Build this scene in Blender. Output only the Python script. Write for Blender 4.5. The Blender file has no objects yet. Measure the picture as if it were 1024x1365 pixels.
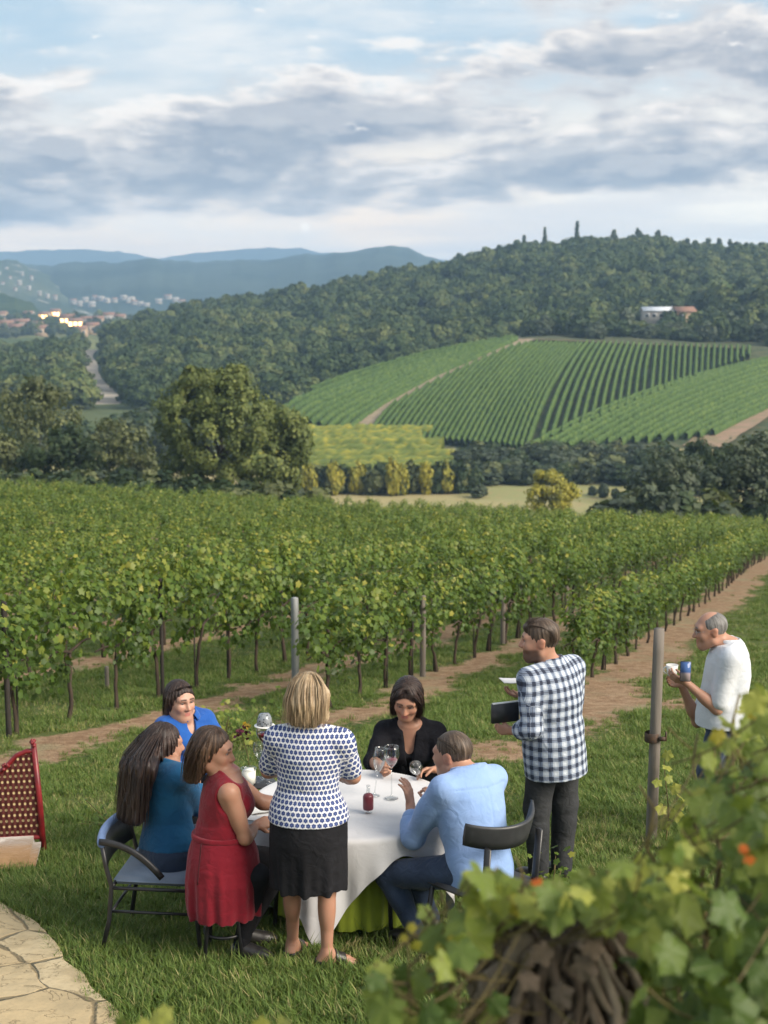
import bpy, bmesh, math, random
import numpy as np
from mathutils import Vector, Matrix, Euler
rng = np.random.default_rng(7)
random.seed(7)
sc = bpy.context.scene
COL = sc.collection
# ------------------------------------------------------------------ camera
FPX, CX, CY = 1900.0, 512.0, 682.5            # focal length and centre in photo pixels (1024 x 1365)
PITCH = math.radians(8.44)
CAM = np.array([0.0, 0.0, 2.65])
cam_data = bpy.data.cameras.new('camera')
cam = bpy.data.objects.new('camera', cam_data); COL.objects.link(cam)
cam.location = CAM
cam.rotation_euler = (math.radians(90) - PITCH, 0, 0)
cam_data.sensor_fit = 'HORIZONTAL'; cam_data.sensor_width = 36.0
cam_data.lens = FPX / 1024 * 36
cam_data.clip_start = 0.1; cam_data.clip_end = 30000
cam_data.dof.use_dof = True
cam_data.dof.focus_distance = 8.9
cam_data.dof.aperture_fstop = 4.4
sc.camera = cam
# ------------------------------------------------------------------ sun, sky, exposure
SUN_EL, SUN_AZ = math.radians(33), math.radians(118)     # azimuth clockwise from +Y (view direction)
SUN_DIR = Vector((math.sin(SUN_AZ)*math.cos(SUN_EL), math.cos(SUN_AZ)*math.cos(SUN_EL), math.sin(SUN_EL)))
sd = bpy.data.lights.new('sun', 'SUN'); sd.energy = 2.2; sd.angle = math.radians(34); sd.color = (1.0, 0.90, 0.76)
so = bpy.data.objects.new('sun', sd); COL.objects.link(so)
so.rotation_euler = (-SUN_DIR).to_track_quat('-Z', 'Y').to_euler()
so.location = (20, -20, 40)
sc.view_settings.view_transform = 'Standard'; sc.view_settings.look = 'None'
sc.view_settings.gamma = 1; sc.view_settings.exposure = 1.55
SKY_STRENGTH = 0.1
sc.render.engine = 'CYCLES'
sc.cycles.use_denoising = True
try: sc.cycles.denoiser = 'OPENIMAGEDENOISE'
except Exception: pass
sc.cycles.max_bounces = 6; sc.cycles.diffuse_bounces = 3; sc.cycles.glossy_bounces = 2
sc.cycles.transmission_bounces = 6; sc.cycles.transparent_max_bounces = 8; sc.cycles.volume_bounces = 1
sc.cycles.caustics_reflective = False; sc.cycles.caustics_refractive = False
sc.cycles.sample_clamp_indirect = 4.0

class NT:
    """small helper to write node trees"""
    def __init__(s, tree): s.t = tree; s.n = tree.nodes; s.l = tree.links
    def put(s, sock, v):
        if v is None: return
        if isinstance(v, bpy.types.NodeSocket): s.l.new(v, sock)
        elif hasattr(sock, 'default_value'):
            try: sock.default_value = v
            except Exception:
                sock.default_value = tuple(v)[:3] if len(tuple(v)) == 4 else (*v, 1)
    def node(s, typ, **kw):
        n = s.n.new(typ)
        for k, v in kw.items(): setattr(n, k, v)
        return n
    def m(s, op, a, b=None, c=None, clamp=False):
        n = s.node('ShaderNodeMath', operation=op, use_clamp=clamp)
        for i, v in enumerate((a, b, c)): s.put(n.inputs[i], v)
        return n.outputs[0]
    def vec(s, x, y, z=0.0):
        n = s.node('ShaderNodeCombineXYZ')
        for i, v in enumerate((x, y, z)): s.put(n.inputs[i], v)
        return n.outputs[0]
    def vm(s, op, a, b=None):
        n = s.node('ShaderNodeVectorMath', operation=op)
        s.put(n.inputs[0], a)
        if b is not None: s.put(n.inputs[1], b)
        return n.outputs[0]
    def noise(s, vec, scale=5, detail=4, rough=0.55, dist=0.0, lac=2.0):
        n = s.node('ShaderNodeTexNoise')
        if vec is not None: s.l.new(vec, n.inputs['Vector'])
        n.inputs['Scale'].default_value = scale; n.inputs['Detail'].default_value = detail
        n.inputs['Roughness'].default_value = rough; n.inputs['Distortion'].default_value = dist
        n.inputs['Lacunarity'].default_value = lac
        return n.outputs['Fac']
    def vor(s, vec, scale=5, feature='F1', out='Distance', rnd=1.0):
        n = s.node('ShaderNodeTexVoronoi', feature=feature)
        if vec is not None: s.l.new(vec, n.inputs['Vector'])
        n.inputs['Scale'].default_value = scale; n.inputs['Randomness'].default_value = rnd
        return n.outputs[out]
    def ss(s, v, a, b):
        """smoothstep of v between a and b"""
        n = s.node('ShaderNodeMapRange', interpolation_type='SMOOTHSTEP')
        s.put(n.inputs['Value'], v); s.put(n.inputs['From Min'], a); s.put(n.inputs['From Max'], b)
        return n.outputs[0]
    def mix(s, f, a, b, mode='MIX'):
        n = s.node('ShaderNodeMix', data_type='RGBA', blend_type=mode)
        s.put(n.inputs[0], f)
        for k, v in ((6, a), (7, b)):
            if not isinstance(v, bpy.types.NodeSocket): v = (*v[:3], 1)
            s.put(n.inputs[k], v)
        return n.outputs[2]
    def ramp(s, f, stops):
        n = s.node('ShaderNodeValToRGB'); s.put(n.inputs[0], f)
        e = n.color_ramp.elements
        while len(e) < len(stops): e.new(0.5)
        for q, (p, c) in zip(e, stops): q.position = p; q.color = (*c, 1)
        return n.outputs[0]
    def attr(s, name, out='Fac'):
        n = s.node('ShaderNodeAttribute'); n.attribute_name = name
        return n.outputs[out]
    def coord(s, out='Object'): return s.node('ShaderNodeTexCoord').outputs[out]
    def sep(s, v):
        n = s.node('ShaderNodeSeparateXYZ'); s.l.new(v, n.inputs[0]); return n.outputs

def build_world():
    w = bpy.data.worlds.new('World'); sc.world = w; w.use_nodes = True
    t = NT(w.node_tree); w.node_tree.nodes.clear()
    out = t.node('ShaderNodeOutputWorld'); bg = t.node('ShaderNodeBackground')
    bg.inputs['Strength'].default_value = SKY_STRENGTH
    t.l.new(bg.outputs[0], out.inputs[0])
    sky = t.node('ShaderNodeTexSky', sky_type='NISHITA', sun_disc=False)
    sky.sun_elevation = SUN_EL; sky.sun_rotation = SUN_AZ; sky.air_density = 1.2; sky.dust_density = 1.5
    d = t.coord('Generated'); x, y, z = t.sep(d)
    az = t.m('MULTIPLY', t.m('ARCTAN2', x, y), 57.3)            # degrees right of the view axis
    el = t.m('MULTIPLY', t.m('ARCSINE', z), 57.3)               # degrees above the horizon
    k = 1 / SKY_STRENGTH
    S = lambda r, g, b: tuple(((v/255)/12.92 if v < 11 else ((v/255+.055)/1.055)**2.4)*k*SKYGAIN for v in (r, g, b))
    def clouds(de, sx, sy, seed, sc_=1.0, det=9):
        e = t.m('ADD', el, de) if de else el
        return t.noise(t.vec(t.m('MULTIPLY', az, sx), t.m('MULTIPLY', e, sy), seed), sc_, det, 0.52, 0.15)
    # veil of high cloud over the blue
    base = t.mix(t.ss(el, 1.0, 10.5), S(280, 247, 212), S(168, 190, 206))
    base = t.mix(t.m('MULTIPLY', t.ss(az, -2, 14), t.m('SUBTRACT', 1.0, t.ss(el, 5, 9))), base, S(262, 250, 232))
    veil = t.ss(clouds(0, .10, .42, 3.7), .42, .68)
    base = t.mix(t.m('MULTIPLY', veil, .75), base, S(236, 230, 224))
    lowband = t.m('MULTIPLY', t.ss(clouds(0, .06, .9, 9.1), .47, .62), t.m('SUBTRACT', 1.0, t.ss(el, 3.6, 5.2)))
    base = t.mix(t.m('MULTIPLY', lowband, .5), base, S(214, 208, 208))
    nish = t.mix(.95, sky.outputs[0], base)
    # the main cloud bank: long, ragged, thick between about 4 and 9 degrees up
    def bank(de):
        e = t.m('ADD', el, de) if de else el
        n = t.noise(t.vec(t.m('MULTIPLY', az, .14), t.m('MULTIPLY', e, .46), SKYSEED), 1.0, 8, .52, .2)
        n2 = t.noise(t.vec(t.m('MULTIPLY', az, .55), t.m('MULTIPLY', e, .95), 5.1), 1.0, 6, .55, .1)
        n = t.m('ADD', t.m('MULTIPLY', n, .80), t.m('MULTIPLY', n2, .20))
        mid = t.m('ADD', 6.2, t.m('MULTIPLY', az, .05))
        b = t.m('SUBTRACT', 1.0, t.m('POWER', t.m('ABSOLUTE', t.m('DIVIDE', t.m('SUBTRACT', e, mid), 2.7)), 2.6))
        b = t.m('MAXIMUM', b, -2.2)
        r = t.m('MULTIPLY', t.ss(az, 3.0, 6.5), t.ss(e, 5.8, 7.5))        # right side: broken cloud up to the top
        b = t.m('MAXIMUM', b, t.m('SUBTRACT', t.m('MULTIPLY', r, .9), .45))
        up = t.m('MULTIPLY', t.ss(e, 11.5, 16), .25)
        b = t.m('MAXIMUM', b, t.m('SUBTRACT', up, .35))
        return t.m('ADD', n, t.m('MULTIPLY', b, .17))
    n0 = bank(0); n1 = bank(.75)
    mask = t.ss(n0, .50, .625)
    lit = t.ss(t.m('SUBTRACT', n0, n1), 0.0, .10)                  # upper edges of the cloud catch the light
    thick = t.ss(n0, .56, .70)
    body = t.mix(thick, S(206, 201, 199), S(132, 142, 158))
    body = t.mix(t.m('MULTIPLY', t.ss(clouds(0, .35, .9, 21.), .45, .65), .45), body, S(178, 180, 184))
    rim = t.m('MULTIPLY', lit, t.m('SUBTRACT', 1.0, t.m('MULTIPLY', thick, .75)))
    body = t.mix(rim, body, S(250, 240, 230))
    col = t.mix(t.m('MULTIPLY', mask, .93), nish, body)
    # small puffs
    puff = t.m('MULTIPLY', t.ss(clouds(0, .5, 1.3, 33.), .63, .72), t.ss(el, 5, 7))
    col = t.mix(t.m('MULTIPLY', puff, .8), col, S(244, 238, 232))
    # the pale day moon, low over the ridge
    md = Vector(ray(407, 303)).normalized(); nd = t.node('ShaderNodeVectorMath', operation='DISTANCE'); t.l.new(d, nd.inputs[0]); nd.inputs[1].default_value = md
    col = t.mix(t.m('MULTIPLY', t.m('SUBTRACT', 1.0, t.ss(nd.outputs['Value'], .0024, .0036)), .8), col, S(275, 262, 245))
    t.l.new(col, bg.inputs['Color'])
SKYGAIN = 0.435; SKYSEED = 2.7

# ------------------------------------------------------------------ geometry of the photograph
def ray(px, py):
    u = (px-CX)/FPX; v = (CY-py)/FPX
    return np.array([u, math.cos(PITCH)+v*math.sin(PITCH), v*math.cos(PITCH)-math.sin(PITCH)])
def P(px, py, y):
    d = ray(px, py); return CAM + d*(y/d[1])
def pix(p):
    q = np.asarray(p, float)-CAM
    zc = q[1]*math.cos(PITCH)-q[2]*math.sin(PITCH); yc = q[1]*math.sin(PITCH)+q[2]*math.cos(PITCH)
    return CX+FPX*q[0]/zc, CY-FPX*yc/zc
def smooth(a, b, v):
    t = np.clip((np.asarray(v, float)-a)/(b-a), 0, 1); return t*t*(3-2*t)
def vnoise(x, y, seed=0):
    x = np.asarray(x, float); y = np.asarray(y, float)
    xi = np.floor(x).astype(np.int64); yi = np.floor(y).astype(np.int64); xf = x-xi; yf = y-yi
    def h(a, b):
        n = (a*374761393 + b*668265263 + seed*1442695041) & 0x7fffffff
        n = ((n ^ (n >> 13))*1274126177) & 0x7fffffff
        return ((n ^ (n >> 16)) & 0xffff)/65535.0
    u = xf*xf*(3-2*xf); v = yf*yf*(3-2*yf)
    return (h(xi, yi)*(1-u)+h(xi+1, yi)*u)*(1-v)+(h(xi, yi+1)*(1-u)+h(xi+1, yi+1)*u)*v
def fbm(x, y, oct=4, seed=0):
    s = 0; a = .5; f = 1
    for i in range(oct): s = s+a*vnoise(x*f, y*f, seed+i); a *= .5; f *= 2.03
    return s
_SY = np.array([-50, 0, 9, 12, 22, 26, 44, 95, 110, 175, 200, 1e5])
_SS = np.array([.05, .133, .133, .15, .15, .128, .126, .124, .19, .19, .0, .0])
_yy = np.concatenate([np.arange(-50, 220, .25), [1e5]])
_sl = np.interp(_yy, _SY, _SS)
_zz = -np.concatenate([[0], np.cumsum((_sl[1:]+_sl[:-1])/2*np.diff(_yy))]); 
_zz = _zz - np.interp(0, _yy, _zz)
VALLEY = float(_zz[-2])
def H(x, y):
    x = np.asarray(x, float); y = np.asarray(y, float)
    z = np.interp(y, _yy, _zz)
    z = z - (.045+.020*(x < 0))*np.clip(x, -60, 60)*smooth(30, 100, y)*(1-smooth(130, 200, y))
    bump = (fbm(x*.9, y*.9, 3, 5)-.45)*.07*(1-smooth(25, 60, y))
    return z + bump
def G(px, py):
    """point of the ground seen at a pixel"""
    d = ray(px, py); lo, hi = 1.0, 400.0
    for y in np.arange(2, 400, .5):
        p = CAM+d*(y/d[1])
        if p[2] < H(p[0], p[1]): hi = y; lo = y-.5; break
    for _ in range(30):
        mid = (lo+hi)/2; p = CAM+d*(mid/d[1])
        if p[2] < H(p[0], p[1]): hi = mid
        else: lo = mid
    return CAM+d*(hi/d[1])

build_world()
# ------------------------------------------------------------------ mesh helpers
def mesh_np(name, V, F, mat=None, attrs=None, smooth_=True, mats=None, mi=None):
    V = np.asarray(V, np.float32); F = np.asarray(F, np.int32)
    me = bpy.data.meshes.new(name)
    me.vertices.add(len(V)); me.vertices.foreach_set('co', V.ravel())
    n, k = F.shape
    me.loops.add(n*k); me.loops.foreach_set('vertex_index', F.ravel())
    me.polygons.add(n); me.polygons.foreach_set('loop_start', np.arange(n, dtype=np.int32)*k)
    for a, val in (attrs or {}).items():
        val = np.asarray(val, np.float32)
        if val.ndim == 1:
            at = me.attributes.new(a, 'FLOAT', 'POINT'); at.data.foreach_set('value', val)
        elif val.shape[1] == 4:
            at = me.attributes.new(a, 'FLOAT_COLOR', 'POINT'); at.data.foreach_set('color', val.ravel())
        else:
            at = me.attributes.new(a, 'FLOAT_VECTOR', 'POINT'); at.data.foreach_set('vector', val.ravel())
    if smooth_: me.polygons.foreach_set('use_smooth', np.ones(n, bool))
    for m_ in (mats or ([mat] if mat else [])): me.materials.append(m_)
    if mi is not None: me.polygons.foreach_set('material_index', np.asarray(mi, np.int32))
    me.update(calc_edges=True); me.validate()
    return me
def link(name, me, parent=None, loc=None, **props):
    o = bpy.data.objects.new(name, me); COL.objects.link(o)
    if parent is not None: o.parent = parent
    if loc is not None: o.location = loc
    for k, v in props.items(): o[k] = v
    return o
def tag(o, label, cat, group=None, kind=None):
    if label: o['label'] = label
    if cat: o['category'] = cat
    if group: o['group'] = group
    if kind: o['kind'] = kind
    return o
def empty(name, loc, label, cat, group=None, rz=0):
    o = bpy.data.objects.new(name, None); COL.objects.link(o)
    o.empty_display_size = .2
    o.location = loc; o.rotation_euler = (0, 0, rz)
    return tag(o, label, cat, group)
def copy_thing(src, loc, rz=0, scale=1.0, label=None, group=None):
    r = src.copy(); COL.objects.link(r); r.location = loc; r.rotation_euler = (0, 0, rz); r.scale = (scale,)*3 if np.isscalar(scale) else scale
    if label: r['label'] = label
    if group: r['group'] = group
    for ch in list(src.children):
        c = ch.copy(); COL.objects.link(c); c.parent = r
        for g in list(ch.children):
            q = g.copy(); COL.objects.link(q); q.parent = c
    return r
class MB:
    """collects triangles/quads as one mesh"""
    def __init__(s): s.V = []; s.F = []; s.n = 0; s.A = []
    def add(s, V, F, a=0.0):
        V = np.asarray(V, float); F = np.asarray(F, int)
        if F.shape[1] == 4: F = np.concatenate([F[:, [0, 1, 2]], F[:, [0, 2, 3]]])
        s.V.append(V); s.F.append(F+s.n); s.n += len(V)
        s.A.append(np.full(len(V), a) if np.isscalar(a) else np.asarray(a, float)); return s
    def tube(s, pts, rad, seg=8, a=0.0, cap=True, flat=None):
        pts = np.asarray(pts, float); n = len(pts); rad = np.broadcast_to(np.asarray(rad, float), (n,))
        T = np.gradient(pts, axis=0); T /= np.linalg.norm(T, axis=1)[:, None]+1e-12
        ref = np.array([0, 0, 1.]) if abs(T[0][2]) < .9 else np.array([1., 0, 0])
        u = np.cross(ref, T[0]); u /= np.linalg.norm(u); V = []
        for i in range(n):
            u = u-T[i]*np.dot(u, T[i]); u /= np.linalg.norm(u)+1e-12; w = np.cross(T[i], u)
            an = np.arange(seg)*2*math.pi/seg
            fu, fw = (1, 1) if flat is None else flat
            V.append(pts[i]+rad[i]*(np.cos(an)[:, None]*u*fu+np.sin(an)[:, None]*w*fw))
        V = np.concatenate(V); i = np.arange(n-1)[:, None]*seg; j = np.arange(seg)[None]
        F = np.stack([i+j, i+(j+1) % seg, i+seg+(j+1) % seg, i+seg+j], -1).reshape(-1, 4)
        s.add(V, F, a)
        if cap:
            for b, rev in ((0, True), ((n-1)*seg, False)):
                idx = [b+k for k in range(seg)]; f = [[idx[0], idx[k], idx[k+1]] for k in range(1, seg-1)]
                f = np.array(f)[:, ::-1] if rev else np.array(f)
                s.F.append(f+s.n-len(V))
        return s
    def box(s, c, size, R=None, a=0.0, bev=0.0):
        hx, hy, hz = [v/2 for v in size]
        if bev > 0:
            bm = bmesh.new(); bmesh.ops.create_cube(bm, size=1)
            bmesh.ops.scale(bm, vec=size, verts=bm.verts)
            bmesh.ops.bevel(bm, geom=bm.edges[:], offset=bev, segments=2, affect='EDGES')
            bmesh.ops.triangulate(bm, faces=bm.faces[:]); bm.verts.index_update()
            V = np.array([v.co[:] for v in bm.verts]); F = np.array([[v.index for v in f.verts] for f in bm.faces]); bm.free()
        else:
            V = np.array([[x, y, z] for x in (-hx, hx) for y in (-hy, hy) for z in (-hz, hz)])
            F = np.array([[0, 1, 3, 2], [4, 6, 7, 5], [0, 4, 5, 1], [2, 3, 7, 6], [0, 2, 6, 4], [1, 5, 7, 3]])
        if R is not None: V = V @ np.asarray(R).T
        return s.add(V+np.asarray(c), F, a)
    def lathe(s, prof, seg=20, c=(0, 0, 0), R=None, a=0.0):
        prof = np.asarray(prof, float); n = len(prof); an = np.arange(seg)*2*math.pi/seg
        V = np.stack([prof[:, 0][:, None]*np.cos(an), prof[:, 0][:, None]*np.sin(an), np.repeat(prof[:, 1][:, None], seg, 1)], -1).reshape(-1, 3)
        if R is not None: V = V @ np.asarray(R).T
        i = np.arange(n-1)[:, None]*seg; j = np.arange(seg)[None]
        F = np.stack([i+j, i+(j+1) % seg, i+seg+(j+1) % seg, i+seg+j], -1).reshape(-1, 4)
        return s.add(V+np.asarray(c), F, a)
    def mesh(s, name, mat, smooth_=True, attr='rnd'):
        return mesh_np(name, np.concatenate(s.V), np.concatenate(s.F), mat, {attr: np.concatenate(s.A)}, smooth_)
    def obj(s, name, mat, parent=None, smooth_=True, loc=None, **props):
        return link(name, s.mesh(name, mat, smooth_), parent, loc, **props)

# ------------------------------------------------------------------ materials
def mat_base(name):
    m = bpy.data.materials.new(name); m.use_nodes = True
    t = NT(m.node_tree); b = m.node_tree.nodes['Principled BSDF']
    b.inputs['Specular IOR Level'].default_value = .3
    return m, t, b
def bump(t, b, h, strength=.3, dist=.01):
    n = t.node('ShaderNodeBump'); n.inputs['Strength'].default_value = strength; n.inputs['Distance'].default_value = dist
    t.l.new(h, n.inputs['Height']); t.l.new(n.outputs[0], b.inputs['Normal'])
def simple(name, c1, c2=None, rough=.7, scale=8, metal=0, bmp=0, bscale=60, spec=.3, stretch=(1, 1, 1)):
    m, t, b = mat_base(name)
    c = t.coord('Object'); v = t.vm('MULTIPLY', c, stretch)
    c2 = c2 or tuple(x*.75 for x in c1)
    f = t.ss(t.noise(v, scale, 5), .35, .65)
    t.l.new(t.mix(f, c1, c2), b.inputs['Base Color'])
    b.inputs['Roughness'].default_value = rough; b.inputs['Metallic'].default_value = metal
    b.inputs['Specular IOR Level'].default_value = spec
    if bmp: bump(t, b, t.noise(v, bscale, 4), bmp, .01)
    return m
def leaf_mat(name, stops, trans=.35, rough=.5, inst=.0, vein=False):
    """foliage: colour by the per-leaf attribute rnd plus a little per-plant variation"""
    m, t, b = mat_base(name)
    f = t.attr('rnd')
    oi = t.node('ShaderNodeObjectInfo')
    if inst: f = t.m('ADD', f, t.m('MULTIPLY', t.m('SUBTRACT', oi.outputs['Random'], .5), inst))
    col = t.ramp(f, stops)
    if vein:
        uv = t.attr('luv', 'Vector'); x, y, z = t.sep(uv)
        an = t.m('ARCTAN2', x, t.m('ADD', y, .25))
        v1 = t.m('ABSOLUTE', t.m('SINE', t.m('MULTIPLY', an, 3.2)))
        v2 = t.m('ABSOLUTE', t.m('SINE', t.m('ADD', t.m('MULTIPLY', y, 24), t.m('MULTIPLY', t.m('ABSOLUTE', x), -18))))
        w = t.m('SUBTRACT', 1, t.ss(t.m('MINIMUM', v1, t.m('ADD', v2, .12)), 0, .16))
        col = t.mix(t.m('MULTIPLY', w, .45), col, (.24, .28, .10))
        blot = t.ss(t.noise(uv, 3.5, 4), .55, .75)
        col = t.mix(t.m('MULTIPLY', blot, .35), col, (.16, .17, .03))
        bump(t, b, t.m('ADD', t.m('MULTIPLY', w, -1.0), t.noise(uv, 7, 3)), .5, .004)
    t.l.new(col, b.inputs['Base Color'])
    b.inputs['Roughness'].default_value = rough; b.inputs['Specular IOR Level'].default_value = .3
    if trans:
        tr = t.node('ShaderNodeBsdfTranslucent'); t.l.new(t.mix(.5, col, (.20, .26, .03)), tr.inputs[0])
        mx = t.node('ShaderNodeMixShader'); mx.inputs[0].default_value = trans
        t.l.new(b.outputs[0], mx.inputs[1]); t.l.new(tr.outputs[0], mx.inputs[2])
        t.l.new(mx.outputs[0], m.node_tree.nodes['Material Output'].inputs[0])
    return m
# ================================================================== ground
ROW_SLOPE = .336
ROW_C = lambda k: -3.75 - 2.75*k if k <= 2 else -9.25 - 3.35*(k-2)
RN = 1/math.sqrt(1+ROW_SLOPE**2)
def row_x(k, y): return ROW_SLOPE*y + ROW_C(k)
def dirt_amount(x, y):
    """bare strip beside every vine row, measured across the row (positive = towards the lawn)"""
    d = (x-ROW_SLOPE*y-ROW_C(0))*RN
    sp = 2.75*RN
    n = (fbm(x*.8, y*.8, 4, 31)-.47)
    out = np.zeros_like(d)
    for k, (a, b, y0, s) in {0: (-.2, .80, 14.5, 1.0), 1: (.0, .8, 15.2, .95), 2: (.62, 1.35, 4, 1.0)}.items():
        dd = d+k*sp
        w = smooth(a-.34, a+.34, dd+n*1.1)*(1-smooth(b-.45, b+.45, dd+n*1.3))
        w = w*smooth(y0-2.6, y0+2.2, y+n*5)*s
        out = np.maximum(out, w)
    sp2 = 3.35*RN; d2 = d+2*sp; k = np.round(-d2/sp2); far = (k >= 1)
    dd = d2+k*sp2
    w = smooth(-.45, -.2, dd+n*.7)*(1-smooth(.35, .6, dd+n*.7))*.8
    out = np.where(far, np.maximum(out, w), out)
    # scuffed patches on the lawn
    for (px, py, r) in ((645, 1000, .75), (870, 940, .9), (560, 990, .5)):
        g = G(px, py); q = np.hypot((x-g[0])/1.3, (y-g[1])/1.0)
        out = np.maximum(out, (1-smooth(r*.3, r, q+n*1.2))*.75)
    return out*(1-smooth(95, 125, y))
def build_ground():
    u = np.unique(np.concatenate([np.linspace(-1.6, -.36, 25), np.arange(-.34, .3401, .0022), np.linspace(.36, 1.6, 25)]))
    y = np.concatenate([np.arange(-30, 3, 1.5), np.arange(3, 30, .06), 30*1.011**np.arange(0, 560)])
    w = np.maximum(y, 8.0)
    X = u[None]*w[:, None]; Y = np.repeat(y[:, None], len(u), 1)
    Z = H(X, Y)
    far = smooth(700, 1200, Y); Z = Z-far*(fbm(X*.004, Y*.004, 2, 3))*3
    V = np.stack([X, Y, Z], -1).reshape(-1, 3)
    nu = len(u); i = np.arange(len(y)-1)[:, None]*nu; j = np.arange(nu-1)[None]
    F = np.stack([i+j, i+j+1, i+nu+j+1, i+nu+j], -1).reshape(-1, 4)
    d = dirt_amount(X, Y).ravel()
    fld = (smooth(150, 195, Y)*(1-smooth(345, 350, Y))).ravel()
    m, t, b = mat_base('ground')
    c = t.coord('Object')
    n1 = t.noise(c, .35, 4); n2 = t.noise(c, 3.2, 5); n3 = t.noise(c, 45, 3)
    g = t.mix(t.ss(n1, .35, .65), (.055, .085, .022), (.100, .125, .038))
    g = t.mix(t.m('MULTIPLY', t.ss(n2, .50, .72), .6), g, (.20, .175, .080))
    g = t.mix(t.m('MULTIPLY', t.ss(n3, .4, .7), .4), g, (.022, .036, .010))
    dn = t.noise(c, 5.5, 6, .65)
    dc = t.mix(t.ss(dn, .33, .66), (.225, .135, .080), (.35, .245, .155))
    dc = t.mix(t.ss(t.noise(c, 1.3, 4), .5, .7), dc, (.27, .225, .135))
    dc = t.mix(t.m('MULTIPLY', t.ss(t.noise(c, 26, 5, .7), .5, .62), .55), dc, (.13, .085, .055))
    mask = t.ss(t.m('ADD', t.attr('dirt'), t.m('MULTIPLY', t.m('SUBTRACT', t.noise(c, 11, 6, .7), .5), 1.3)), .30, .62)
    col = t.mix(mask, g, dc)
    fc = t.mix(t.ss(t.noise(c, .05, 4), .4, .6), (.34, .29, .15), (.25, .25, .11))
    fc = t.mix(t.ss(t.noise(c, .6, 5), .5, .7), fc, (.30, .24, .12))
    col = t.mix(t.attr('field'), col, fc)
    fo = t.mix(t.ss(t.noise(c, .02, 5), .4, .6), (.035, .06, .022), (.09, .11, .05))
    col = t.mix(t.ss(t.sep(c)[1], 345, 400), col, fo)
    t.l.new(col, b.inputs['Base Color']); b.inputs['Roughness'].default_value = .95; b.inputs['Specular IOR Level'].default_value = .1
    bump(t, b, t.m('ADD', t.noise(c, 14, 6, .7), t.m('MULTIPLY', n3, .4)), .7, .05)
    link('ground', mesh_np('ground', V, F, m, {'dirt': d, 'field': fld}), kind='structure')
build_ground()
def build_path():
    edge = [G(*p) for p in ((-140, 1130), (-60, 1168), (0, 1202), (40, 1228), (72, 1258), (98, 1290), (122, 1322), (158, 1365), (190, 1420), (215, 1480))]
    E = np.array(edge); s = np.linspace(0, len(E)-1, 160)
    ex = np.interp(s, range(len(E)), E[:, 0]); ey = np.interp(s, range(len(E)), E[:, 1])
    ex = ex+(fbm(s*.9, s*0+3, 4, 8)-.47)*.12
    n = 60; q = np.linspace(0, 1, n)**1.5
    X = ex[:, None]-q[None]*3.2; Y = ey[:, None]-q[None]*.9
    Z = H(X, Y)+.022+.012*fbm(X*5, Y*5, 3, 2); Z[:, 0] -= .05
    V = np.stack([X, Y, Z], -1).reshape(-1, 3)
    i = np.arange(159)[:, None]*n; j = np.arange(n-1)[None]
    F = np.stack([i+j, i+n+j, i+n+j+1, i+j+1], -1).reshape(-1, 4)
    m, t, b = mat_base('flagstone'); c = t.coord('Object')
    wv = t.vm('ADD', c, t.vm('MULTIPLY', t.vm('SUBTRACT', t.node('ShaderNodeTexNoise').outputs['Color'], (.5, .5, .5)), (.35, .35, .0)))
    e = t.vor(wv, 1.55, 'DISTANCE_TO_EDGE'); cc = t.vor(wv, 1.55, 'F1', 'Color')
    wig = t.m('MULTIPLY', t.m('SUBTRACT', t.noise(c, 7, 4), .5), .08)
    crack = t.m('SUBTRACT', 1, t.ss(t.m('ADD', e, wig), .002, .022))
    fine = t.ss(t.m('ABSOLUTE', t.m('SUBTRACT', t.noise(c, 2.3, 6, .6, 1.2), .5)), .0, .010)
    tone = t.mix(t.sep(cc)[0], (.43, .33, .19), (.50, .41, .26))
    tone = t.mix(t.ss(t.noise(c, 4, 6), .4, .7), tone, (.36, .285, .17))
    tone = t.mix(t.m('MULTIPLY', t.ss(t.noise(c, 40, 4), .5, .7), .35), tone, (.30, .24, .15))
    tone = t.mix(t.m('MULTIPLY', t.m('SUBTRACT', 1, fine), .55), tone, (.22, .17, .10))
    col = t.mix(t.m('MULTIPLY', crack, .85), tone, (.15, .12, .07))
    t.l.new(col, b.inputs['Base Color']); b.inputs['Roughness'].default_value = .9
    h = t.m('ADD', t.m('MULTIPLY', crack, -1.2), t.m('ADD', t.noise(c, 6, 6), t.m('MULTIPLY', fine, .3)))
    bump(t, b, h, .8, .02)
    link('path', mesh_np('path', V, F, m), kind='structure')
    return ex, ey
PATH_EDGE = build_path()

# ================================================================== hills
def sheet(name, PX, Yd, Z, mat, **props):
    """height sheet on a grid of picture columns (PX) and distances (Yd)"""
    X = (PX-CX)/FPX*Yd/.992
    V = np.stack([X, Yd, Z], -1); r, c = PX.shape
    i = np.arange(r-1)[:, None]*c; j = np.arange(c-1)[None]
    F = np.stack([i+j, i+j+1, i+c+j+1, i+c+j], -1).reshape(-1, 4)
    return link(name, mesh_np(name, V.reshape(-1, 3), F, mat), kind='structure', **props)
def zpix(py, y):
    """height seen at picture row py at distance y"""
    a = np.arctan((np.asarray(py, float)-CY)/FPX)+PITCH
    return CAM[2]-np.tan(a)*y
K0, K1, K2 = 306.0, 450.0, 610.0
_kp = np.array([250, 300, 340, 385, 440, 500, 560, 620, 670, 700, 730, 850, 990, 1060, 1200])
_kc = np.array([585, 578, 558, 528, 507, 489, 474, 461, 453, 451, 451, 458, 464, 468, 474])
_k2 = np.array([600, 590, 570, 545, 525, 505, 490, 470, 455, 440, 430, 420, 418, 418, 418])
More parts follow.
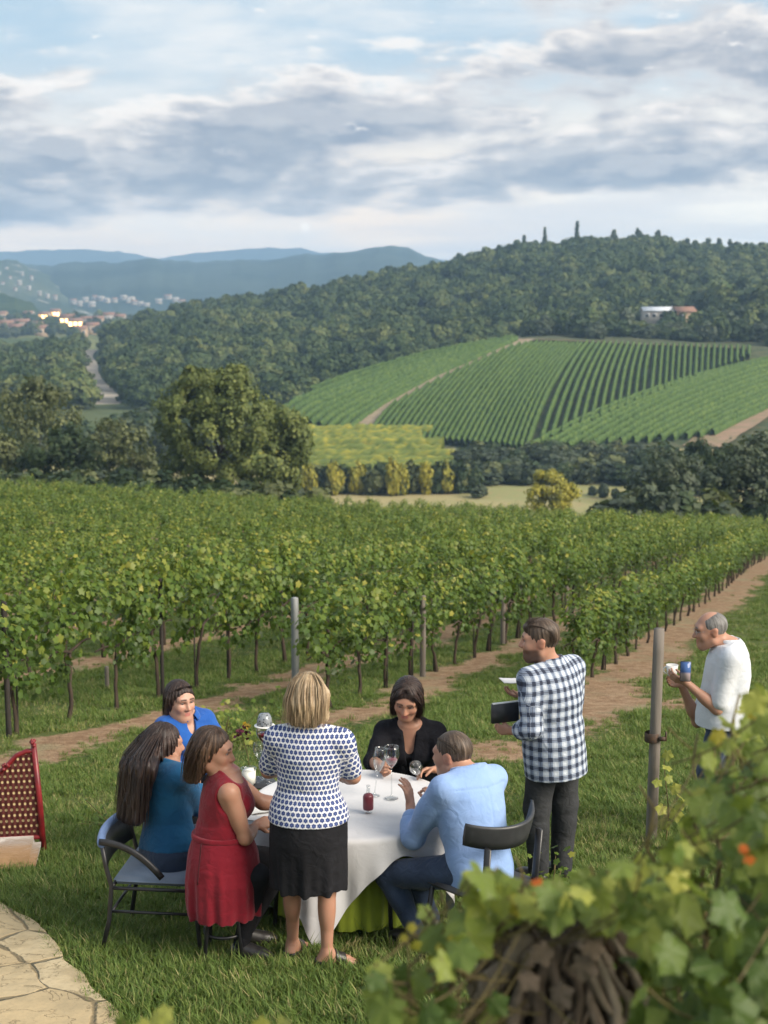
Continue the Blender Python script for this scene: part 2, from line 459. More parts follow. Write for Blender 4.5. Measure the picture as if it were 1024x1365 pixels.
def knoll_z(px, t):
    px = np.asarray(px, float); t = np.asarray(t, float)
    z0 = VALLEY-.6; z1 = zpix(np.interp(px, _kp, _kc), K1); z2 = zpix(np.interp(px, _kp, _k2), K2)
    tt = np.clip(t, 0, 1); e = tt*(1.12-.12*tt)
    a = z0+(z1-z0)*e
    b = z1+(z2-z1)*np.clip(t-1, 0, 1)
    return np.where(t <= 1, a, b)
def knoll_y(t): t = np.asarray(t, float); return np.where(t <= 1, K0+(K1-K0)*t, K1+(K2-K1)*(t-1))
def knoll_pt(px, t):
    y = knoll_y(t); return np.stack([(np.asarray(px, float)-CX)/FPX*y/.992, y, knoll_z(px, t)], -1)
def knoll_t(px, py):
    lo, hi = -.05, 1.0
    for _ in range(40):
        m = (lo+hi)/2
        if pix(knoll_pt(px, m))[1] > py: lo = m
        else: hi = m
    return (lo+hi)/2
m_soil, t_, b_ = mat_base('hill soil'); c_ = t_.coord('Object')
t_.l.new(t_.mix(t_.ss(t_.noise(c_, .25, 6), .35, .65), (.040, .058, .022), (.085, .085, .038)), b_.inputs['Base Color'])
b_.inputs['Roughness'].default_value = .95
tt = np.concatenate([np.linspace(-.1, 1, 60), np.linspace(1.04, 2, 30)]); pp = np.linspace(250, 1250, 220)
PXg, Tg = np.meshgrid(pp, tt)
sheet('vineyard_hill', PXg, knoll_y(Tg), knoll_z(PXg, Tg)+(fbm(PXg*.05, Tg*20, 2, 4)-.4)*.5, m_soil)

F0, F1 = 430.0, 900.0
_fp = np.array([-300, -100, 0, 60, 110, 150, 200, 270, 340, 400, 450, 500, 550, 590, 650, 700, 740, 780, 860, 900, 960, 1024, 1150, 1350])
_fc = np.array([475, 470, 462, 456, 452, 440, 420, 401, 393, 384, 373, 363, 354, 347, 333, 323, 318, 313, 314, 322, 326, 327, 330, 335])
def forest_y1(px): return np.interp(px, [-300, 100, 300, 600], [740, 760, 850, F1])
def forest_z(px, t):
    px = np.asarray(px, float); t = np.asarray(t, float); y1 = forest_y1(px)
    z1 = zpix(np.interp(px, _fp, _fc), y1)-8.5
    e = smooth(-.5, 1.25, t); e0 = smooth(-.5, 1.25, 0); e1 = smooth(-.5, 1.25, 1)
    f = (e-e0)/(e1-e0)
    gully = (fbm(px*.012, t*2.2, 3, 12)-.47)*14*np.clip(t, 0, 1)*(1-np.clip(t, 0, 1))*2
    z0 = VALLEY-1
    back = np.clip(t-1, 0, 1)*30
    return z0+(z1-z0)*np.clip(f, 0, 1)+gully-back
def forest_pt(px, t):
    px = np.asarray(px, float); t = np.asarray(t, float)
    y = F0+(forest_y1(px)-F0)*t
    return np.stack([(px-CX)/FPX*y/.992, y, forest_z(px, t)], -1)
def forest_t(px, py):
    lo, hi = 0.0, 1.0
    for _ in range(40):
        m = (lo+hi)/2
        if pix(forest_pt(px, m))[1] > py: lo = m
        else: hi = m
    return (lo+hi)/2
m_fl = simple('forest floor', (.025, .042, .018), (.04, .06, .022), .95, .05)
pp = np.linspace(-300, 1350, 260); tt = np.linspace(0, 1.6, 90); PXg, Tg = np.meshgrid(pp, tt)
q = forest_pt(PXg, Tg); sheet('forest_hill', PXg, q[..., 1], q[..., 2], m_fl)

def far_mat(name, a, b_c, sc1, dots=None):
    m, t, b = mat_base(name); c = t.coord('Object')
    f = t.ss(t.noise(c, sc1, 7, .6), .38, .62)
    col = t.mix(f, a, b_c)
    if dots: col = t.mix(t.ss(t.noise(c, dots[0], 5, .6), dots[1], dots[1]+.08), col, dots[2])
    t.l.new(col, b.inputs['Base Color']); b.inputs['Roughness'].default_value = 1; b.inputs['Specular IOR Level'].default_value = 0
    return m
def ridge(name, y, depth, prof, mat, z0=None, rough=1.0, seed=0, n=260, base=None):
    prof = np.array(prof, float); px = np.linspace(prof[0, 0], prof[-1, 0], n); t = np.linspace(0, 1.5, 40)
    PXg, Tg = np.meshgrid(px, t)
    z1 = zpix(np.interp(px, prof[:, 0], prof[:, 1]), y)+rough*(fbm(px*.09, px*0+seed, 4, seed)-.47)*y*.006
    zb = VALLEY-3 if z0 is None else z0
    e = np.sin(np.clip(Tg, 0, 1)*math.pi/2)**.9
    nz = (fbm(PXg*.03, Tg*5, 4, seed+3)-.47)*y*.012*np.clip(Tg*3, 0, 1)*np.clip((1.05-Tg)*4, 0, 1)
    Z = zb+(z1[None]-zb)*e*np.where(Tg > 1, 1-(Tg-1)*.9, 1)+nz*rough
    return sheet(name, PXg, y-depth+depth*Tg, Z, mat)
ridge('town_slope', 1500, 620, [(-350, 418), (-100, 420), (0, 424), (60, 422), (120, 423), (180, 425), (230, 426), (300, 436), (420, 450)],
      far_mat('town fields', (.06, .085, .03), (.16, .17, .075), .008), rough=.4, seed=3)
ridge('wooded_rise', 1650, 300, [(-350, 380), (-100, 386), (0, 392), (30, 396), (52, 404), (62, 415), (90, 430)],
      far_mat('rise woods', (.022, .04, .018), (.045, .065, .028), .02), rough=.5, seed=9)
ridge('built_hillside', 2800, 900, [(-500, 330), (-150, 335), (0, 345), (40, 352), (80, 372), (110, 388), (150, 402), (220, 418), (300, 428)],
      far_mat('hillside plots', (.04, .06, .04), (.085, .10, .065), .006, (.02, .60, (.34, .30, .26))), rough=.5, seed=14)
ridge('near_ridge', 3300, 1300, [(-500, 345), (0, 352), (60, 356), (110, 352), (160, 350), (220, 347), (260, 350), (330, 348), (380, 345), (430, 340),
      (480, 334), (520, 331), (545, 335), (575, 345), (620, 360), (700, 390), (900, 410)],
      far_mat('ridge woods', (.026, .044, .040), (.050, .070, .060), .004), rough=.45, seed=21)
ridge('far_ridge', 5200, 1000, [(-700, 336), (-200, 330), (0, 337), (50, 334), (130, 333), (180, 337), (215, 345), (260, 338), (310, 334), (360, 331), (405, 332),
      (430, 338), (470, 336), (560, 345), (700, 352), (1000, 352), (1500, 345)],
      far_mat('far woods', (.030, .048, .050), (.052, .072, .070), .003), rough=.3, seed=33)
# ---- tracks and roads lying on the hills
m_track = simple('track earth', (.30, .235, .155), (.24, .19, .125), .95, .4)
m_track2 = simple('bare red earth', (.30, .19, .13), (.22, .17, .10), .95, .3)
def ribbon(name, pts, width, mat, up=.25, sub=14, label=None):
    pts = np.array(pts); s = np.linspace(0, len(pts)-1, (len(pts)-1)*sub+1); k = np.arange(len(pts))
    Q = np.stack([np.interp(s, k, pts[:, i]) for i in range(3)], -1)
    for _ in range(6): Q[1:-1] = (Q[:-2]+2*Q[1:-1]+Q[2:])/4
    T = np.gradient(Q, axis=0); N = np.stack([T[:, 1], -T[:, 0], T[:, 0]*0], -1); N /= np.linalg.norm(N, axis=1)[:, None]
    w = width*(.8+.5*fbm(s*1.3, s*0, 3, 6))[:, None]/2
    L = Q-N*w; R = Q+N*w; L[:, 2] += up; R[:, 2] += up
    V = np.concatenate([L, R]); n = len(Q); i = np.arange(n-1)
    return link(name, mesh_np(name, V, np.stack([i, i+n, i+n+1, i+1], -1), mat), kind='structure')
kp = lambda px, py: knoll_pt(px, knoll_t(px, py))
ribbon('vineyard_track', [kp(*p) for p in ((700, 454), (660, 470), (612, 492), (560, 519), (512, 547), (484, 570), (472, 586))], 6.0, m_track, .6)
ribbon('headland', [kp(*p) for p in ((695, 453), (760, 455.5), (850, 460), (920, 463), (990, 466))], 6, m_track2, .4)
ribbon('earth_road', [kp(*p) for p in ((935, 598), (955, 583), (985, 565), (1024, 540), (1075, 512))], 9, m_track2, .5)
fpt = lambda px, py: forest_pt(px, forest_t(px, py))
ROADPX = ((128, 468), (121, 480), (126, 495), (128, 506), (136, 520), (146, 533), (138, 546), (130, 556))
ribbon('country_road', [fpt(*p) for p in ROADPX], 9.5, simple('road gravel', (.42, .36, .29), (.36, .31, .25), .95, .2), .8)
# ================================================================== foliage tools
def unit(v): return v/(np.linalg.norm(v, axis=-1, keepdims=True)+1e-9)
def grape_leaf(fine=False):
    """five-lobed leaf outline in its own plane, stalk at the origin, tip towards +y"""
    if fine:
        a = np.linspace(-math.pi*.93, math.pi*.93, 57)
        r = .66+.27*(1-np.abs(np.sin(a*2.5))**.75)+.10*np.cos(a)
        r = r*(1+.06*np.sign(np.sin(a*26))*np.abs(np.sin(a*26))**.6)
    else:
        a = np.linspace(-math.pi*.9, math.pi*.9, 11)
        r = np.array([.62, .80, .60, .88, .66, 1.0, .66, .88, .60, .80, .62])
    x = np.sin(a)*r*.95; y = np.cos(a)*r+.35
    V = [(0, .3, 0)]+[(p, q, -.16*p*p-.10*max(q, 0)**2+(.07*math.sin(a_*5)-.10*abs(p) if fine else 0)) for p, q, a_ in zip(x, y, a)]
    V.append((0, 0, 0)); n = len(V)
    F = [(0, i+1, i) for i in range(1, n-2)]+[(0, 1, n-1), (0, n-1, n-2)]
    return np.array(V), np.array(F)
QUAD = (np.array([(0, 0, 0), (.5, .5, .06), (0, 1.0, -.05), (-.5, .5, .06)]), np.array([(0, 1, 2), (0, 2, 3)]))
SPRIG = (np.array([(0, 0, 0), (.28, .35, .05), (0, .8, 0), (-.28, .35, .05), (.1, .1, .02), (.62, .30, .1), (.75, .75, 0), (.35, .55, -.05),
                   (-.1, .1, .02), (-.62, .34, .1), (-.72, .8, 0), (-.35, .55, -.05)]),
         np.array([(0, 1, 2), (0, 2, 3), (4, 5, 6), (4, 6, 7), (8, 10, 9), (8, 11, 10)]))
def place(tmpl, C, N, D, S):
    """copies of a leaf template: C positions, N normals, D tip directions, S sizes"""
    V, F = tmpl; N = unit(N); D = unit(D-N*np.sum(D*N, 1, keepdims=True)); U = np.cross(D, N)
    W = C[:, None]+S[:, None, None]*(V[None, :, 0:1]*U[:, None]+V[None, :, 1:2]*D[:, None]+V[None, :, 2:3]*N[:, None])
    m = len(V); FF = F[None]+(np.arange(len(C))*m)[:, None, None]
    return W.reshape(-1, 3), FF.reshape(-1, F.shape[1]), m
def rdir(n, r=rng): return unit(r.normal(size=(n, 3)))
def crown_mesh(name, lobes, mat, clumps=30, cr=.28, leaves=40, size=.3, tmpl=QUAD, seed=0, jit=.6, low=.35):
    """leaf clumps spread over ellipsoid lobes (centre, radii)"""
    r = np.random.default_rng(seed); Vs = []; Fs = []; A = []; n0 = 0
    for (c, rad) in lobes:
        c = np.array(c, float); rad = np.array(rad, float)
        nc = max(6, int(clumps*(rad.prod()**(2/3))/(np.mean(rad)**2)))
        d = rdir(nc*2, r); d = d[(d[:, 2] > -low) | (r.random(len(d)) < .35)][:nc]
        cc = c+d*rad*r.uniform(.62, .98, (len(d), 1))
        tone = r.uniform(-.22, .22, len(d))
        rr = cr*np.mean(rad)*r.uniform(.7, 1.35, len(d))
        k = leaves
        dd = rdir(len(d)*k, r); cen = np.repeat(cc, k, 0); rads = np.repeat(rr, k)
        pos = cen+dd*rads[:, None]*r.uniform(.45, 1.05, (len(dd), 1))
        out = unit(dd*.8+np.repeat(d, k, 0)*.7+r.normal(size=dd.shape)*jit*.5)
        tip = r.normal(size=dd.shape)*.7+np.array([0, 0, -.6])+dd*.3
        S = size*r.uniform(.6, 1.3, len(dd))
        V, F, m = place(tmpl, pos, out, tip, S)
        a = np.clip(.45+np.repeat(tone, k)+r.normal(size=len(dd))*.13, 0, 1)
        Vs.append(V); Fs.append(F+n0); A.append(np.repeat(a, m)); n0 += len(V)
    return mesh_np(name, np.concatenate(Vs), np.concatenate(Fs), mat, {'rnd': np.concatenate(A)}, True)
def trunk_mesh(name, mat, base_r, h, limbs, seed=0, lean=(0, 0)):
    """tapered trunk with limbs running to the given points"""
    r = np.random.default_rng(seed); mb = MB()
    n = 9; s = np.linspace(0, 1, n)
    pts = np.stack([lean[0]*s**1.5+r.normal(size=n)*base_r*.15*s, lean[1]*s**1.5+r.normal(size=n)*base_r*.15*s, s*h-.15], -1)
    mb.tube(pts, base_r*(1-.55*s)*(1+.35*np.exp(-s*9)), 9)
    for p in limbs:
        p = np.array(p, float); st = pts[int(n*r.uniform(.5, .95))]; q = np.linspace(0, 1, 7)[:, None]
        c = st*(1-q)+p*q+np.array([0, 0, 1.])*np.sin(q*math.pi)*np.linalg.norm(p-st)*.12+r.normal(size=(7, 3))*base_r*.12*q
        mb.tube(c, base_r*.45*(1-.8*q[:, 0]), 6)
    return mb.mesh(name, mat)
def instancer(name, pts, rot, scl, idx, sources, label, **props):
    """one object: copies of the source meshes on points"""
    hid = bpy.data.collections.new(name+' sources')
    for i, me in enumerate(sources):
        o = bpy.data.objects.new('%s_%02d' % (name, i), me); hid.objects.link(o)
    n = len(pts); me = bpy.data.meshes.new(name); me.vertices.add(n); me.vertices.foreach_set('co', np.asarray(pts, np.float32).ravel())
    for a, ty, v in (('rot', 'FLOAT_VECTOR', rot), ('scl', 'FLOAT_VECTOR', scl)):
        at = me.attributes.new(a, ty, 'POINT'); at.data.foreach_set('vector', np.asarray(v, np.float32).ravel())
    at = me.attributes.new('idx', 'INT', 'POINT'); at.data.foreach_set('value', np.asarray(idx, np.int32))
    o = link(name, me, None, None, **props); o['kind'] = 'stuff'; o['label'] = label
    g = bpy.data.node_groups.new(name, 'GeometryNodeTree')
    g.interface.new_socket('Geometry', in_out='INPUT', socket_type='NodeSocketGeometry')
    g.interface.new_socket('Geometry', in_out='OUTPUT', socket_type='NodeSocketGeometry')
    gi = g.nodes.new('NodeGroupInput'); go = g.nodes.new('NodeGroupOutput')
    ci = g.nodes.new('GeometryNodeCollectionInfo'); ci.inputs['Collection'].default_value = hid
    ci.inputs['Separate Children'].default_value = True; ci.inputs['Reset Children'].default_value = True
    ip = g.nodes.new('GeometryNodeInstanceOnPoints'); ip.inputs['Pick Instance'].default_value = True
    def na(nm, ty):
        q = g.nodes.new('GeometryNodeInputNamedAttribute'); q.data_type = ty; q.inputs['Name'].default_value = nm
        return q.outputs['Attribute']
    g.links.new(gi.outputs[0], ip.inputs['Points']); g.links.new(ci.outputs[0], ip.inputs['Instance'])
    g.links.new(na('idx', 'INT'), ip.inputs['Instance Index'])
    g.links.new(na('rot', 'FLOAT_VECTOR'), ip.inputs['Rotation']); g.links.new(na('scl', 'FLOAT_VECTOR'), ip.inputs['Scale'])
    g.links.new(ip.outputs[0], go.inputs[0])
    md = o.modifiers.new('scatter', 'NODES'); md.node_group = g
    return o

ORD = ['first', 'second', 'third', 'fourth', 'fifth', 'sixth', 'seventh', 'eighth', 'ninth', 'tenth', 'eleventh', 'twelfth', 'thirteenth', 'fourteenth',
       'fifteenth', 'sixteenth', 'seventeenth', 'eighteenth', 'nineteenth', 'twentieth']
TENS = {2: 'twenty', 3: 'thirty', 4: 'forty', 5: 'fifty', 6: 'sixty', 7: 'seventy', 8: 'eighty', 9: 'ninety'}
def ordinal(i):
    if i < 20: return ORD[i]
    q, r = divmod(i+1, 10)
    return TENS[q][:-1]+'ieth' if r == 0 else TENS[q]+'-'+ORD[r-1]

# ================================================================== grapevines of the near field
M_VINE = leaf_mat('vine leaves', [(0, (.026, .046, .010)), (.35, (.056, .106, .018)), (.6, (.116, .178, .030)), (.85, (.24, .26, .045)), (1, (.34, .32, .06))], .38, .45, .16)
M_BARK = simple('vine bark', (.062, .045, .032), (.030, .022, .017), .95, 14, bmp=.8, bscale=40, stretch=(1, 1, .25))
M_STAKE = simple('dark stake', (.040, .034, .030), (.022, .019, .017), .85, 10, bmp=.3, stretch=(1, 1, .2))
def vine_foliage(seed, n=540, size=.058, tmpl=None, spread=.60):
    r = np.random.default_rng(seed); tmpl = tmpl or grape_leaf()
    nc = 26
    cx = r.uniform(-spread, spread, nc); cz = r.uniform(.78, 1.52, nc)+.14*np.cos(cx/spread*1.5); cy = r.normal(size=nc)*.15
    cx[:5] *= .9; cz[:5] = r.uniform(1.5, 1.82, 5); cy[:5] *= .6
    cz[5:9] = r.uniform(.62, .8, 4); cx[5:9] *= .6
    k = n//nc; c = np.repeat(np.stack([cx, cy, cz], -1), k, 0)
    d = rdir(len(c), r); pos = c+d*np.array([.23, .18, .21])*r.uniform(.4, 1.1, (len(c), 1))
    out = unit(np.stack([d[:, 0]*.5, np.sign(pos[:, 1])*.5+d[:, 1]*.5, .35+.5*smooth(.9, 1.5, pos[:, 2])+d[:, 2]*.4], -1)+r.normal(size=d.shape)*.38)
    tip = np.stack([r.normal(size=len(c))*.6, np.sign(pos[:, 1])*.35+r.normal(size=len(c))*.3, -.8+r.normal(size=len(c))*.35], -1)
    S = size*r.uniform(.6, 1.3, len(c))
    V, F, m = place(tmpl, pos, out, tip, S)
    tone = np.repeat(r.normal(size=nc)*.07, k)
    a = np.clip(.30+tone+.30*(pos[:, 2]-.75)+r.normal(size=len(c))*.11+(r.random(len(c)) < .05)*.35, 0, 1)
    # a few upright shoots with small young leaves
    Vs, Fs, As = [V], [F], [np.repeat(a, m)]; n0 = len(V)
    for _ in range(6):
        b = np.array([r.uniform(-spread, spread), r.normal()*.1, 1.55]); h = r.uniform(.25, .5); q = r.uniform(0, 1, 12)
        p = b+np.stack([q*r.normal()*.15, q*r.normal()*.12, q*h], -1)
        V, F, m = place(tmpl, p, rdir(12, r)+np.array([0, 0, .5]), rdir(12, r), size*r.uniform(.4, .75, 12)*(1.1-.5*q))
        Vs.append(V); Fs.append(F+n0); As.append(np.repeat(np.clip(.62+r.normal(size=12)*.12, 0, 1), m)); n0 += len(V)
    return np.concatenate(Vs), np.concatenate(Fs), np.concatenate(As)
def vine_trunk(seed):
    r = np.random.default_rng(seed); mb = MB(); z = np.linspace(-.08, .86, 8)
    wob = np.cumsum(r.normal(size=(8, 2))*.016, 0)
    pts = np.stack([wob[:, 0]+r.normal()*.05*z, wob[:, 1], z], -1)
    mb.tube(pts, np.interp(z, [-.08, .0, .2, .86], [.044, .038, .030, .026])*r.uniform(.85, 1.2), 8)
    for s in (-1, 1):
        q = np.linspace(0, 1, 7)
        mb.tube(np.stack([pts[-1, 0]+s*q*.55, pts[-1, 1]+r.normal(size=7)*.012, .84+.07*np.sin(q*2.5)+r.normal(size=7)*.01], -1), .019*(1.1-.6*q), 6)
    return mb
vine_protos = []
NV = 8
for i in range(NV):
    V, F, A = vine_foliage(100+i)
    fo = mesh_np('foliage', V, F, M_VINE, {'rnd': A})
    tr = vine_trunk(200+i).mesh('trunk', M_BARK)
    sk = MB().tube([(.05, .03, -.1), (.055, .03, .5), (.05, .035, 1.15)], [.014, .014, .013], 6).mesh('stake', M_STAKE) if i % 2 else None
    vine_protos.append((fo, tr, sk))
ROWNAME = {0: 'in the right-hand row beyond the plaid man', 1: 'in the row headed by the grey post',
           2: 'in the long front row at the left', 3: 'in the row behind the long front row'}
cands = []
ROW_ANG = math.atan2(1, ROW_SLOPE)
for k in range(0, 30):
    y0 = {0: 19.6, 1: 17.4}.get(k, 10.0); y = y0; n = 0
    while y < 96:
        x = row_x(k, y)+.10*math.sin(y*.21+k*2.1); z = float(H(x, y)); px, py = pix((x, y, z+1.2))
        if -70 < px < 1095: cands.append((math.hypot(x, y), k, n, x, y, z)); n += 1
        y += 1.10*RN if k else 1.13*RN
cands.sort()
near, rest = cands[:292], cands[292:]
for (d, k, n, x, y, z) in near:
    j = int(rng.integers(NV)); fo, tr, sk = vine_protos[j]
    if k in ROWNAME: lab = 'leafy grapevine %s from the near end %s' % (ordinal(n), ROWNAME[k])
    else: lab = 'grapevine in the crowded rows seen above the long front row'
    sc_ = rng.uniform(.90, 1.08)*(1.0 if k else .93)
    e = empty('grapevine', (x, y, z), lab, 'grapevine', 'grapevines in the rows behind the party' if k in ROWNAME else 'grapevines in the rows beyond the front row', ROW_ANG+(math.pi if rng.random() < .5 else 0)+rng.normal()*.06)
    e.scale = (sc_, sc_*rng.uniform(.72, .95), sc_*rng.uniform(.90, 1.06)*{0: .84, 1: .88, 2: 1.0}.get(k, .86))
    e.empty_display_size = .05
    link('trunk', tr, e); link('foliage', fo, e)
    if sk: link('stake', sk, e)
far_src = []
for i in range(5):
    V, F, A = vine_foliage(300+i, 460, .066)
    far_src.append(mesh_np('far vine', V, F, M_VINE, {'rnd': A}))
pts = [(x, y, z) for (_, k, n, x, y, z) in rest]
nr = len(pts)
instancer('vineyard_rows', pts, np.stack([np.zeros(nr), np.zeros(nr), ROW_ANG+rng.choice([0, math.pi], nr)+rng.normal(size=nr)*.08], -1),
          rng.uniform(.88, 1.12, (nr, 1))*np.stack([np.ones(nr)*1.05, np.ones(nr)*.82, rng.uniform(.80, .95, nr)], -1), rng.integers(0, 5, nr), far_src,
          'green vine rows massed together up to the brow of the near slope')
# ---- posts
M_GREYPOST = simple('grey weathered post', (.27, .28, .28), (.20, .205, .21), .7, 6, bmp=.25, bscale=30, stretch=(1, 1, .15))
M_WOODPOST = simple('weathered wood', (.215, .19, .165), (.125, .108, .092), .9, 9, bmp=.7, bscale=28, stretch=(1, 1, .06))
def post(name, x, y, r, h, mat, label, cat='post', seg=14, lean=(0, 0), group=None):
    mb = MB(); s = np.linspace(0, 1, 9)
    pr = [(0.001, -.3)]+[(r*(1+.03*math.sin(i*1.9)), -.3+(h+.3)*i/8) for i in range(8)]+[(r*.98, h-.012), (r*.86, h), (.001, h+.004)]
    mb.lathe(pr, seg)
    V = mb.V[0]; V[:, 0] += lean[0]*V[:, 2]/h; V[:, 1] += lean[1]*V[:, 2]/h
    o = mb.obj(name, mat, None, True, (x, y, float(H(x, y)))); return tag(o, label, cat, group)
def row_at_px(k, px, ylo=8, yhi=80):
    """point of row k that stands in picture column px"""
    ys = np.linspace(ylo, yhi, 4000); xs = row_x(k, ys); u = [pix((a, b, float(c)))[0] for a, b, c in zip(xs, ys, H(xs, ys))]
    i = int(np.argmin(np.abs(np.array(u)-px))); return xs[i], ys[i]
g = G(394, 925); 
post('end_post', g[0], g[1], .052, (925-794)/FPX*g[1]/math.cos(PITCH)*1.02, M_GREYPOST, 'square-topped grey metal post standing behind the blonde woman, at the head of a vine row', seg=4)
for (px, top, base, r, lab) in ((12, 793, 968, .032, 'thin dark post at the left end of the long front vine row'), (215, 765, 915, .026, 'thin dark post above the vines behind the dark-haired woman')):
    x, y = row_at_px(2, px); g = (x, y); h = (pix((x, y, float(H(x, y))))[1]-top)/FPX*y/math.cos(PITCH)
    post('trellis_post', x+.05, y-.18, r, max(1.5, h), M_STAKE, lab, seg=8)
for (k, px) in ((1, 667), (1, 560), (1, 752)):
    x, y = row_at_px(k, px)
    post('trellis_post', x+.04, y-.05, .045, 1.25, M_WOODPOST, 'wooden trellis post %s' % {(1, 667): 'near the middle of the row headed by the grey post', (1, 560): 'between the leaning woman and the plaid man, near end of its row',
         (0, 871): 'left of the bald man, below the vines of the right row', (0, 800): 'right behind the plaid man, at the near end of the right row', (1, 752): 'at the far end of the row, above the plaid man', (0, 950): 'far along the right row, above the bald man'}[(k, px)], seg=10, group='wooden trellis posts')
g = G(143, 918)
post('stump_post', g[0], g[1], .03, .32, M_WOODPOST, 'short weathered stub post in the grass between vine rows at the left', seg=8)

# ================================================================== far vineyards, row by row
M_FARVINE = leaf_mat('hill vines', [(0, (.024, .052, .010)), (.5, (.052, .096, .018)), (1, (.10, .145, .028))], 0, .8, .12)
def far_row(name, pts3, label, group, w=.55, h=1.8, step=.55, mat=M_FARVINE, seed=0):
    """a hedge-like vine row built of leaf clumps along a line"""
    r = np.random.default_rng(seed); L = np.linalg.norm(np.diff(pts3, axis=0), axis=1); s = np.concatenate([[0], np.cumsum(L)])
    n = max(6, int(s[-1]/step)); q = np.linspace(0, s[-1], n)
    Q = np.stack([np.interp(q, s, pts3[:, i]) for i in range(3)], -1)
    T = unit(np.gradient(Q, axis=0)); N = unit(np.stack([T[:, 1], -T[:, 0], T[:, 0]*0], -1))
    an = np.linspace(-.25, math.pi+.25, 8); hh = h*(.86+.28*r.random(n)); ww = w*(.75+.5*r.random(n))
    V = Q[:, None]+N[:, None]*(np.cos(an)[None, :, None]*ww[:, None, None]*(.8+.4*r.random((n, 8, 1))))
    V[:, :, 2] += (.45+np.clip(np.sin(an), -.2, 1)[None]*(hh[:, None]-.45))*(.9+.2*r.random((n, 8)))
    i = np.arange(n-1)[:, None]*8; j = np.arange(7)[None]
    F = np.stack([i+j, i+j+1, i+8+j+1, i+8+j], -1).reshape(-1, 4)
    a = np.clip(.45+r.normal(size=(n, 8))*.22+np.sin(an)[None]*.12, 0, 1)
    o = link(name, mesh_np(name, V.reshape(-1, 3), F, mat, {'rnd': a.ravel()}, True))
    return tag(o, label, 'vine row', group)
def knoll_row(a, b, n=60, bow=0):
    ta, tb = knoll_t(*a), knoll_t(*b); s = np.linspace(0, 1, n)
    return knoll_pt(a[0]+(b[0]-a[0])*s+bow*np.sin(s*math.pi), ta+(tb-ta)*s)
def field_border(px): return float(np.interp(px, [480, 512, 560, 612, 660, 690, 718, 850, 990, 1030], [584, 549, 521, 494, 472, 460, 458, 463, 467, 470]))
rowsA = []
for b in np.arange(493, 702, 7.7):
    yb = 586+(b-497)*.083; m_ = np.interp(b, [493, 600, 650, 702], [.78, .74, .66, .50]); yy = yb
    while yy > field_border(b+m_*(yb-yy)) and yy > 455: yy -= .5
    yy += 3
    if yb-yy > 6: rowsA.append(((b, yb), (b+m_*(yb-yy), yy), -3))
t0 = rowsA[-1][1][0]
for T in np.arange(t0+7.6, 992, 7.6):
    m_ = np.interp(T, [t0, 830, 880, 1000], [.47, .24, .04, 0.0]); yt = field_border(T); yy = yt
    while yy < 602-(T-m_*(yy-yt)-702)*.4228 and yy < 600: yy += .5
    if yy-yt > 6: rowsA.append(((T-m_*(yy-yt), yy), (T, yt), -2*(m_ > .1)))
for i, (bot, top, bow) in enumerate(rowsA):
    far_row('hill_vine_row', knoll_row(bot, top, bow=bow), 'straight vine row on the big hillside field, %s from its left edge' % ordinal(i), 'vine rows of the big hillside field', w=.50, seed=i)
nB = 15
for j in range(nB):
    f = j/(nB-1)
    a = (704+243*f, 603-20*f**1.3); b = (1090, 448+72*f)
    far_row('hill_vine_row', knoll_row(a, b), 'slanting vine row on the lighter hillside field at the right, %s from its upper edge' % ordinal(j), 'vine rows of the right hillside field', h=1.9, seed=100+j)
nC = 10
for j in range(nC):
    f = .09+.91*j/(nC-1); q = np.linspace(0, 1, 9)
    ta = np.array([(474, 584), (484, 571), (497, 560), (512, 548), (545, 528), (580, 508), (615, 491), (652, 473), (686, 456)], float)
    ra = np.array([(352, 556), (385, 534), (425, 518), (470, 502), (515, 489), (560, 477), (605, 467), (645, 460), (680, 454)], float)
    L_ = ta*(1-f)+ra*f; pts_ = np.array([knoll_pt(a[0], knoll_t(*a)) for a in L_])
    far_row('hill_vine_row', pts_, 'vine row on the left hillside field across the track, %s from the track' % ordinal(j), 'vine rows of the left hillside field', w=.8, seed=150+j)
M_YVINE = leaf_mat('yellowing vines', [(0, (.060, .098, .020)), (.5, (.125, .155, .030)), (1, (.30, .27, .035))], 0, .8, .2)
for j in range(12):
    y = 268+j*5.0; s = np.linspace(0, 1, 30); pxa, pxb = 335+rng.uniform(-20, 10), 628-j*4.5+rng.uniform(-34, 4)
    X = ((pxa+(pxb-pxa)*s)-CX)/FPX*y/.992; Z = H(X, s*0+y)+j*.16
    far_row('yellow_vine_row', np.stack([X, s*0+y, Z], -1), 'yellow-green vine row on the valley floor behind the hedge, %s row back' % ordinal(j), 'yellowing vine rows in the valley', w=1.0, h=rng.uniform(1.2, 2.4)+.05*j, step=.8, mat=M_YVINE, seed=200+j)
# ================================================================== forest on the hill (one mass) and single trees
M_FOREST = leaf_mat('forest leaves', [(0, (.027, .050, .015)), (.5, (.066, .098, .028)), (1, (.155, .172, .05))], .15, .7, .75)
M_TREE = leaf_mat('tree leaves', [(0, (.050, .074, .020)), (.5, (.125, .155, .042)), (1, (.23, .245, .062))], .25, .6, .1)
M_OLIVE = leaf_mat('olive leaves', [(0, (.05, .064, .026)), (.5, (.125, .140, .056)), (1, (.21, .22, .09))], .25, .6, .1)
M_DARK = leaf_mat('dark leaves', [(0, (.016, .032, .012)), (.5, (.040, .064, .024)), (1, (.085, .11, .038))], .2, .6, .15)
M_GREY = leaf_mat('grey-green leaves', [(0, (.034, .050, .030)), (.5, (.070, .090, .052)), (1, (.125, .145, .085))], .2, .6, .15)
M_YELLOW = leaf_mat('yellow leaves', [(0, (.16, .17, .03)), (.5, (.34, .31, .045)), (1, (.52, .44, .06))], .3, .6, .1)
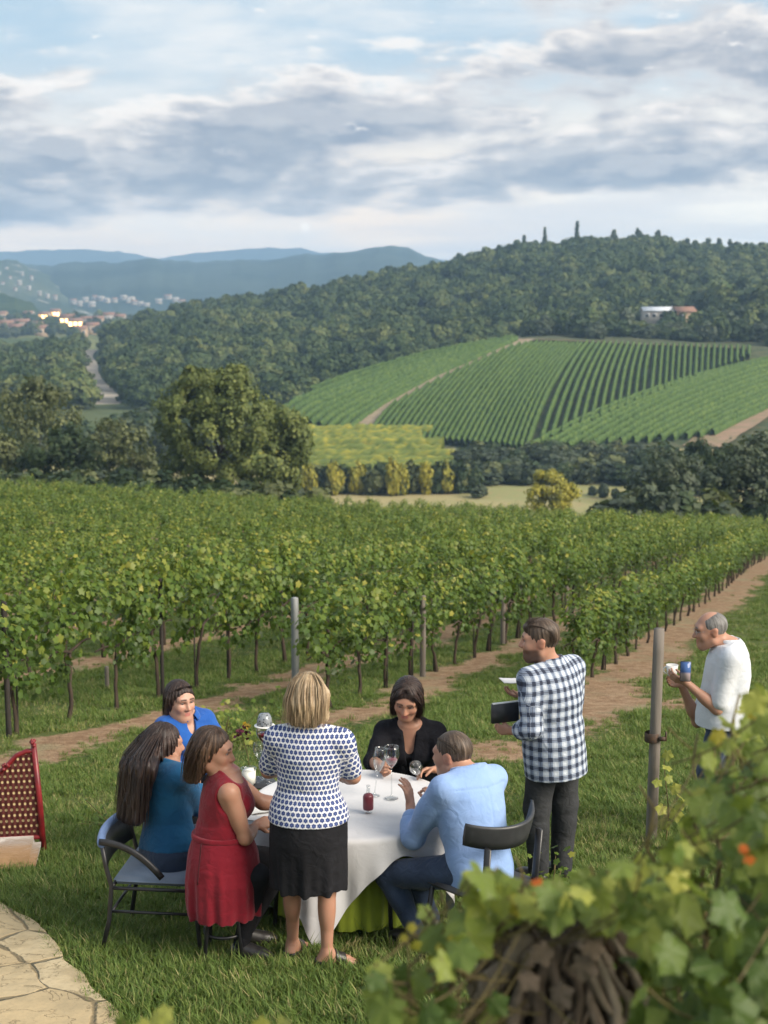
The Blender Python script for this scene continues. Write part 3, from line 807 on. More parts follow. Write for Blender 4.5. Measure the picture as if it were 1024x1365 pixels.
M_TRUNK = simple('tree bark', (.075, .060, .045), (.045, .036, .028), .95, 5, bmp=.6, stretch=(1, 1, .3))
def lobes_for(kind, seed, w=1.0, h=1.0):
    r = np.random.default_rng(seed); L = []
    if kind == 'round':
        L = [((0, 0, h*.58), (w*.40, w*.40, h*.36))]
        for i in range(6):
            a = i*math.pi/3+r.uniform(-.4, .4); L.append(((math.cos(a)*w*.27, math.sin(a)*w*.27, h*r.uniform(.42, .74)), (w*.24*r.uniform(.8, 1.2),)*2+(h*.22,)))
        L.append(((r.normal()*w*.06, r.normal()*w*.06, h*.82), (w*.22, w*.22, h*.17)))
    elif kind == 'bush':
        for i in range(7):
            a = r.uniform(0, 7); q = r.uniform(0, .32)*w; L.append(((math.cos(a)*q, math.sin(a)*q, h*r.uniform(.3, .62)), (w*.25, w*.25, h*.32)))
    elif kind == 'cypress':
        for i in range(5): L.append(((0, 0, h*(.16+.17*i)), (w*.5*(1-.16*i), w*.5*(1-.16*i), h*.16)))
    return L
# prototype crowns for the wood
fsrc = []
for i in range(7):
    hh = (9, 8, 10, 7.5, 9, 11, 8)[i]; ww = (9, 8, 8.5, 8, 10, 7, 7)[i]
    fsrc.append(crown_mesh('wood crown', lobes_for('round', 40+i, ww, hh), M_FOREST, clumps=10, cr=.40, leaves=26, size=.85, jit=.35, seed=60+i))
pts = []
for y in np.arange(428, 940, 7.6):
    for px in np.arange(-230, 1240, 7.6/y*FPX):
        p = px+rng.uniform(-.45, .45)*7.6/y*FPX; yy = y+rng.uniform(-3, 3)
        y1 = float(forest_y1(p)); t = (yy-F0)/(y1-F0)
        if t > 1.06: continue
        q = forest_pt(p, t)
        u, v = pix(q)
        if v > np.interp(u, [380, 700, 720, 1300], [560, 470, 455, 470]) and u > 400: continue     # behind the vineyard hill
        if any(abs(u-(a+(c-a)*f)) < 16 and -4 < v-(b+(d-b)*f) < 34 for (a, b), (c, d) in zip(ROADPX[:-1], ROADPX[1:]) for f in (0, .25, .5, .75)): continue
        pts.append(q)
pts = np.array(pts); nf = len(pts)
instancer('hillside_forest', pts-np.array([0, 0, .6]), np.stack([np.zeros(nf), np.zeros(nf), rng.uniform(0, 6.28, nf)], -1),
          (rng.uniform(.65, 1.6, (nf, 1))*np.where(pts[:, 1:2] > 830, .78, 1))*np.array([1, 1, .92]), rng.integers(0, 7, nf), fsrc, 'dense dark green wood covering the hill behind the vineyards')
# a sparser wood on the valley floor left
def tree(name, x, y, z, h, lobes, mat, label, cat='tree', group=None, seed=0, clumps=26, cr=.3, leaves=34, size=.34, trunk_r=.25, rz=0, tmpl=QUAD, low=.35):
    e = empty(name, (x, y, z), label, cat, group, rz)
    link('crown', crown_mesh('crown', lobes, mat, clumps, cr, leaves, size, tmpl, seed, low=low), e)
    link('trunk', trunk_mesh('trunk', M_TRUNK, trunk_r, h*.5, [np.array(c)*np.array([1, 1, .95]) for c, _ in lobes[:6]], seed), e)
    return e
def at(px, y):
    x = (px-CX)/FPX*y/.99; return x, y, float(H(x, y))
def hpx(py, x, y, z): return float(zpix(py, y))-z
def px_lobes(px0, y, z0, items):
    """lobes given as (px, py, half width px, half height px, depth shift m)"""
    L = []
    for (a, b, rw, rh, dy) in items:
        c = P(a, b, y+dy); s = (y+dy)/FPX; x0 = (px0-CX)/FPX*y/.99
        L.append(((c[0]-x0, dy, c[2]-z0), (rw*s, (rw+rh)/2*s, rh*s)))
    return L
# the big tree left of centre, standing beyond the brow
x, y, z = at(296, 122)
L = px_lobes(296, y, z, [(300, 530, 50, 42, 0), (265, 530, 40, 38, 1), (243, 555, 38, 45, 0), (330, 560, 46, 48, -1), (372, 570, 38, 36, 1), (392, 590, 26, 34, 0),
                         (285, 590, 52, 56, -1.5), (345, 615, 44, 46, -1), (240, 610, 34, 44, 0), (305, 640, 46, 36, -1), (258, 508, 20, 20, 0), (312, 506, 26, 20, 0), (375, 630, 30, 34, 0)])
tree('deciduous_tree', x, y, z, 14, L, M_TREE, 'big rounded deciduous tree standing alone below the vineyard, left of centre', seed=5, clumps=44, cr=.25, leaves=70, size=.27, trunk_r=.4, low=.9)
for (nm, px, y, items, mat, lab, sd) in (
    ('deciduous_tree', 50, 150, [(40, 545, 45, 40, 0), (80, 555, 32, 36, 1), (10, 560, 34, 44, 0), (55, 590, 48, 40, -1), (58, 520, 24, 18, 0)], M_OLIVE, 'brownish green tree at the far left edge behind the vineyard', 11),
    ('dark_bush', 90, 126, [(70, 602, 34, 30, 0), (108, 610, 32, 28, 0), (90, 588, 26, 24, 0), (48, 618, 24, 22, 1), (125, 628, 22, 20, 0)], M_DARK, 'dark dense bush in front of the brownish tree at the left', 12),
    ('olive_tree', 165, 152, [(150, 580, 30, 28, 0), (180, 600, 28, 32, 0), (140, 600, 26, 26, 0), (192, 630, 24, 26, 0), (160, 625, 26, 26, 1)], M_OLIVE, 'loose olive-coloured tree between the dark bush and the big tree', 13),
    ('dark_bush', 172, 128, [(165, 640, 20, 18, 0), (185, 646, 18, 16, 0), (150, 646, 14, 14, 0)], M_DARK, 'low dark bush at the foot of the olive-coloured tree', 14),
    ('olive_tree', 5, 128, [(0, 606, 22, 26, 0), (-25, 596, 30, 34, 0), (18, 620, 16, 18, 0)], M_OLIVE, 'small olive-coloured tree cut by the left edge of the view', 15),
    ('yellow_bush', 738, 180, [(735, 648, 26, 22, 0), (752, 662, 22, 22, 0), (718, 662, 18, 20, 0), (740, 676, 30, 16, 0), (728, 636, 16, 11, 0)], M_YELLOW, 'yellow leafy bush standing alone in the tan field', 16),
    ('grey_green_tree', 985, 118, [(985, 622, 34, 34, 0), (1010, 610, 30, 34, 1), (960, 648, 30, 30, 0), (1000, 652, 36, 34, -1), (1030, 640, 30, 40, 0)], M_GREY, 'large grey-green tree at the right edge behind the vine row', 17),
    ('grey_green_tree', 890, 135, [(885, 625, 30, 30, 0), (860, 648, 28, 28, 0), (905, 650, 30, 30, 0), (925, 632, 22, 26, 1), (846, 668, 20, 20, 0)], M_GREY, 'broad grey-green tree between the yellow bush and the right edge', 18),
    ('dark_bush', 935, 160, [(930, 605, 24, 20, 0), (955, 612, 22, 22, 0), (915, 618, 20, 18, 0)], M_DARK, 'dark tree behind the two grey-green trees on the right', 19)):
    x, y, z = at(px, y); L = px_lobes(px, y, z, items)
    tree(nm, x, y, z, 6, L, mat, lab, 'bush' if 'bush' in nm else 'tree', seed=sd, clumps=26, cr=.30, leaves=40, size=.34, trunk_r=.16, low=.8)
# hedges and scrub on the valley floor: every bush a thing
bush_src = {}
def bush_proto(mat, i, h=1.0):
    key = (mat.name, i)
    if key not in bush_src:
        L = lobes_for('bush', 70+i, 1.0, 1.0)
        bush_src[key] = (crown_mesh('crown', L, mat, 10, .42, 24, .15, QUAD, 90+i, low=1.0), trunk_mesh('trunk', M_TRUNK, .04, .4, [c for c, _ in L[:4]], i))
    return bush_src[key]
def bush(name, px, y, w, h, mat, label, group, i=0, z=None):
    x = (px-CX)/FPX*y/.99; zz = float(H(x, y)) if z is None else z
    cr, tr = bush_proto(mat, i % 4); e = empty(name, (x, y, zz), label, 'bush' if 'bush' in name else 'tree', group, rng.uniform(0, 6.28)); e.scale = (w, w, h)
    link('crown', cr, e); link('trunk', tr, e); return e
for i, px in enumerate(np.arange(398, 628, 8.2)):
    bush('hedge_bush', px, 238+rng.normal()*1.5, rng.uniform(4.0, 5.2), rng.uniform(4.4, 6.0), M_DARK if i % 3 else M_OLIVE, 'dark bush in the hedge at the edge of the tan field', 'bushes of the valley hedge', i)
for i, (px, y) in enumerate(((412, 234), (446, 235), (478, 236), (523, 234), (533, 235), (568, 236), (596, 237))):
    bush('golden_bush', px, y, 3.2, 6.8 if i in (0, 3, 4) else 6.0, M_YELLOW, 'golden yellow bush poking out of the valley hedge', 'golden bushes of the valley hedge', i)
for i, px in enumerate(np.arange(612, 850, 9)):
    y = 283+rng.normal()*8
    bush('scrub_tree', px, y, rng.uniform(5, 8), rng.uniform(3.0, 4.6), (M_GREY, M_DARK, M_GREY, M_OLIVE)[i % 4], 'dull green scrub tree at the foot of the hillside vineyard', 'scrub along the foot of the vineyard hill', i)
for i, px in enumerate(np.arange(640, 850, 10)):
    bush('scrub_tree', px, 252+rng.normal()*3, rng.uniform(5, 8), rng.uniform(3.0, 5.0), (M_GREY, M_OLIVE, M_GREY, M_DARK)[i % 4], 'dull green scrub tree at the foot of the hillside vineyard', 'scrub along the foot of the vineyard hill', i)
for i, px in enumerate(np.arange(850, 1060, 11)):
    y = 250+rng.normal()*10
    bush('scrub_tree', px, y, rng.uniform(6, 9), rng.uniform(5.5, 8), (M_GREY, M_DARK)[i % 2], 'dull green scrub tree at the foot of the hillside vineyard', 'scrub along the foot of the vineyard hill', i)
for i, px in enumerate(q_ for q_ in np.arange(-20, 330, 9.5) if not 98 < q_ < 152):
    y = 300+rng.normal()*20
    bush('valley_tree', px, y, rng.uniform(8, 12), rng.uniform(8, 12), (M_DARK, M_DARK, M_GREY)[i % 3], 'dark valley tree below the wooded hill at the left', 'dark trees along the valley at the left', i)
for i, (px, y) in enumerate(((455, 205), (468, 206), (640, 232), (790, 235), (803, 232), (822, 228), (398, 232), (388, 230))):
    bush('field_bush', px, y, rng.uniform(2, 3.5), rng.uniform(1.6, 3.0), M_GREY, 'small grey-green bush at the rim of the tan field', 'small bushes of the tan field', i)
for i, px in enumerate(np.arange(822, 1075, 12)):
    bush('scrub_bush', px, rng.uniform(108, 122), rng.uniform(3.5, 5.5), rng.uniform(3.0, 4.8), (M_GREY, M_DARK, M_OLIVE)[i % 3], 'bushy scrub just beyond the vine rows at the right', 'scrub beyond the vineyard at the right', i)
for i, px in enumerate(np.arange(-10, 425, 13)):
    bush('scrub_bush', px, rng.uniform(112, 122), rng.uniform(3.0, 4.5), rng.uniform(2.4, 3.8), (M_DARK, M_OLIVE, M_DARK, M_GREY)[i % 4], 'low bush just beyond the brow of the vineyard at the left', 'scrub beyond the vineyard at the left', i)
# trees above the hillside vineyard
for i, px in enumerate(np.arange(700, 1060, 11.5)):
    t = 1.05+.16*rng.random()+(.12 if i % 2 else 0); q = knoll_pt(px, t); hs = .62 if 835 < px < 915 else 1
    bush('hilltop_tree', px, float(q[1]), rng.uniform(8, 11), hs*rng.uniform(7.5, 10.5), (M_DARK, M_FOREST, M_GREY)[i % 3], 'dark round tree in the line above the hillside vineyard', 'trees along the top of the hillside vineyard', i, float(q[2])-.5)
for i, (px, t, w, h) in enumerate(((930, 1.75, 16, 16), (955, 1.7, 15, 17), (985, 1.72, 17, 19), (1012, 1.68, 16, 18), (1035, 1.7, 17, 20), (1020, 1.5, 13, 13), (968, 1.5, 12, 11), (1000, 1.45, 12, 11), (940, 1.5, 11, 9), (830, 1.85, 13, 11), (800, 1.85, 14, 11), (770, 1.8, 13, 11), (745, 1.75, 12, 10), (725, 1.7, 12, 9))):
    q = knoll_pt(px, t); h *= .8 if 700 < px < 840 else 1; bush('hill_tree', px, float(q[1]), w, h, (M_DARK, M_FOREST)[i % 2] if px > 900 else M_TREE, 'tall dark tree right of the white-roofed farmhouse' if px > 900 else 'lighter green tree left of the white-roofed farmhouse',
                               'big trees beside the farmhouse' if px > 900 else 'lighter trees left of the farmhouse', i, float(q[2])-.6)
# skyline trees
for (px, top, w, lab) in ((763, 293, 4.2, 'tall slim cypress on the skyline, the taller of the close pair'), (721, 302, 3.6, 'slim cypress on the skyline left of the tallest cypress'), (694, 313, 4.6, 'small pointed tree on the skyline, left of the two cypresses')):
    q = forest_pt(px, .985); z = float(q[2]); h = float(zpix(top, q[1]))-z
    L = lobes_for('cypress', 3, w, h)
    tree('cypress', float(q[0]), float(q[1]), z, h, L, M_DARK, lab, 'tree', None, int(px), 20, .4, 30, .7, .3, low=1)
for i, px in enumerate((812, 845, 868, 885, 905, 918, 934, 948, 966, 985, 1003, 1018)):
    q = forest_pt(px, 1.0); z = float(q[2])
    L = lobes_for('cypress', i, rng.uniform(6, 8.5), rng.uniform(10, 14)); L = [((a[0]+rng.normal()*.6, a[1], a[2]), b) for a, b in L]
    tree('conifer', float(q[0]), float(q[1]), z, 12, L, M_DARK, 'dark pointed conifer on the skyline at the right', 'tree', 'conifers on the right skyline', 20+i, 14, .4, 22, .9, .3, low=1)

# ================================================================== houses
M_PLASTER = simple('pale plaster', (.34, .31, .27), (.28, .25, .22), .9, .4)
M_WARM = simple('ochre plaster', (.38, .27, .17), (.32, .22, .14), .9, .4)
M_ROOF = simple('roof tiles', (.25, .14, .10), (.19, .11, .08), .9, .8)
M_PALEROOF = simple('pale roof', (.62, .64, .68), (.50, .53, .58), .5, .5)
M_BLUEROOF = simple('blue grey roof', (.36, .44, .58), (.30, .37, .50), .5, .5)
M_PANE = simple('dark pane', (.03, .035, .04), None, .2)
def lamp_mat(name, c, s):
    m = bpy.data.materials.new(name); m.use_nodes = True; b = m.node_tree.nodes['Principled BSDF']
    b.inputs['Base Color'].default_value = (.3, .2, .1, 1); b.inputs['Emission Color'].default_value = (*c, 1); b.inputs['Emission Strength'].default_value = s
    return m
M_LIT = lamp_mat('lit window', (1.0, .50, .16), 4.0)
def house(x, y, z, w, d, h, rise, wall, roof, label, group=None, rz=0, lit=False, nwin=4, cat='house', name='house', win=None):
    e = empty(name, (x, y, z), label, cat, group, rz)
    MB().box((0, 0, h/2-2), (w, d, h+4)).obj('wall', wall, e, False)
    o = .4
    V = [(-w/2-o, -d/2-o, h), (w/2+o, -d/2-o, h), (w/2+o, d/2+o, h), (-w/2-o, d/2+o, h), (-w/2-o, 0, h+rise), (w/2+o, 0, h+rise)]
    V += [(a, b, c+.25) for a, b, c in V]
    F = [(6, 7, 11, 10), (8, 9, 10, 11), (0, 1, 7, 6), (2, 3, 9, 8), (1, 5, 11, 7), (5, 2, 8, 11), (3, 4, 10, 9), (4, 0, 6, 10), (0, 4, 5, 1), (3, 2, 5, 4)]
    mb = MB(); mb.add(V, F); mb.obj('roof', roof, e, False)
    for sx in (-1, 1):
        gb = MB(); gx = sx*(w/2-.01); gb.add([(gx, -d/2, h), (gx, d/2, h), (gx, 0, h+rise)], [(0, 2, 1)]); gb.obj('gable', wall, e, False)
    for i in range(nwin):
        xx = -w/2+w*(i+.5)/nwin; ww, wh = win or (min(1.6, w/nwin*.5), h*.4)
        f = MB().box((xx, -d/2-.02, h*.5), (ww+.3, .12, wh+.3)).obj('window', M_PALEROOF if not lit else wall, e, False)
        MB().box((xx, -d/2-.09, h*.5), (ww, .06, wh)).obj('pane', M_LIT if lit else M_PANE, f, False)
    return e
q = knoll_pt(878, 1.66)
house(float(q[0])-1.5, float(q[1]), float(q[2])+1.5, 13.5, 8, 3.0, 1.5, M_PLASTER, M_PALEROOF, 'long low farmhouse with a white metal roof among the hill trees', nwin=5)
house(float(q[0])+7.2, float(q[1])-2, float(q[2])+.6, 7.5, 8, 3.6, 1.9, M_WARM, M_ROOF, 'small ochre house with a red roof, joined beside the white-roofed farmhouse', nwin=2, rz=.15)
town = [(3, 443, 16, 1), (14, 438, 12, 1), (34, 437, 14, 0), (52, 441, 13, 1), (66, 424, 11, 1), (80, 420, 10, 1), (96, 431, 12, 1), (106, 434, 12, 1), (120, 432, 9, 0),
        (60, 444, 10, 0), (28, 443, 11, 0), (136, 432, 9, 0), (150, 428, 10, 0), (10, 424, 9, 0), (45, 425, 9, 0), (128, 441, 10, 0), (165, 430, 9, 0), (112, 446, 10, 0)]
def slope_pt(px, py, y0, y1, z0, z1):
    f = (zpix(py, 1)*0)
    for y in np.linspace(y0, y1, 400):
        zt = z0+(z1-z0)*math.sin(min(1, max(0, (y-y0)/(y1-y0)))*math.pi/2)**.9
        if float(zpix(py, y)) < zt: break
    return (px-CX)/FPX*y/.996, y, zt
z1 = float(zpix(423, 1500))
for i, (px, py, w, lit) in enumerate(town):
    x, y, z = slope_pt(px, py+2, 880, 1500, VALLEY-3, z1)
    house(x, y, z, w, 9, rng.uniform(5, 7), 2.2, M_WARM if (lit or i % 2) else M_PLASTER, M_ROOF, 'town house with glowing orange windows in the valley' if lit else 'pale unlit town house in the valley', 'lit houses of the valley town' if lit else 'unlit houses of the valley town', rng.uniform(-.3, .3), bool(lit), 3, win=(2.6, 3.2) if lit else None)
z1 = float(zpix(350, 3300))
for i, (px, py) in enumerate(((104, 404), (112, 407), (120, 402), (132, 400), (140, 401), (148, 403), (158, 402), (170, 399), (176, 403), (184, 406), (192, 408), (200, 409), (228, 398), (238, 402), (128, 408), (246, 405), (180, 401), (216, 404))):
    x, y, z = slope_pt(px, py+1, 2000, 3300, VALLEY-3, z1)
    house(x, y, z+2, rng.uniform(7, 12), 8, rng.uniform(3, 4.5), 2.0, M_PLASTER, M_ROOF if i % 3 == 0 else M_PLASTER, 'pale house of the far town at the foot of the blue ridge', 'houses of the far town', rng.uniform(-.5, .5), False, 4)
z1 = float(zpix(352, 2800))
for i, (px, py) in enumerate(((8, 366), (22, 372), (34, 378), (12, 380), (46, 385), (28, 388), (60, 392), (5, 392), (70, 396), (50, 372), (38, 366), (80, 398), (18, 360))):
    x, y, z = slope_pt(px, py+1, 1900, 2800, VALLEY-3, z1+(352-345)*0)
    house(x, y, z+2, rng.uniform(4.5, 7), 5, rng.uniform(2.2, 3.2), 1.4, M_PLASTER, M_ROOF if i % 2 else M_PLASTER, 'small pale house scattered on the far left hillside', 'houses on the far left hillside', rng.uniform(-.5, .5), False, 3)
for i in range(70):
    px = rng.uniform(-20, 235); py = rng.uniform(424, 450); x, y, z = slope_pt(px, py, 880, 1500, VALLEY-3, float(zpix(423, 1500)))
    bush('town_tree', px, y, rng.uniform(8, 15), rng.uniform(7, 11), (M_DARK, M_GREY, M_FOREST)[i % 3], 'dark tree among the houses of the valley town', 'trees of the valley town', i, z-.5)
# ================================================================== the air between here and the hills
def build_haze():
    mb = MB(); x0, x1, y0, y1, za, zb = -4000, 4000, -60, 12600, VALLEY-20, 195
    mb.box(((x0+x1)/2, (y0+y1)/2, (za+zb)/2), (x1-x0, y1-y0, zb-za))
    m = bpy.data.materials.new('haze'); m.use_nodes = True; n = m.node_tree.nodes; n.clear()
    out = n.new('ShaderNodeOutputMaterial'); v = n.new('ShaderNodeVolumePrincipled')
    v.inputs['Color'].default_value = HAZE_COL; v.inputs['Density'].default_value = HAZE_DEN; v.inputs['Anisotropy'].default_value = .0
    m.node_tree.links.new(v.outputs[0], out.inputs['Volume'])
    o = mb.obj('haze', m, None, False); o['kind'] = 'stuff'; o['label'] = 'thin blue evening haze in the valley air'
HAZE_COL = (.45, .69, 1.0, 1); HAZE_DEN = 2.1e-4
build_haze()
# ================================================================== grass on the near slope
def build_grass():
    M_GRASS = leaf_mat('grass blades', [(0, (.055, .095, .020)), (.4, (.104, .172, .034)), (.75, (.19, .235, .058)), (1, (.38, .33, .15))], .3, .6, .25)
    def tuft(seed, n=46, h=.085, R=.075, dry=0.0):
        r = np.random.default_rng(seed); V = []; F = []; A = []
        for i in range(n):
            a = r.uniform(0, 6.28); q = R*math.sqrt(r.random()); x, y = q*math.cos(a), q*math.sin(a)
            L = h*r.uniform(.45, 1.35); b = r.uniform(0, 6.28); lean = r.uniform(.15, .85)*L; w = r.uniform(.0022, .0042)
            dx, dy = math.cos(b), math.sin(b); px, py = -dy*w, dx*w; k = len(V)
            for s, ww in ((0, 1), (.5, .8), (1, .08)):
                cx = x+dx*lean*s*s; cy = y+dy*lean*s*s; z = L*(s-.18*s*s)-.01
                V += [(cx-px*ww, cy-py*ww, z), (cx+px*ww, cy+py*ww, z)]
            F += [(k, k+1, k+3, k+2), (k+2, k+3, k+5, k+4)]
            t = np.clip(r.normal(.42, .14)+(r.random() < .07+dry)*.45, 0, 1); A += [t]*6
        return mesh_np('tuft', V, F, M_GRASS, {'rnd': A})
    src = [tuft(i, 50, .066) for i in range(4)]+[tuft(10, 30, .12), tuft(11, 34, .05, .09, .3), tuft(12, 56, .055, .10)]
    P_, S_, I_ = [], [], []
    bands = ((6.0, 10.5, 330), (10.5, 15, 170), (15, 24, 75), (24, 46, 22))
    ex, ey = PATH_EDGE
    for (a, b, dens) in bands:
        ym = np.linspace(a, b, 50); area = np.trapz(.60*ym, ym); n = int(area*dens)
        y = rng.uniform(a, b, n*2); keep = rng.random(n*2) < y/b; y = y[keep][:n]
        x = rng.uniform(-.305, .305, len(y))*y
        d = dirt_amount(x, y)
        pe = np.interp(y, ey[::-1], ex[::-1]); onpath = (x < pe-.03) & (y < ey.max())
        dens2 = fbm(x*.7, y*.7, 4, 77)
        ok = (rng.random(len(y)) > d*1.13+.02) & ~onpath & (rng.random(len(y)) < .45+1.1*dens2)
        x, y = x[ok], y[ok]
        s = (.72+.55*fbm(x*.45, y*.45, 3, 91)+.5*np.clip(fbm(x*1.9, y*1.9, 3, 17)-.55, 0, 1)*3)*np.where(d[ok] > .15, .65, 1.0)
        if a >= 15: s = s*1.25
        P_.append(np.stack([x, y, H(x, y)], -1)); S_.append(s)
        I_.append(np.where(rng.random(len(x)) < .07, 4, np.where(fbm(x*1.2, y*1.2, 3, 55) > .52, 5, rng.choice([0, 1, 2, 3, 6], len(x)))))
    p = np.concatenate(P_); s = np.concatenate(S_); n = len(p)
    rot = np.stack([rng.normal(size=n)*.1-.0, rng.normal(size=n)*.1, rng.uniform(0, 6.28, n)], -1)
    instancer('grass', p, rot, np.stack([s*1.1, s*1.1, s], -1), np.concatenate(I_), src, 'short rough lawn grass with dry patches around the table and between vine rows')
    print('grass tufts', n)
build_grass()
# ================================================================== the vines in the foreground
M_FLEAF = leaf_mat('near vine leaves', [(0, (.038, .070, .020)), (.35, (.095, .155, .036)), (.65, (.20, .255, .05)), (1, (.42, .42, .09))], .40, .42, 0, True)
M_YLEAF = leaf_mat('yellow or sunlit leaf', [(0, (.24, .24, .03)), (.5, (.38, .31, .035)), (1, (.42, .22, .02))], .4, .5, 0, True)
M_OLEAF = leaf_mat('orange leaf', [(0, (.55, .16, .02)), (1, (.62, .10, .02))], .4, .5, 0, True)
M_CANE = simple('green brown cane', (.16, .13, .05), (.09, .07, .035), .8, 12, bmp=.3)
def leaf_set(name, mat, pxs, pys, deps, sizes, origin, seed, tone=None, face=1.0, parent=None):
    r = np.random.default_rng(seed); T = grape_leaf(True); n = len(pxs)
    C = np.array([P(a, b, d) for a, b, d in zip(pxs, pys, deps)])-origin
    N = np.stack([r.normal(size=n)*.55, -.55*face+r.normal(size=n)*.45, .62+r.normal(size=n)*.35], -1)
    D = np.stack([r.normal(size=n)*.7, -.25+r.normal(size=n)*.35, -.75+r.normal(size=n)*.4], -1)
    V, F, m = place(T, C, N, D, sizes)
    # curl each blade a little
    a = np.repeat(np.clip((tone if tone is not None else .45)+r.normal(size=n)*.15, 0, 1), m)
    luv = np.tile(T[0]*np.array([1, 1, 0]), (n, 1))
    o = link(name, mesh_np(name, V, F, mat, {'rnd': a, 'luv': luv}, True), parent)
    return o
def leaves_each(name, mat, pxs, pys, deps, sizes, origin, seed, tone, face, parent):
    for i in range(len(pxs)): leaf_set(name, mat, pxs[i:i+1], pys[i:i+1], deps[i:i+1], sizes[i:i+1], origin, seed*50+i, tone, face, parent)
def stalks(mb, pxs, pys, deps, origin, root, r, rad=.0022):
    for a, b, d in zip(pxs, pys, deps):
        p = P(a, b, d)-origin; q = root[int(r.integers(len(root)))]
        q = p+np.clip(q-p, -.14, .14); s = np.linspace(0, 1, 5)[:, None]
        mb.tube(p*(1-s)+q*s+np.array([0, 0, -1])*np.sin(s*math.pi)*.015, rad, 5)
def bark_trunk(origin, top, base_r, seed, head=None):
    """old vine stock: twisted ropes of shredded bark round a core"""
    r = np.random.default_rng(seed); mb = MB(); H0 = top[2]; s = np.linspace(0, 1, 14)
    core = np.stack([top[0]*s**1.4, top[1]*s**1.4, -.2+(H0+.2)*s], -1)
    rad = base_r*(.72+.32*smooth(.62, .9, s)-.45*smooth(.93, 1, s))
    mb.tube(core, rad*.72, 12, 0.05)
    for i in range(190):
        a0 = r.uniform(0, 6.28); tw = r.uniform(-1.5, 4.5); i0 = r.uniform(.1, .85); q = np.linspace(i0, min(1.06, i0+r.uniform(.15, .5)), 12)
        c = np.stack([np.interp(q, s, core[:, k]) for k in range(3)], -1); rr = np.interp(q, s, rad)*r.uniform(.75, 1.35)
        an = a0+tw*(q-i0)+.25*np.sin(q*17+a0)
        c = c+np.stack([np.cos(an)*rr, np.sin(an)*rr, 0*q], -1)+r.normal(size=(12, 3))*.010
        mb.tube(c, base_r*r.uniform(.07, .24)*np.sin(np.linspace(.35, 2.9, 12))*(1+.25*r.normal(size=12)), 7, r.uniform(0, 1)**1.2, True, (1, .55))
    return mb
def m_oldbark():
    m, t, b = mat_base('shredded vine bark'); c = t.coord('Object'); v = t.vm('MULTIPLY', c, (1, 1, .18))
    f = t.m('ADD', t.m('MULTIPLY', t.attr('rnd'), .7), t.m('MULTIPLY', t.noise(v, 55, 6, .65), .45))
    t.l.new(t.ramp(f, [(.1, (.035, .027, .020)), (.45, (.16, .12, .088)), (.9, (.44, .36, .28))]), b.inputs['Base Color'])
    b.inputs['Roughness'].default_value = .95; bump(t, b, t.noise(v, 120, 5, .7), .9, .01); return m
M_OLDBARK = m_oldbark()
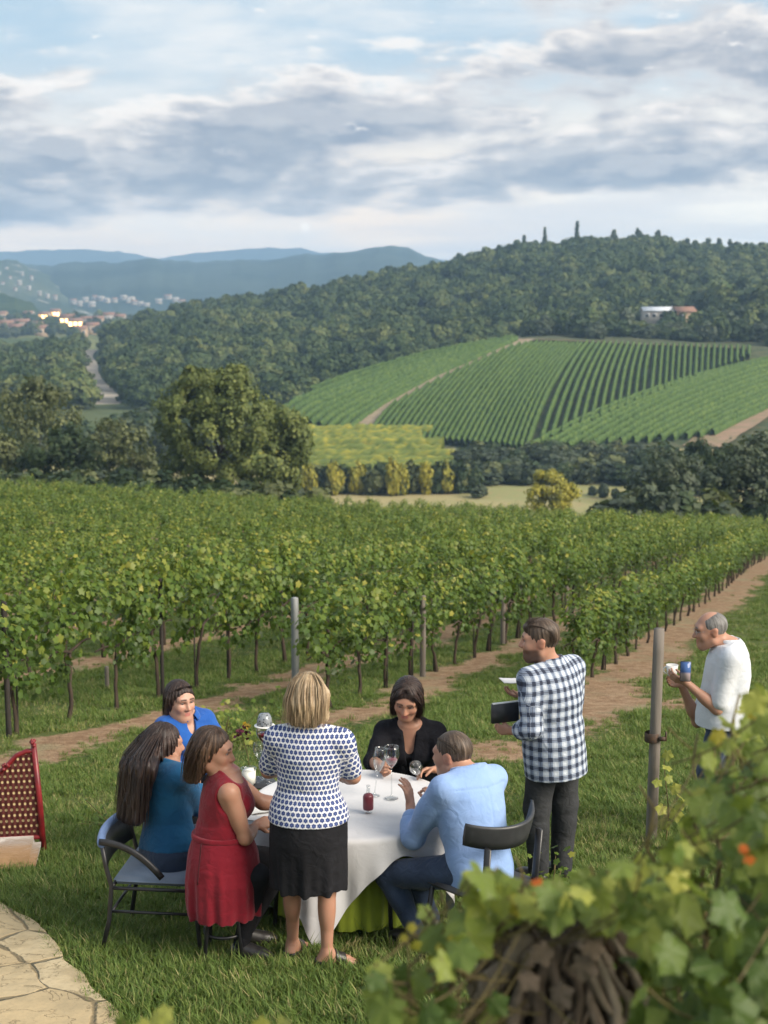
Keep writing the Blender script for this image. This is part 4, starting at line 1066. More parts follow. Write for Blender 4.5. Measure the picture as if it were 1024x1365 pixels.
def foreground_vines():
    r = np.random.default_rng(3)
    # ---- the big vine at the right edge
    y0 = 3.0; o = np.array([1.02, y0, float(H(1.02, y0))])
    e = empty('foreground_vine', o, 'large leafy vine close by at the right edge, in front of the balding man', 'grapevine')
    n = 0; A = []; 
    top = lambda x: np.interp(x, [745, 790, 830, 870, 900, 922, 938, 960, 1000, 1040, 1100], [1200, 1160, 1125, 1118, 1090, 1050, 965, 932, 905, 890, 880])
    while len(A) < 620:
        x = r.uniform(745, 1110); y = r.uniform(885, 1450)
        if y < top(x)+22: continue
        if x < 858 and y > 1200: continue
        if r.random() > .55+.45*(y < top(x)+120): continue
        A.append((x, y, r.uniform(2.45, 3.55)))
    A = np.array(A); S = r.uniform(.030, .056, len(A))*np.where(A[:, 1] < top(A[:, 0])+110, .66, 1.08)
    dep = A[:, 2]-np.clip((A[:, 1]-1150)/900, -.2, .25)
    tone = np.clip(.70-.0012*(A[:, 1]-top(A[:, 0])), .2, .72)+r.normal(size=len(A))*.08  # tone rises toward the top: sunlight on the upper leaves put into colour
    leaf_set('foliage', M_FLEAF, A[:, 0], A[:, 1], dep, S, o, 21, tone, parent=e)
    mb = MB(); ends = []
    for (bx, by, bd), (tx, ty, td) in ((((930, 1420, 3.1)), (985, 925, 3.3)), ((900, 1420, 3.0), (860, 1050, 3.0)), ((1000, 1430, 3.0), (1060, 905, 3.1)), ((880, 1430, 2.95), (790, 1160, 2.8)), ((960, 1400, 3.2), (920, 985, 3.3))):
        s = np.linspace(0, 1, 12)[:, None]; c = P(bx, by, bd)*(1-s)+P(tx, ty, td)*s-o+r.normal(size=(12, 3))*.012
        mb.tube(c, .009*(1.1-.8*s[:, 0]), 7); ends += list(c)
    stalks(mb, A[:160, 0], A[:160, 1], dep[:160], o, ends, r)
    mb.obj('cane', M_CANE, e)
    tb = bark_trunk(o, (-.05, .05, 1.15), .06, 5); tb.obj('trunk', M_OLDBARK, e)
    leaves_each('autumn_or_sunlit_leaf', M_OLEAF, [996, 1004, 988], [1132, 1144, 1128], [2.5, 2.5, 2.5], np.array([.013, .015, .011]), o, 5, None, 1.2, e)
    leaves_each('autumn_or_sunlit_leaf', M_YLEAF, [958, 1004], [975, 958], [3.0]*2, np.array([.026, .028]), o, 6, None, 1.2, e)  # light on these two leaves is put into their yellow colour
    # ---- lower vine at the bottom centre with its old shredded stock
    y0 = 2.75; x0 = (752-CX)/FPX*y0*1.1; o = np.array([x0, y0, float(H(x0, y0))])
    e = empty('foreground_vine', o, 'low vine at the bottom with a thick shredded brown stock and big leaves', 'grapevine')
    tp = P(745, 1236, 2.78)-o
    bark_trunk(o, tp, .135, 9).obj('trunk', M_OLDBARK, e)
    B = []
    for (cx, cy, sx, sy, k) in ((560, 1305, 50, 45, 24), (620, 1345, 60, 40, 24), (690, 1215, 46, 42, 18), (655, 1165, 45, 30, 14), (600, 1225, 34, 34, 10), (540, 1365, 60, 30, 16), (735, 1175, 40, 28, 14), (810, 1180, 46, 34, 26), (770, 1215, 50, 20, 12), (500, 1275, 20, 22, 4), (680, 1345, 26, 14, 8), (820, 1340, 26, 20, 10)):
        for _ in range(k): B.append((cx+r.normal()*sx*.62, cy+22+r.normal()*sy*.62, r.uniform(2.45, 2.95)))
    B = np.array(B); B = B[~((B[:, 0] > 640) & (B[:, 0] < 858) & (B[:, 1] > 1222) & ((B[:, 1] < 1330) | (np.abs(B[:, 0]-745) < 60)))]
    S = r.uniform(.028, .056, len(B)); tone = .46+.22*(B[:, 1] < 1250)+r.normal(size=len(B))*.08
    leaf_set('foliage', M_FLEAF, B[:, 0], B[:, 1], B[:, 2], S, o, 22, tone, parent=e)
    mb = MB(); ends = []
    for (tx, ty, td) in ((545, 1240, 2.6), (690, 1140, 2.8), (590, 1185, 2.7), (640, 1330, 2.6), (530, 1330, 2.6), (815, 1150, 2.8), (655, 1150, 2.7)):
        s = np.linspace(0, 1, 12)[:, None]; a = P(720, 1300, 2.78)-o; b = P(tx, ty, td)-o
        c = a*(1-s)+b*s+np.array([0, 0, 1.])*np.sin(s*math.pi)*-.05+r.normal(size=(12, 3))*.006
        mb.tube(c, .0075*(1.15-.85*s[:, 0]), 7); ends += list(c)
    stalks(mb, B[:, 0], B[:, 1], B[:, 2], o, ends, r)
    mb.obj('cane', M_CANE, e)
    leaves_each('autumn_or_sunlit_leaf', M_OLEAF, [722, 716], [1176, 1184], [2.5, 2.52], np.array([.016, .012]), o, 7, None, 1.3, e)
    leaves_each('autumn_or_sunlit_leaf', M_YLEAF, [548, 540, 552, 585, 600, 574, 700], [1232, 1246, 1258, 1262, 1250, 1275, 1205], [2.55]*7, np.array([.013, .012, .015, .016, .012, .014, .03]), o, 8, .2, 1.2, e)
    leaves_each('dry_leaf', simple('dry leaf', (.20, .15, .11), (.13, .10, .07), .9, 20), [720, 768, 700, 790, 742], [1262, 1285, 1300, 1255, 1318], [2.62]*5, np.array([.03, .035, .03, .028, .034]), o, 18, None, 1.2, e)
    # ---- shoots that only just enter the picture
    for (items, lab, sd) in ((((212, 1352), (222, 1344), (196, 1362), (160, 1360), (176, 1372), (230, 1365)), 'bright green vine shoot peeping in at the bottom edge beside the stone path', 31),
                             (((345, 1362), (380, 1358), (395, 1370), (362, 1376), (330, 1378)), 'green vine shoot at the bottom edge below the blonde woman', 32)):
        y0 = 2.9; px0 = items[0][0]; x0 = (px0-CX)/FPX*y0*1.08; o = np.array([x0, y0, float(H(x0, y0))])
        e = empty('vine_shoot', o, lab, 'vine shoot')
        it = np.array(items, float)
        leaf_set('foliage', M_FLEAF, it[:, 0], it[:, 1], [2.8+.05*i for i in range(len(it))], np.linspace(.026, .034, len(it)), o, sd, .8, 1.1, e)
        mb = MB(); s = np.linspace(0, 1, 10)[:, None]
        for a, b in it: mb.tube((P(a, b, 2.85)-o)*s+np.array([[.05, 0, 0]])*np.sin(s*3), .005*(1.2-s[:, 0]), 6)
        mb.obj('stem', M_CANE, e)
foreground_vines()
def rough_post():
    g = G(868, 1123); x, y, z = g; e = empty('wooden_post', (x, y, z), 'round grey-brown wooden post standing in front of the bald man', 'post')
    mb = MB(); top = P(879, 838, y)-g; h = top[2]; r = .043
    s = np.linspace(-.2, 1, 12)
    mb.tube(np.stack([top[0]*s, 0*s, h*s], -1), np.concatenate([r*(1.0-.06*np.clip(s[:-1], 0, 1)), [r*.9]]), 16)
    mb.obj('post', M_WOODPOST, e)
    cb = MB(); c = P(873, 985, y-.05)-g
    cb.lathe([(.053, -.035), (.056, -.03), (.056, .03), (.053, .035)], 16, (c[0]-.01, 0, c[2]))
    q = c+np.array([.06, 0, 0]); cb.box(q, (.05, .018, .03)); cb.box(q+np.array([.022, 0, .02]), (.012, .02, .07), None, 0, .003)
    cb.obj('wire_clip', simple('rusty clip', (.05, .04, .035), (.10, .06, .04), .7, 30), e)
    # young vine climbing beside it
    g2 = np.array([x+.09, y-.06, float(H(x+.09, y-.06))])
    v = empty('young_vine', g2, 'thin young vine with a few yellow-green leaves climbing the wooden post', 'vine')
    mb = MB(); s = np.linspace(0, 1, 12); h = P(889, 995, y)[2]-g2[2]
    mb.tube(np.stack([.02*np.sin(s*5), .01*np.cos(s*7), h*s-.03], -1), .006*(1.3-s), 6); mb.obj('stem', M_CANE, v)
    leaf_set('foliage', M_FLEAF, [890, 886, 878, 893, 897, 905, 884, 900, 912, 890], [1002, 1022, 1040, 1035, 1048, 1060, 1075, 1080, 1070, 1095], [y-.12]*10, np.array([.055, .05, .05, .045, .06, .06, .06, .07, .06, .06]), g2, 41, .85, 1.4, v)
rough_post()
def low_plants():
    # leafy weeds and low shrubs in the lawn
    for (px, py, w, h, lab, tone, n, s) in ((300, 985, .55, .45, 'yellow-green leafy shrub in the grass behind the woman in the red dress', .72, 200, .035), (395, 955, .35, .30, 'small green weed beside the grey post behind the blonde woman', .55, 90, .03),
                                     (212, 1010, .22, .16, 'small dark weed in the grass left of the dark-haired woman', .3, 60, .028), (150, 1092, .30, .15, 'low weed in the grass behind the blue chair', .5, 80, .026), (735, 1190, .3, .2, 'leafy weed at the feet of the plaid man', .5, 90, .032)):
        g = G(px, py+8); e = empty('weed', g, lab, 'weed'); r = np.random.default_rng(int(px))
        C = np.stack([r.normal(size=n)*w*.4, r.normal(size=n)*w*.4, np.abs(r.normal(size=n))*h*.5+.02], -1)
        V, F, m = place(grape_leaf(), C, rdir(n, r)*.6+np.array([0, -.3, .8]), rdir(n, r), s*r.uniform(.6, 1.3, n))
        link('foliage', mesh_np('foliage', V, F, M_VINE, {'rnd': np.repeat(np.clip(tone+r.normal(size=n)*.13, 0, 1), m)}, True), e)
        mb = MB()
        for i in range(0, n, 5): q = np.linspace(0, 1, 5)[:, None]; mb.tube(C[i]*q*np.array([1, 1, 1]), .003, 5)
        mb.obj('stem', M_CANE, e)
low_plants()
# ================================================================== table, chairs, glasses
M_BLACK = simple('black painted metal', (.016, .016, .018), (.024, .024, .027), .38, 20, spec=.5)
M_BLACKPL = simple('dark plastic', (.030, .031, .034), (.040, .041, .045), .42, 20, spec=.5)
def cloth_mat(name, c1, c2, weave=900, rough=.85, wr=.25, sheen=.2):
    m, t, b = mat_base(name); c = t.coord('Object')
    t.l.new(t.mix(t.ss(t.noise(c, 3.5, 5), .35, .65), c1, c2), b.inputs['Base Color']); b.inputs['Roughness'].default_value = rough
    b.inputs['Sheen Weight'].default_value = sheen
    h = t.m('ADD', t.noise(c, 9, 4, .5, .6), t.m('MULTIPLY', t.noise(c, weave, 2), .05)); bump(t, b, h, wr, .03); return m
M_LINEN = cloth_mat('white linen', (.57, .565, .58), (.52, .52, .535), wr=.2)
M_LIME = cloth_mat('lime cloth', (.27, .33, .025), (.20, .26, .02), wr=.3)
M_SEAT = cloth_mat('blue-grey vinyl', (.20, .25, .33), (.16, .20, .27), 400, .45, .1, .1)
M_PAD = cloth_mat('blue pad', (.16, .25, .48), (.12, .20, .40), 400, .4, .1, .1)
def glass_mat(name='clear glass', col=(.97, .98, .98), rough=.0):
    m = bpy.data.materials.new(name); m.use_nodes = True; b = m.node_tree.nodes['Principled BSDF']
    t = NT(m.node_tree); tr = t.node('ShaderNodeBsdfTransparent'); tr.inputs[0].default_value = (.95, .96, .96, 1)
    gl = t.node('ShaderNodeBsdfGlossy'); gl.inputs['Roughness'].default_value = .03; fr = t.node('ShaderNodeLayerWeight'); fr.inputs['Blend'].default_value = .35
    mx = t.node('ShaderNodeMixShader'); t.l.new(t.m('ADD', t.m('MULTIPLY', fr.outputs['Facing'], .55), .05), mx.inputs[0])
    t.l.new(tr.outputs[0], mx.inputs[1]); t.l.new(gl.outputs[0], mx.inputs[2]); t.l.new(mx.outputs[0], m.node_tree.nodes['Material Output'].inputs[0])
    return m
M_GLASS = glass_mat()
M_WINE = simple('red wine', (.22, .008, .022), (.18, .006, .016), .08, 5, spec=.6)
M_CHINA = simple('white china', (.78, .77, .74), (.74, .73, .71), .25, 5, spec=.5)
TC = np.array([-.20, 8.36]); TR = .60; TG = float(H(TC[0], TC[1])); TZ = TG+.745
def build_table():
    e = empty('round_table', (TC[0], TC[1], TG), 'round folding table under the white cloth, with black metal legs', 'table')
    MB().lathe([(.001, .715), (TR-.02, .715), (TR-.005, .722), (TR-.005, .736), (.001, .738)], 64).obj('tabletop', M_BLACKPL, e)
    for a in (-62, 28, 118, 208):
        x, y = .50*math.cos(math.radians(a)), .50*math.sin(math.radians(a)); zb = float(H(TC[0]+x, TC[1]+y))-TG
        MB().tube([(x*1.04, y*1.04, zb-.02), (x, y, .3), (x*.98, y*.98, .715)], .0135, 10).obj('leg', M_BLACK, e)
    # lime undercloth, gathered skirt inside the legs
    nT, nS = 240, 24; th = np.linspace(0, 2*math.pi, nT, endpoint=False); s = np.linspace(0, 1, nS)
    T, S = np.meshgrid(th, s); base = np.array([float(H(TC[0]+.47*math.cos(a), TC[1]+.47*math.sin(a)))-TG+.06 for a in th])[None]
    fold = .016*np.sin(T*19+1.3*np.sin(T*3))+.010*np.sin(T*33+2)
    R = .455+fold*S**.6; Z = .712+(base-.712)*S
    V = np.stack([R*np.cos(T), R*np.sin(T), Z], -1).reshape(-1, 3); i = np.arange(nS-1)[:, None]*nT; j = np.arange(nT)[None]
    F = np.stack([i+j, i+nT+j, i+nT+(j+1) % nT, i+(j+1) % nT], -1).reshape(-1, 4)
    o = link('undercloth', mesh_np('undercloth', V, F, M_LIME), None, (TC[0], TC[1], TG)); tag(o, 'lime green cloth hanging to the grass below the white tablecloth', 'tablecloth')
    # white square cloth with hanging corners
    nT, nS = 384, 60; half = .90; rot = math.radians(-106)
    th = np.linspace(0, 2*math.pi, nT, endpoint=False); dlt = (th-rot+math.pi/4) % (math.pi/2)-math.pi/4
    # corner directions at rot + k*90 degrees
    mid = np.abs(((th-rot) % (math.pi/2))-math.pi/4)/(math.pi/4)          # 0 at the middle of a side, 1 at a corner
    ext = TR+.15+.56*mid**1.7+.006*np.sin(th*7)
    T, S = np.meshgrid(th, np.linspace(0, 1, nS)); E = np.repeat(ext[None], nS, 0); rho = .04+(E-.04)*S
    Rr = TR+.006; hang = np.clip(rho-Rr, 0, None); rb = .025
    c4 = np.cos(4*(T-rot))                                # +1 towards corners
    fold = (.030*np.sin(T*9+.6)+.022*np.sin(T*15+2.1+np.sin(T*2))+.012*np.sin(T*29+1))*smooth(.03, .45, hang)
    flare = .05*hang*(1-.5*c4)
    ang = np.clip(hang/rb, 0, math.pi/2); R = np.where(rho < Rr, rho, Rr+rb*np.sin(ang)-.0+fold+flare)
    Z = np.where(rho < Rr, .742, .742-rb*(1-np.cos(ang))-np.clip(hang-rb*math.pi/2, 0, None))
    Z = Z+np.where(rho < Rr, .0025*(fbm(rho*np.cos(T)*9+5, rho*np.sin(T)*9, 3, 4)-.5), 0)
    zg = np.array([[0.]])
    V = np.stack([R*np.cos(T), R*np.sin(T), Z], -1)
    gz = H(TC[0]+V[..., 0], TC[1]+V[..., 1])-TG+.03; V[..., 2] = np.maximum(V[..., 2], gz)
    V = V.reshape(-1, 3); i = np.arange(nS-1)[:, None]*nT; j = np.arange(nT)[None]
    F = np.stack([i+j, i+nT+j, i+nT+(j+1) % nT, i+(j+1) % nT], -1).reshape(-1, 4)
    k = len(V); V = np.concatenate([V, [[0, 0, .742]]]); F = np.concatenate([F, np.stack([np.full(nT, k), np.arange(nT), (np.arange(nT)+1) % nT, np.full(nT, k)], -1)])
    F3 = np.concatenate([F[:-nT][:, [0, 1, 2]], F[:-nT][:, [0, 2, 3]], F[-nT:, :3]])
    o = link('tablecloth', mesh_np('tablecloth', V, F3, M_LINEN), None, (TC[0], TC[1], TG)); tag(o, 'white square tablecloth whose corner hangs down to the grass in front', 'tablecloth')
build_table()
def frameR(rz): return np.array([[math.cos(rz), -math.sin(rz), 0], [math.sin(rz), math.cos(rz), 0], [0, 0, 1.]])
def arm_chair(x, y, rz, label, seat=M_SEAT, pad=M_PAD, name='chair'):
    """metal stacking chair with low curved back rail; faces local +y"""
    z = float(H(x, y)); e = empty(name, (x, y, z), label, 'chair', None, rz); R = frameR(rz)
    gz = lambda lx, ly: float(H(*(np.array([x, y])+(R @ np.array([lx, ly, 0]))[:2])))-z-.01
    w, d, h = .27, .24, .44
    sb = MB(); sb.box((0, .0, h), (2*w-.05, 2*d, .045), None, 0, .02); sb.obj('seat', seat, e)
    fb = MB()
    for sx in (-1, 1):
        fb.tube([(sx*w, -d, h-.03), (sx*w, 0, h-.03), (sx*w, d-.02, h-.03)], .011, 8)
    fb.tube([(-w, d-.03, h-.03), (w, d-.03, h-.03)], .011, 8); fb.tube([(-w, -d, h-.03), (w, -d, h-.03)], .011, 8)
    fb.tube([(-w, -d, h-.17), (w, -d, h-.17)], .009, 8)
    for sx in (-1, 1): fb.tube([(sx*w, -d-.01, h-.17), (sx*w, d+.0, h-.17)], .009, 8)
    fb.obj('frame', M_BLACK, e)
    for sx in (-1, 1):
        MB().tube([(sx*w, d, h-.02), (sx*(w+.01), d+.02, .22), (sx*(w+.02), d+.04, gz(sx*w, d))], .0125, 10).obj('leg', M_BLACK, e)
        MB().tube([(sx*w, -d-.05, h+.24), (sx*w, -d-.03, h+.1), (sx*w, -d, h-.02), (sx*(w+.01), -d-.015, .22), (sx*(w+.02), -d-.06, gz(sx*w, -d))], .0135, 10).obj('leg', M_BLACK, e)
        a = np.linspace(0, 1, 10); ar = np.stack([sx*(w+.01)+0*a, -d-.06+a*(d*1.5), h+.245-.20*a**2.2], -1)
        MB().tube(ar, .014, 8, flat=(1, 1.5)).obj('armrest', M_BLACK, e)
    a = np.linspace(-1, 1, 17); bk = np.stack([a*(w+.015), -d-.10+.055*a*a, h+.235+0*a], -1)
    MB().tube(bk, .024, 10, flat=(1.0, 1.0)).obj('backrest', pad, e)
    b2 = np.stack([a*w, -d-.085+.05*a*a, h+.15+0*a], -1)
    mb = MB(); V = []; 
    for i, zz in enumerate((h+.06, h+.22)): V.append(np.stack([a*w, -d-.075+.05*a*a-.02*i, zz+0*a], -1))
    n = 17; VV = np.concatenate([V[0], V[1], V[0]+[0, .008, 0], V[1]+[0, .008, 0]]); i = np.arange(n-1)
    F = np.concatenate([np.stack([i, i+1, i+n+1, i+n], -1), np.stack([i+2*n, i+3*n, i+3*n+1, i+2*n+1], -1), np.stack([i+n, i+n+1, i+3*n+1, i+3*n], -1), np.stack([i, i+2*n, i+2*n+1, i+1], -1)])
    mb.add(VV, F); mb.obj('back_panel', M_BLACKPL, e)
    return e
arm_chair(-1.29, 7.98, math.radians(-90-6), 'black metal armchair with a blue-grey seat and blue top rail, under the woman in teal')
def shell_chair(x, y, rz, label, h=.45):
    """dark plastic chair with a wide curved back"""
    z = float(H(x, y)); e = empty('chair', (x, y, z), label, 'chair', None, rz); R = frameR(rz)
    gz = lambda lx, ly: float(H(*(np.array([x, y])+(R @ np.array([lx, ly, 0]))[:2])))-z-.01
    MB().box((0, 0, h-.015), (.46, .44, .03), None, 0, .013).obj('seat', M_BLACKPL, e)
    n = 25; a = np.linspace(-1, 1, n); V = []
    for (zz, yy, ww) in ((h+.265, -.24, .24), (h+.31, -.25, .25), (h+.385, -.268, .255), (h+.40, -.27, .25)):
        V.append(np.stack([a*ww*1.08, yy-.0+.15*a*a, zz+.03*np.abs(a)**3*(zz > h+.25)], -1))
    F4 = []; m = 4; Vf = np.concatenate(V); Vb = Vf+np.array([0, -.022, 0]); VV = np.concatenate([Vf, Vb]); K = len(Vf)
    for r in range(m-1):
        i = np.arange(n-1)+r*n; F4 += [np.stack([i, i+1, i+n+1, i+n], -1), np.stack([i+K, i+K+n, i+K+n+1, i+K+1], -1)]
    i = np.arange(n-1); F4 += [np.stack([i+(m-1)*n, i+1+(m-1)*n, i+1+K+(m-1)*n, i+K+(m-1)*n], -1), np.stack([i, i+K, i+K+1, i+1], -1)]
    for c in (0, n-1):
        j = np.arange(m-1)*n+c; F4.append(np.stack([j, j+n, j+n+K, j+K], -1))
    mb = MB(); mb.add(VV, np.concatenate(F4)); mb.obj('backrest', M_BLACKPL, e)
    for sx in (-1, 1):
        MB().tube([(sx*.20, .19, h-.03), (sx*.215, .215, .2), (sx*.225, .23, gz(sx*.22, .23))], .015, 10).obj('leg', M_BLACK, e)
        MB().tube([(sx*.215, -.235, h+.30), (sx*.21, -.21, h), (sx*.215, -.225, .2), (sx*.23, -.26, gz(sx*.23, -.26))], .016, 10, flat=(1.5, .8)).obj('leg', M_BLACK, e)
    return e
def stool(x, y, label, h=.46):
    z = float(H(x, y)); e = empty('stool', (x, y, z), label, 'stool')
    MB().lathe([(.001, h-.03), (.15, h-.03), (.165, h-.02), (.165, h-.006), (.15, h), (.001, h)], 32).obj('seat', M_BLACKPL, e)
    for a in (45, 135, 225, 315):
        c, s = math.cos(math.radians(a)), math.sin(math.radians(a)); zb = float(H(x+c*.15, y+s*.15))-z
        MB().tube([(c*.10, s*.10, h-.03), (c*.15, s*.15, zb-.01)], .012, 8).obj('leg', M_BLACK, e)
    MB().lathe([(.112, .16), (.122, .16), (.122, .175), (.112, .175), (.112, .16)], 32).obj('foot_ring', M_BLACK, e)
def rattan_seat():
    g = G(52, 1146); x, y, z = g; e = empty('rattan_lounger', (x-.45, y+.12, z), 'dark red rattan lounge seat with tan cushion, cut off by the left edge', 'lounge chair', None, math.radians(8))
    m, t, b = mat_base('red rattan weave'); c = t.coord('Object'); sx, sy, sz = t.sep(c)
    p = 26.0; u = t.m('MULTIPLY', sx, p); v = t.m('MULTIPLY', sz, p*.92)
    row = t.m('FLOOR', v); uu = t.m('ADD', u, t.m('MULTIPLY', t.m('MODULO', row, 2.0), .5))
    du = t.m('SUBTRACT', t.m('FRACT', uu), .5); dv = t.m('SUBTRACT', t.m('FRACT', v), .5)
    dd = t.m('SQRT', t.m('ADD', t.m('MULTIPLY', du, du), t.m('MULTIPLY', dv, dv)))
    nz = t.noise(c, 30, 3); dot = t.m('SUBTRACT', 1, t.ss(t.m('ADD', dd, t.m('MULTIPLY', t.m('SUBTRACT', nz, .5), .18)), .20, .30))
    col = t.mix(dot, (.075, .016, .014), (.42, .33, .17)); t.l.new(col, b.inputs['Base Color']); b.inputs['Roughness'].default_value = .6
    bump(t, b, t.m('SUBTRACT', t.m('SINE', t.m('MULTIPLY', u, 6.28)), t.m('MULTIPLY', dot, 2)), .6, .006)
    M_RED = simple('red lacquered cane', (.20, .012, .016), (.12, .008, .012), .4, 15, spec=.5)
    topL, topM, topR = .42, .64, .755
    n = 14; s = np.linspace(-.50, .42, n); zt = np.interp(s, [-.5, -.05, .18, .30, .42], [.36, .42, .60, .73, .74]); V = []
    for q in range(2): V += [(a, .012*q, .10) for a in s]+[(a, .012*q+.0, c_) for a, c_ in zip(s, zt)]
    i = np.arange(n-1); K = 2*n
    F = np.concatenate([np.stack([i, i+1, i+n+1, i+n], -1), np.stack([i+K, i+K+n, i+K+n+1, i+K+1], -1)])
    mb = MB(); mb.add(V, F); mb.obj('back_panel', m, e, False)
    fb = MB(); fb.tube([(.445, .0, -.05), (.43, 0, .35), (.40, 0, .80)], [.024, .022, .020], 10); fb.tube(np.stack([s, 0*s+.005, zt+.01], -1), .018, 8); fb.tube([(-.5, 0, .10), (.43, 0, .10)], .017, 8)
    fb.tube([(-.52, 0, -.05), (-.5, 0, .4)], .022, 8)
    fb.obj('frame', M_RED, e)
    tb = MB(); r = np.random.default_rng(2)
    for (a, h) in ((.40, .80), (.20, .63), (.04, .5)):
        for _ in range(9): q = rdir(1, r)[0]*.022; tb.lathe([(.001, -.014), (.010, -.008), (.013, 0), (.010, .008), (.001, .014)], 8, (a+q[0]-.0, q[1]-.01, h+q[2]+.005))
    tb.obj('tassel', M_RED, e)
    MB().box((-.06, -.22, .055), (.98, .50, .13), None, 0, .05).obj('cushion', cloth_mat('tan fleece', (.30, .19, .10), (.23, .14, .07), 200, .95, .8, .5), e)
rattan_seat()
# ---- glasses
def wine_glass(p, h, r, label, wine=0.0, tilt=None, stem=.5, group=None, parent_name='wine_glass', seg=28):
    """stemmed glass standing with its foot at p"""
    e = empty(parent_name, p, label, 'wine glass', group)
    if tilt is not None: e.rotation_euler = tilt
    zb = h*stem; bh = h-zb; t_ = .0016
    out = [(r*math.sin(min(1, q*1.28)*math.pi/2)**.75*(1-.16*max(0, q-.6)/.4), zb+bh*q) for q in np.linspace(0.02, 1, 14)]
    inn = [(max(.0015, a-t_), b+(.003 if i < 3 else 0)) for i, (a, b) in enumerate(out)][::-1]
    MB().lathe([(.004, zb-.004)]+out+inn+[(.0005, zb+.006)], seg).obj('bowl', M_GLASS, e)
    MB().lathe([(.0005, 0), (r*.82, 0), (r*.82, .002), (r*.3, .006), (.0042, .018), (.0035, zb*.5), (.0042, zb-.004), (.0005, zb-.003)], seg).obj('stem', M_GLASS, e)
    if wine > 0:
        k = [(max(.001, a-.0035), b) for a, b in out if b <= zb+bh*wine]
        k = [(.0005, k[0][1]+.002)]+k+[(k[-1][0], zb+bh*wine), (.0005, zb+bh*wine)]
        MB().lathe(k, seg).obj('wine', M_WINE, e)
    return e
def tp(px, py, y=None):
    """point on the table top seen at a pixel"""
    d = ray(px, py); s = (TZ-CAM[2]+.002)/d[2]; return CAM+d*s
def small_bottle():
    p = tp(491, 1083); e = empty('wine_jar', p, 'small dark red wine jar with a clear neck on the white tablecloth', 'jar')
    MB().lathe([(.001, .018), (.030, .020), (.032, .028), (.032, .10), (.026, .112), (.012, .120), (.001, .121)], 24).obj('body', simple('red jar', (.16, .028, .040), (.12, .02, .03), .3, 6, spec=.5), e)
    MB().lathe([(.001, 0), (.024, 0), (.026, .004), (.008, .010), (.010, .019), (.001, .019)], 24).obj('foot', M_GLASS, e)
    MB().lathe([(.011, .120), (.013, .13), (.010, .150), (.012, .168), (.009, .168), (.007, .150), (.009, .13), (.001, .122)], 20).obj('neck', M_GLASS, e)
small_bottle()
def napkin(p, sx, sy, rz, label, mat, name='napkin', cat='napkin'):
    n = 14; a = np.linspace(-.5, .5, n); X, Y = np.meshgrid(a*sx, a*sy); Z = .006+.008*fbm(X*22+p[0]*9, Y*22, 3, 5)
    V = np.stack([X, Y, Z], -1).reshape(-1, 3); V2 = V-[0, 0, .004]; i = np.arange(n-1)[:, None]*n; j = np.arange(n-1)[None]; K = n*n
    F = np.stack([i+j, i+j+1, i+n+j+1, i+n+j], -1).reshape(-1, 4); F = np.concatenate([F, F[:, ::-1]+K])
    o = link(name, mesh_np(name, np.concatenate([V, V2]), F, mat), None, p); o.rotation_euler = (0, 0, rz); tag(o, label, cat); return o
napkin(tp(352, 1078), .22, .16, .4, 'crumpled pale napkin on the tablecloth between the red and blonde women', cloth_mat('pale napkin', (.60, .59, .57), (.52, .51, .49)))
napkin(tp(336, 1092), .10, .08, -.3, 'small grey paper at the left rim of the table', cloth_mat('grey paper', (.40, .40, .41), (.34, .34, .35)), 'paper', 'paper')
wine_glass(tp(522, 1064), .33, .052, 'wine glass with a little red wine, standing in front of the leaning woman', .45, None, .58)
wine_glass(tp(499, 1060), .30, .044, 'tall narrow clear glass in the raised hand of the leaning woman', 0, (math.radians(-3), math.radians(8), 0), .45)
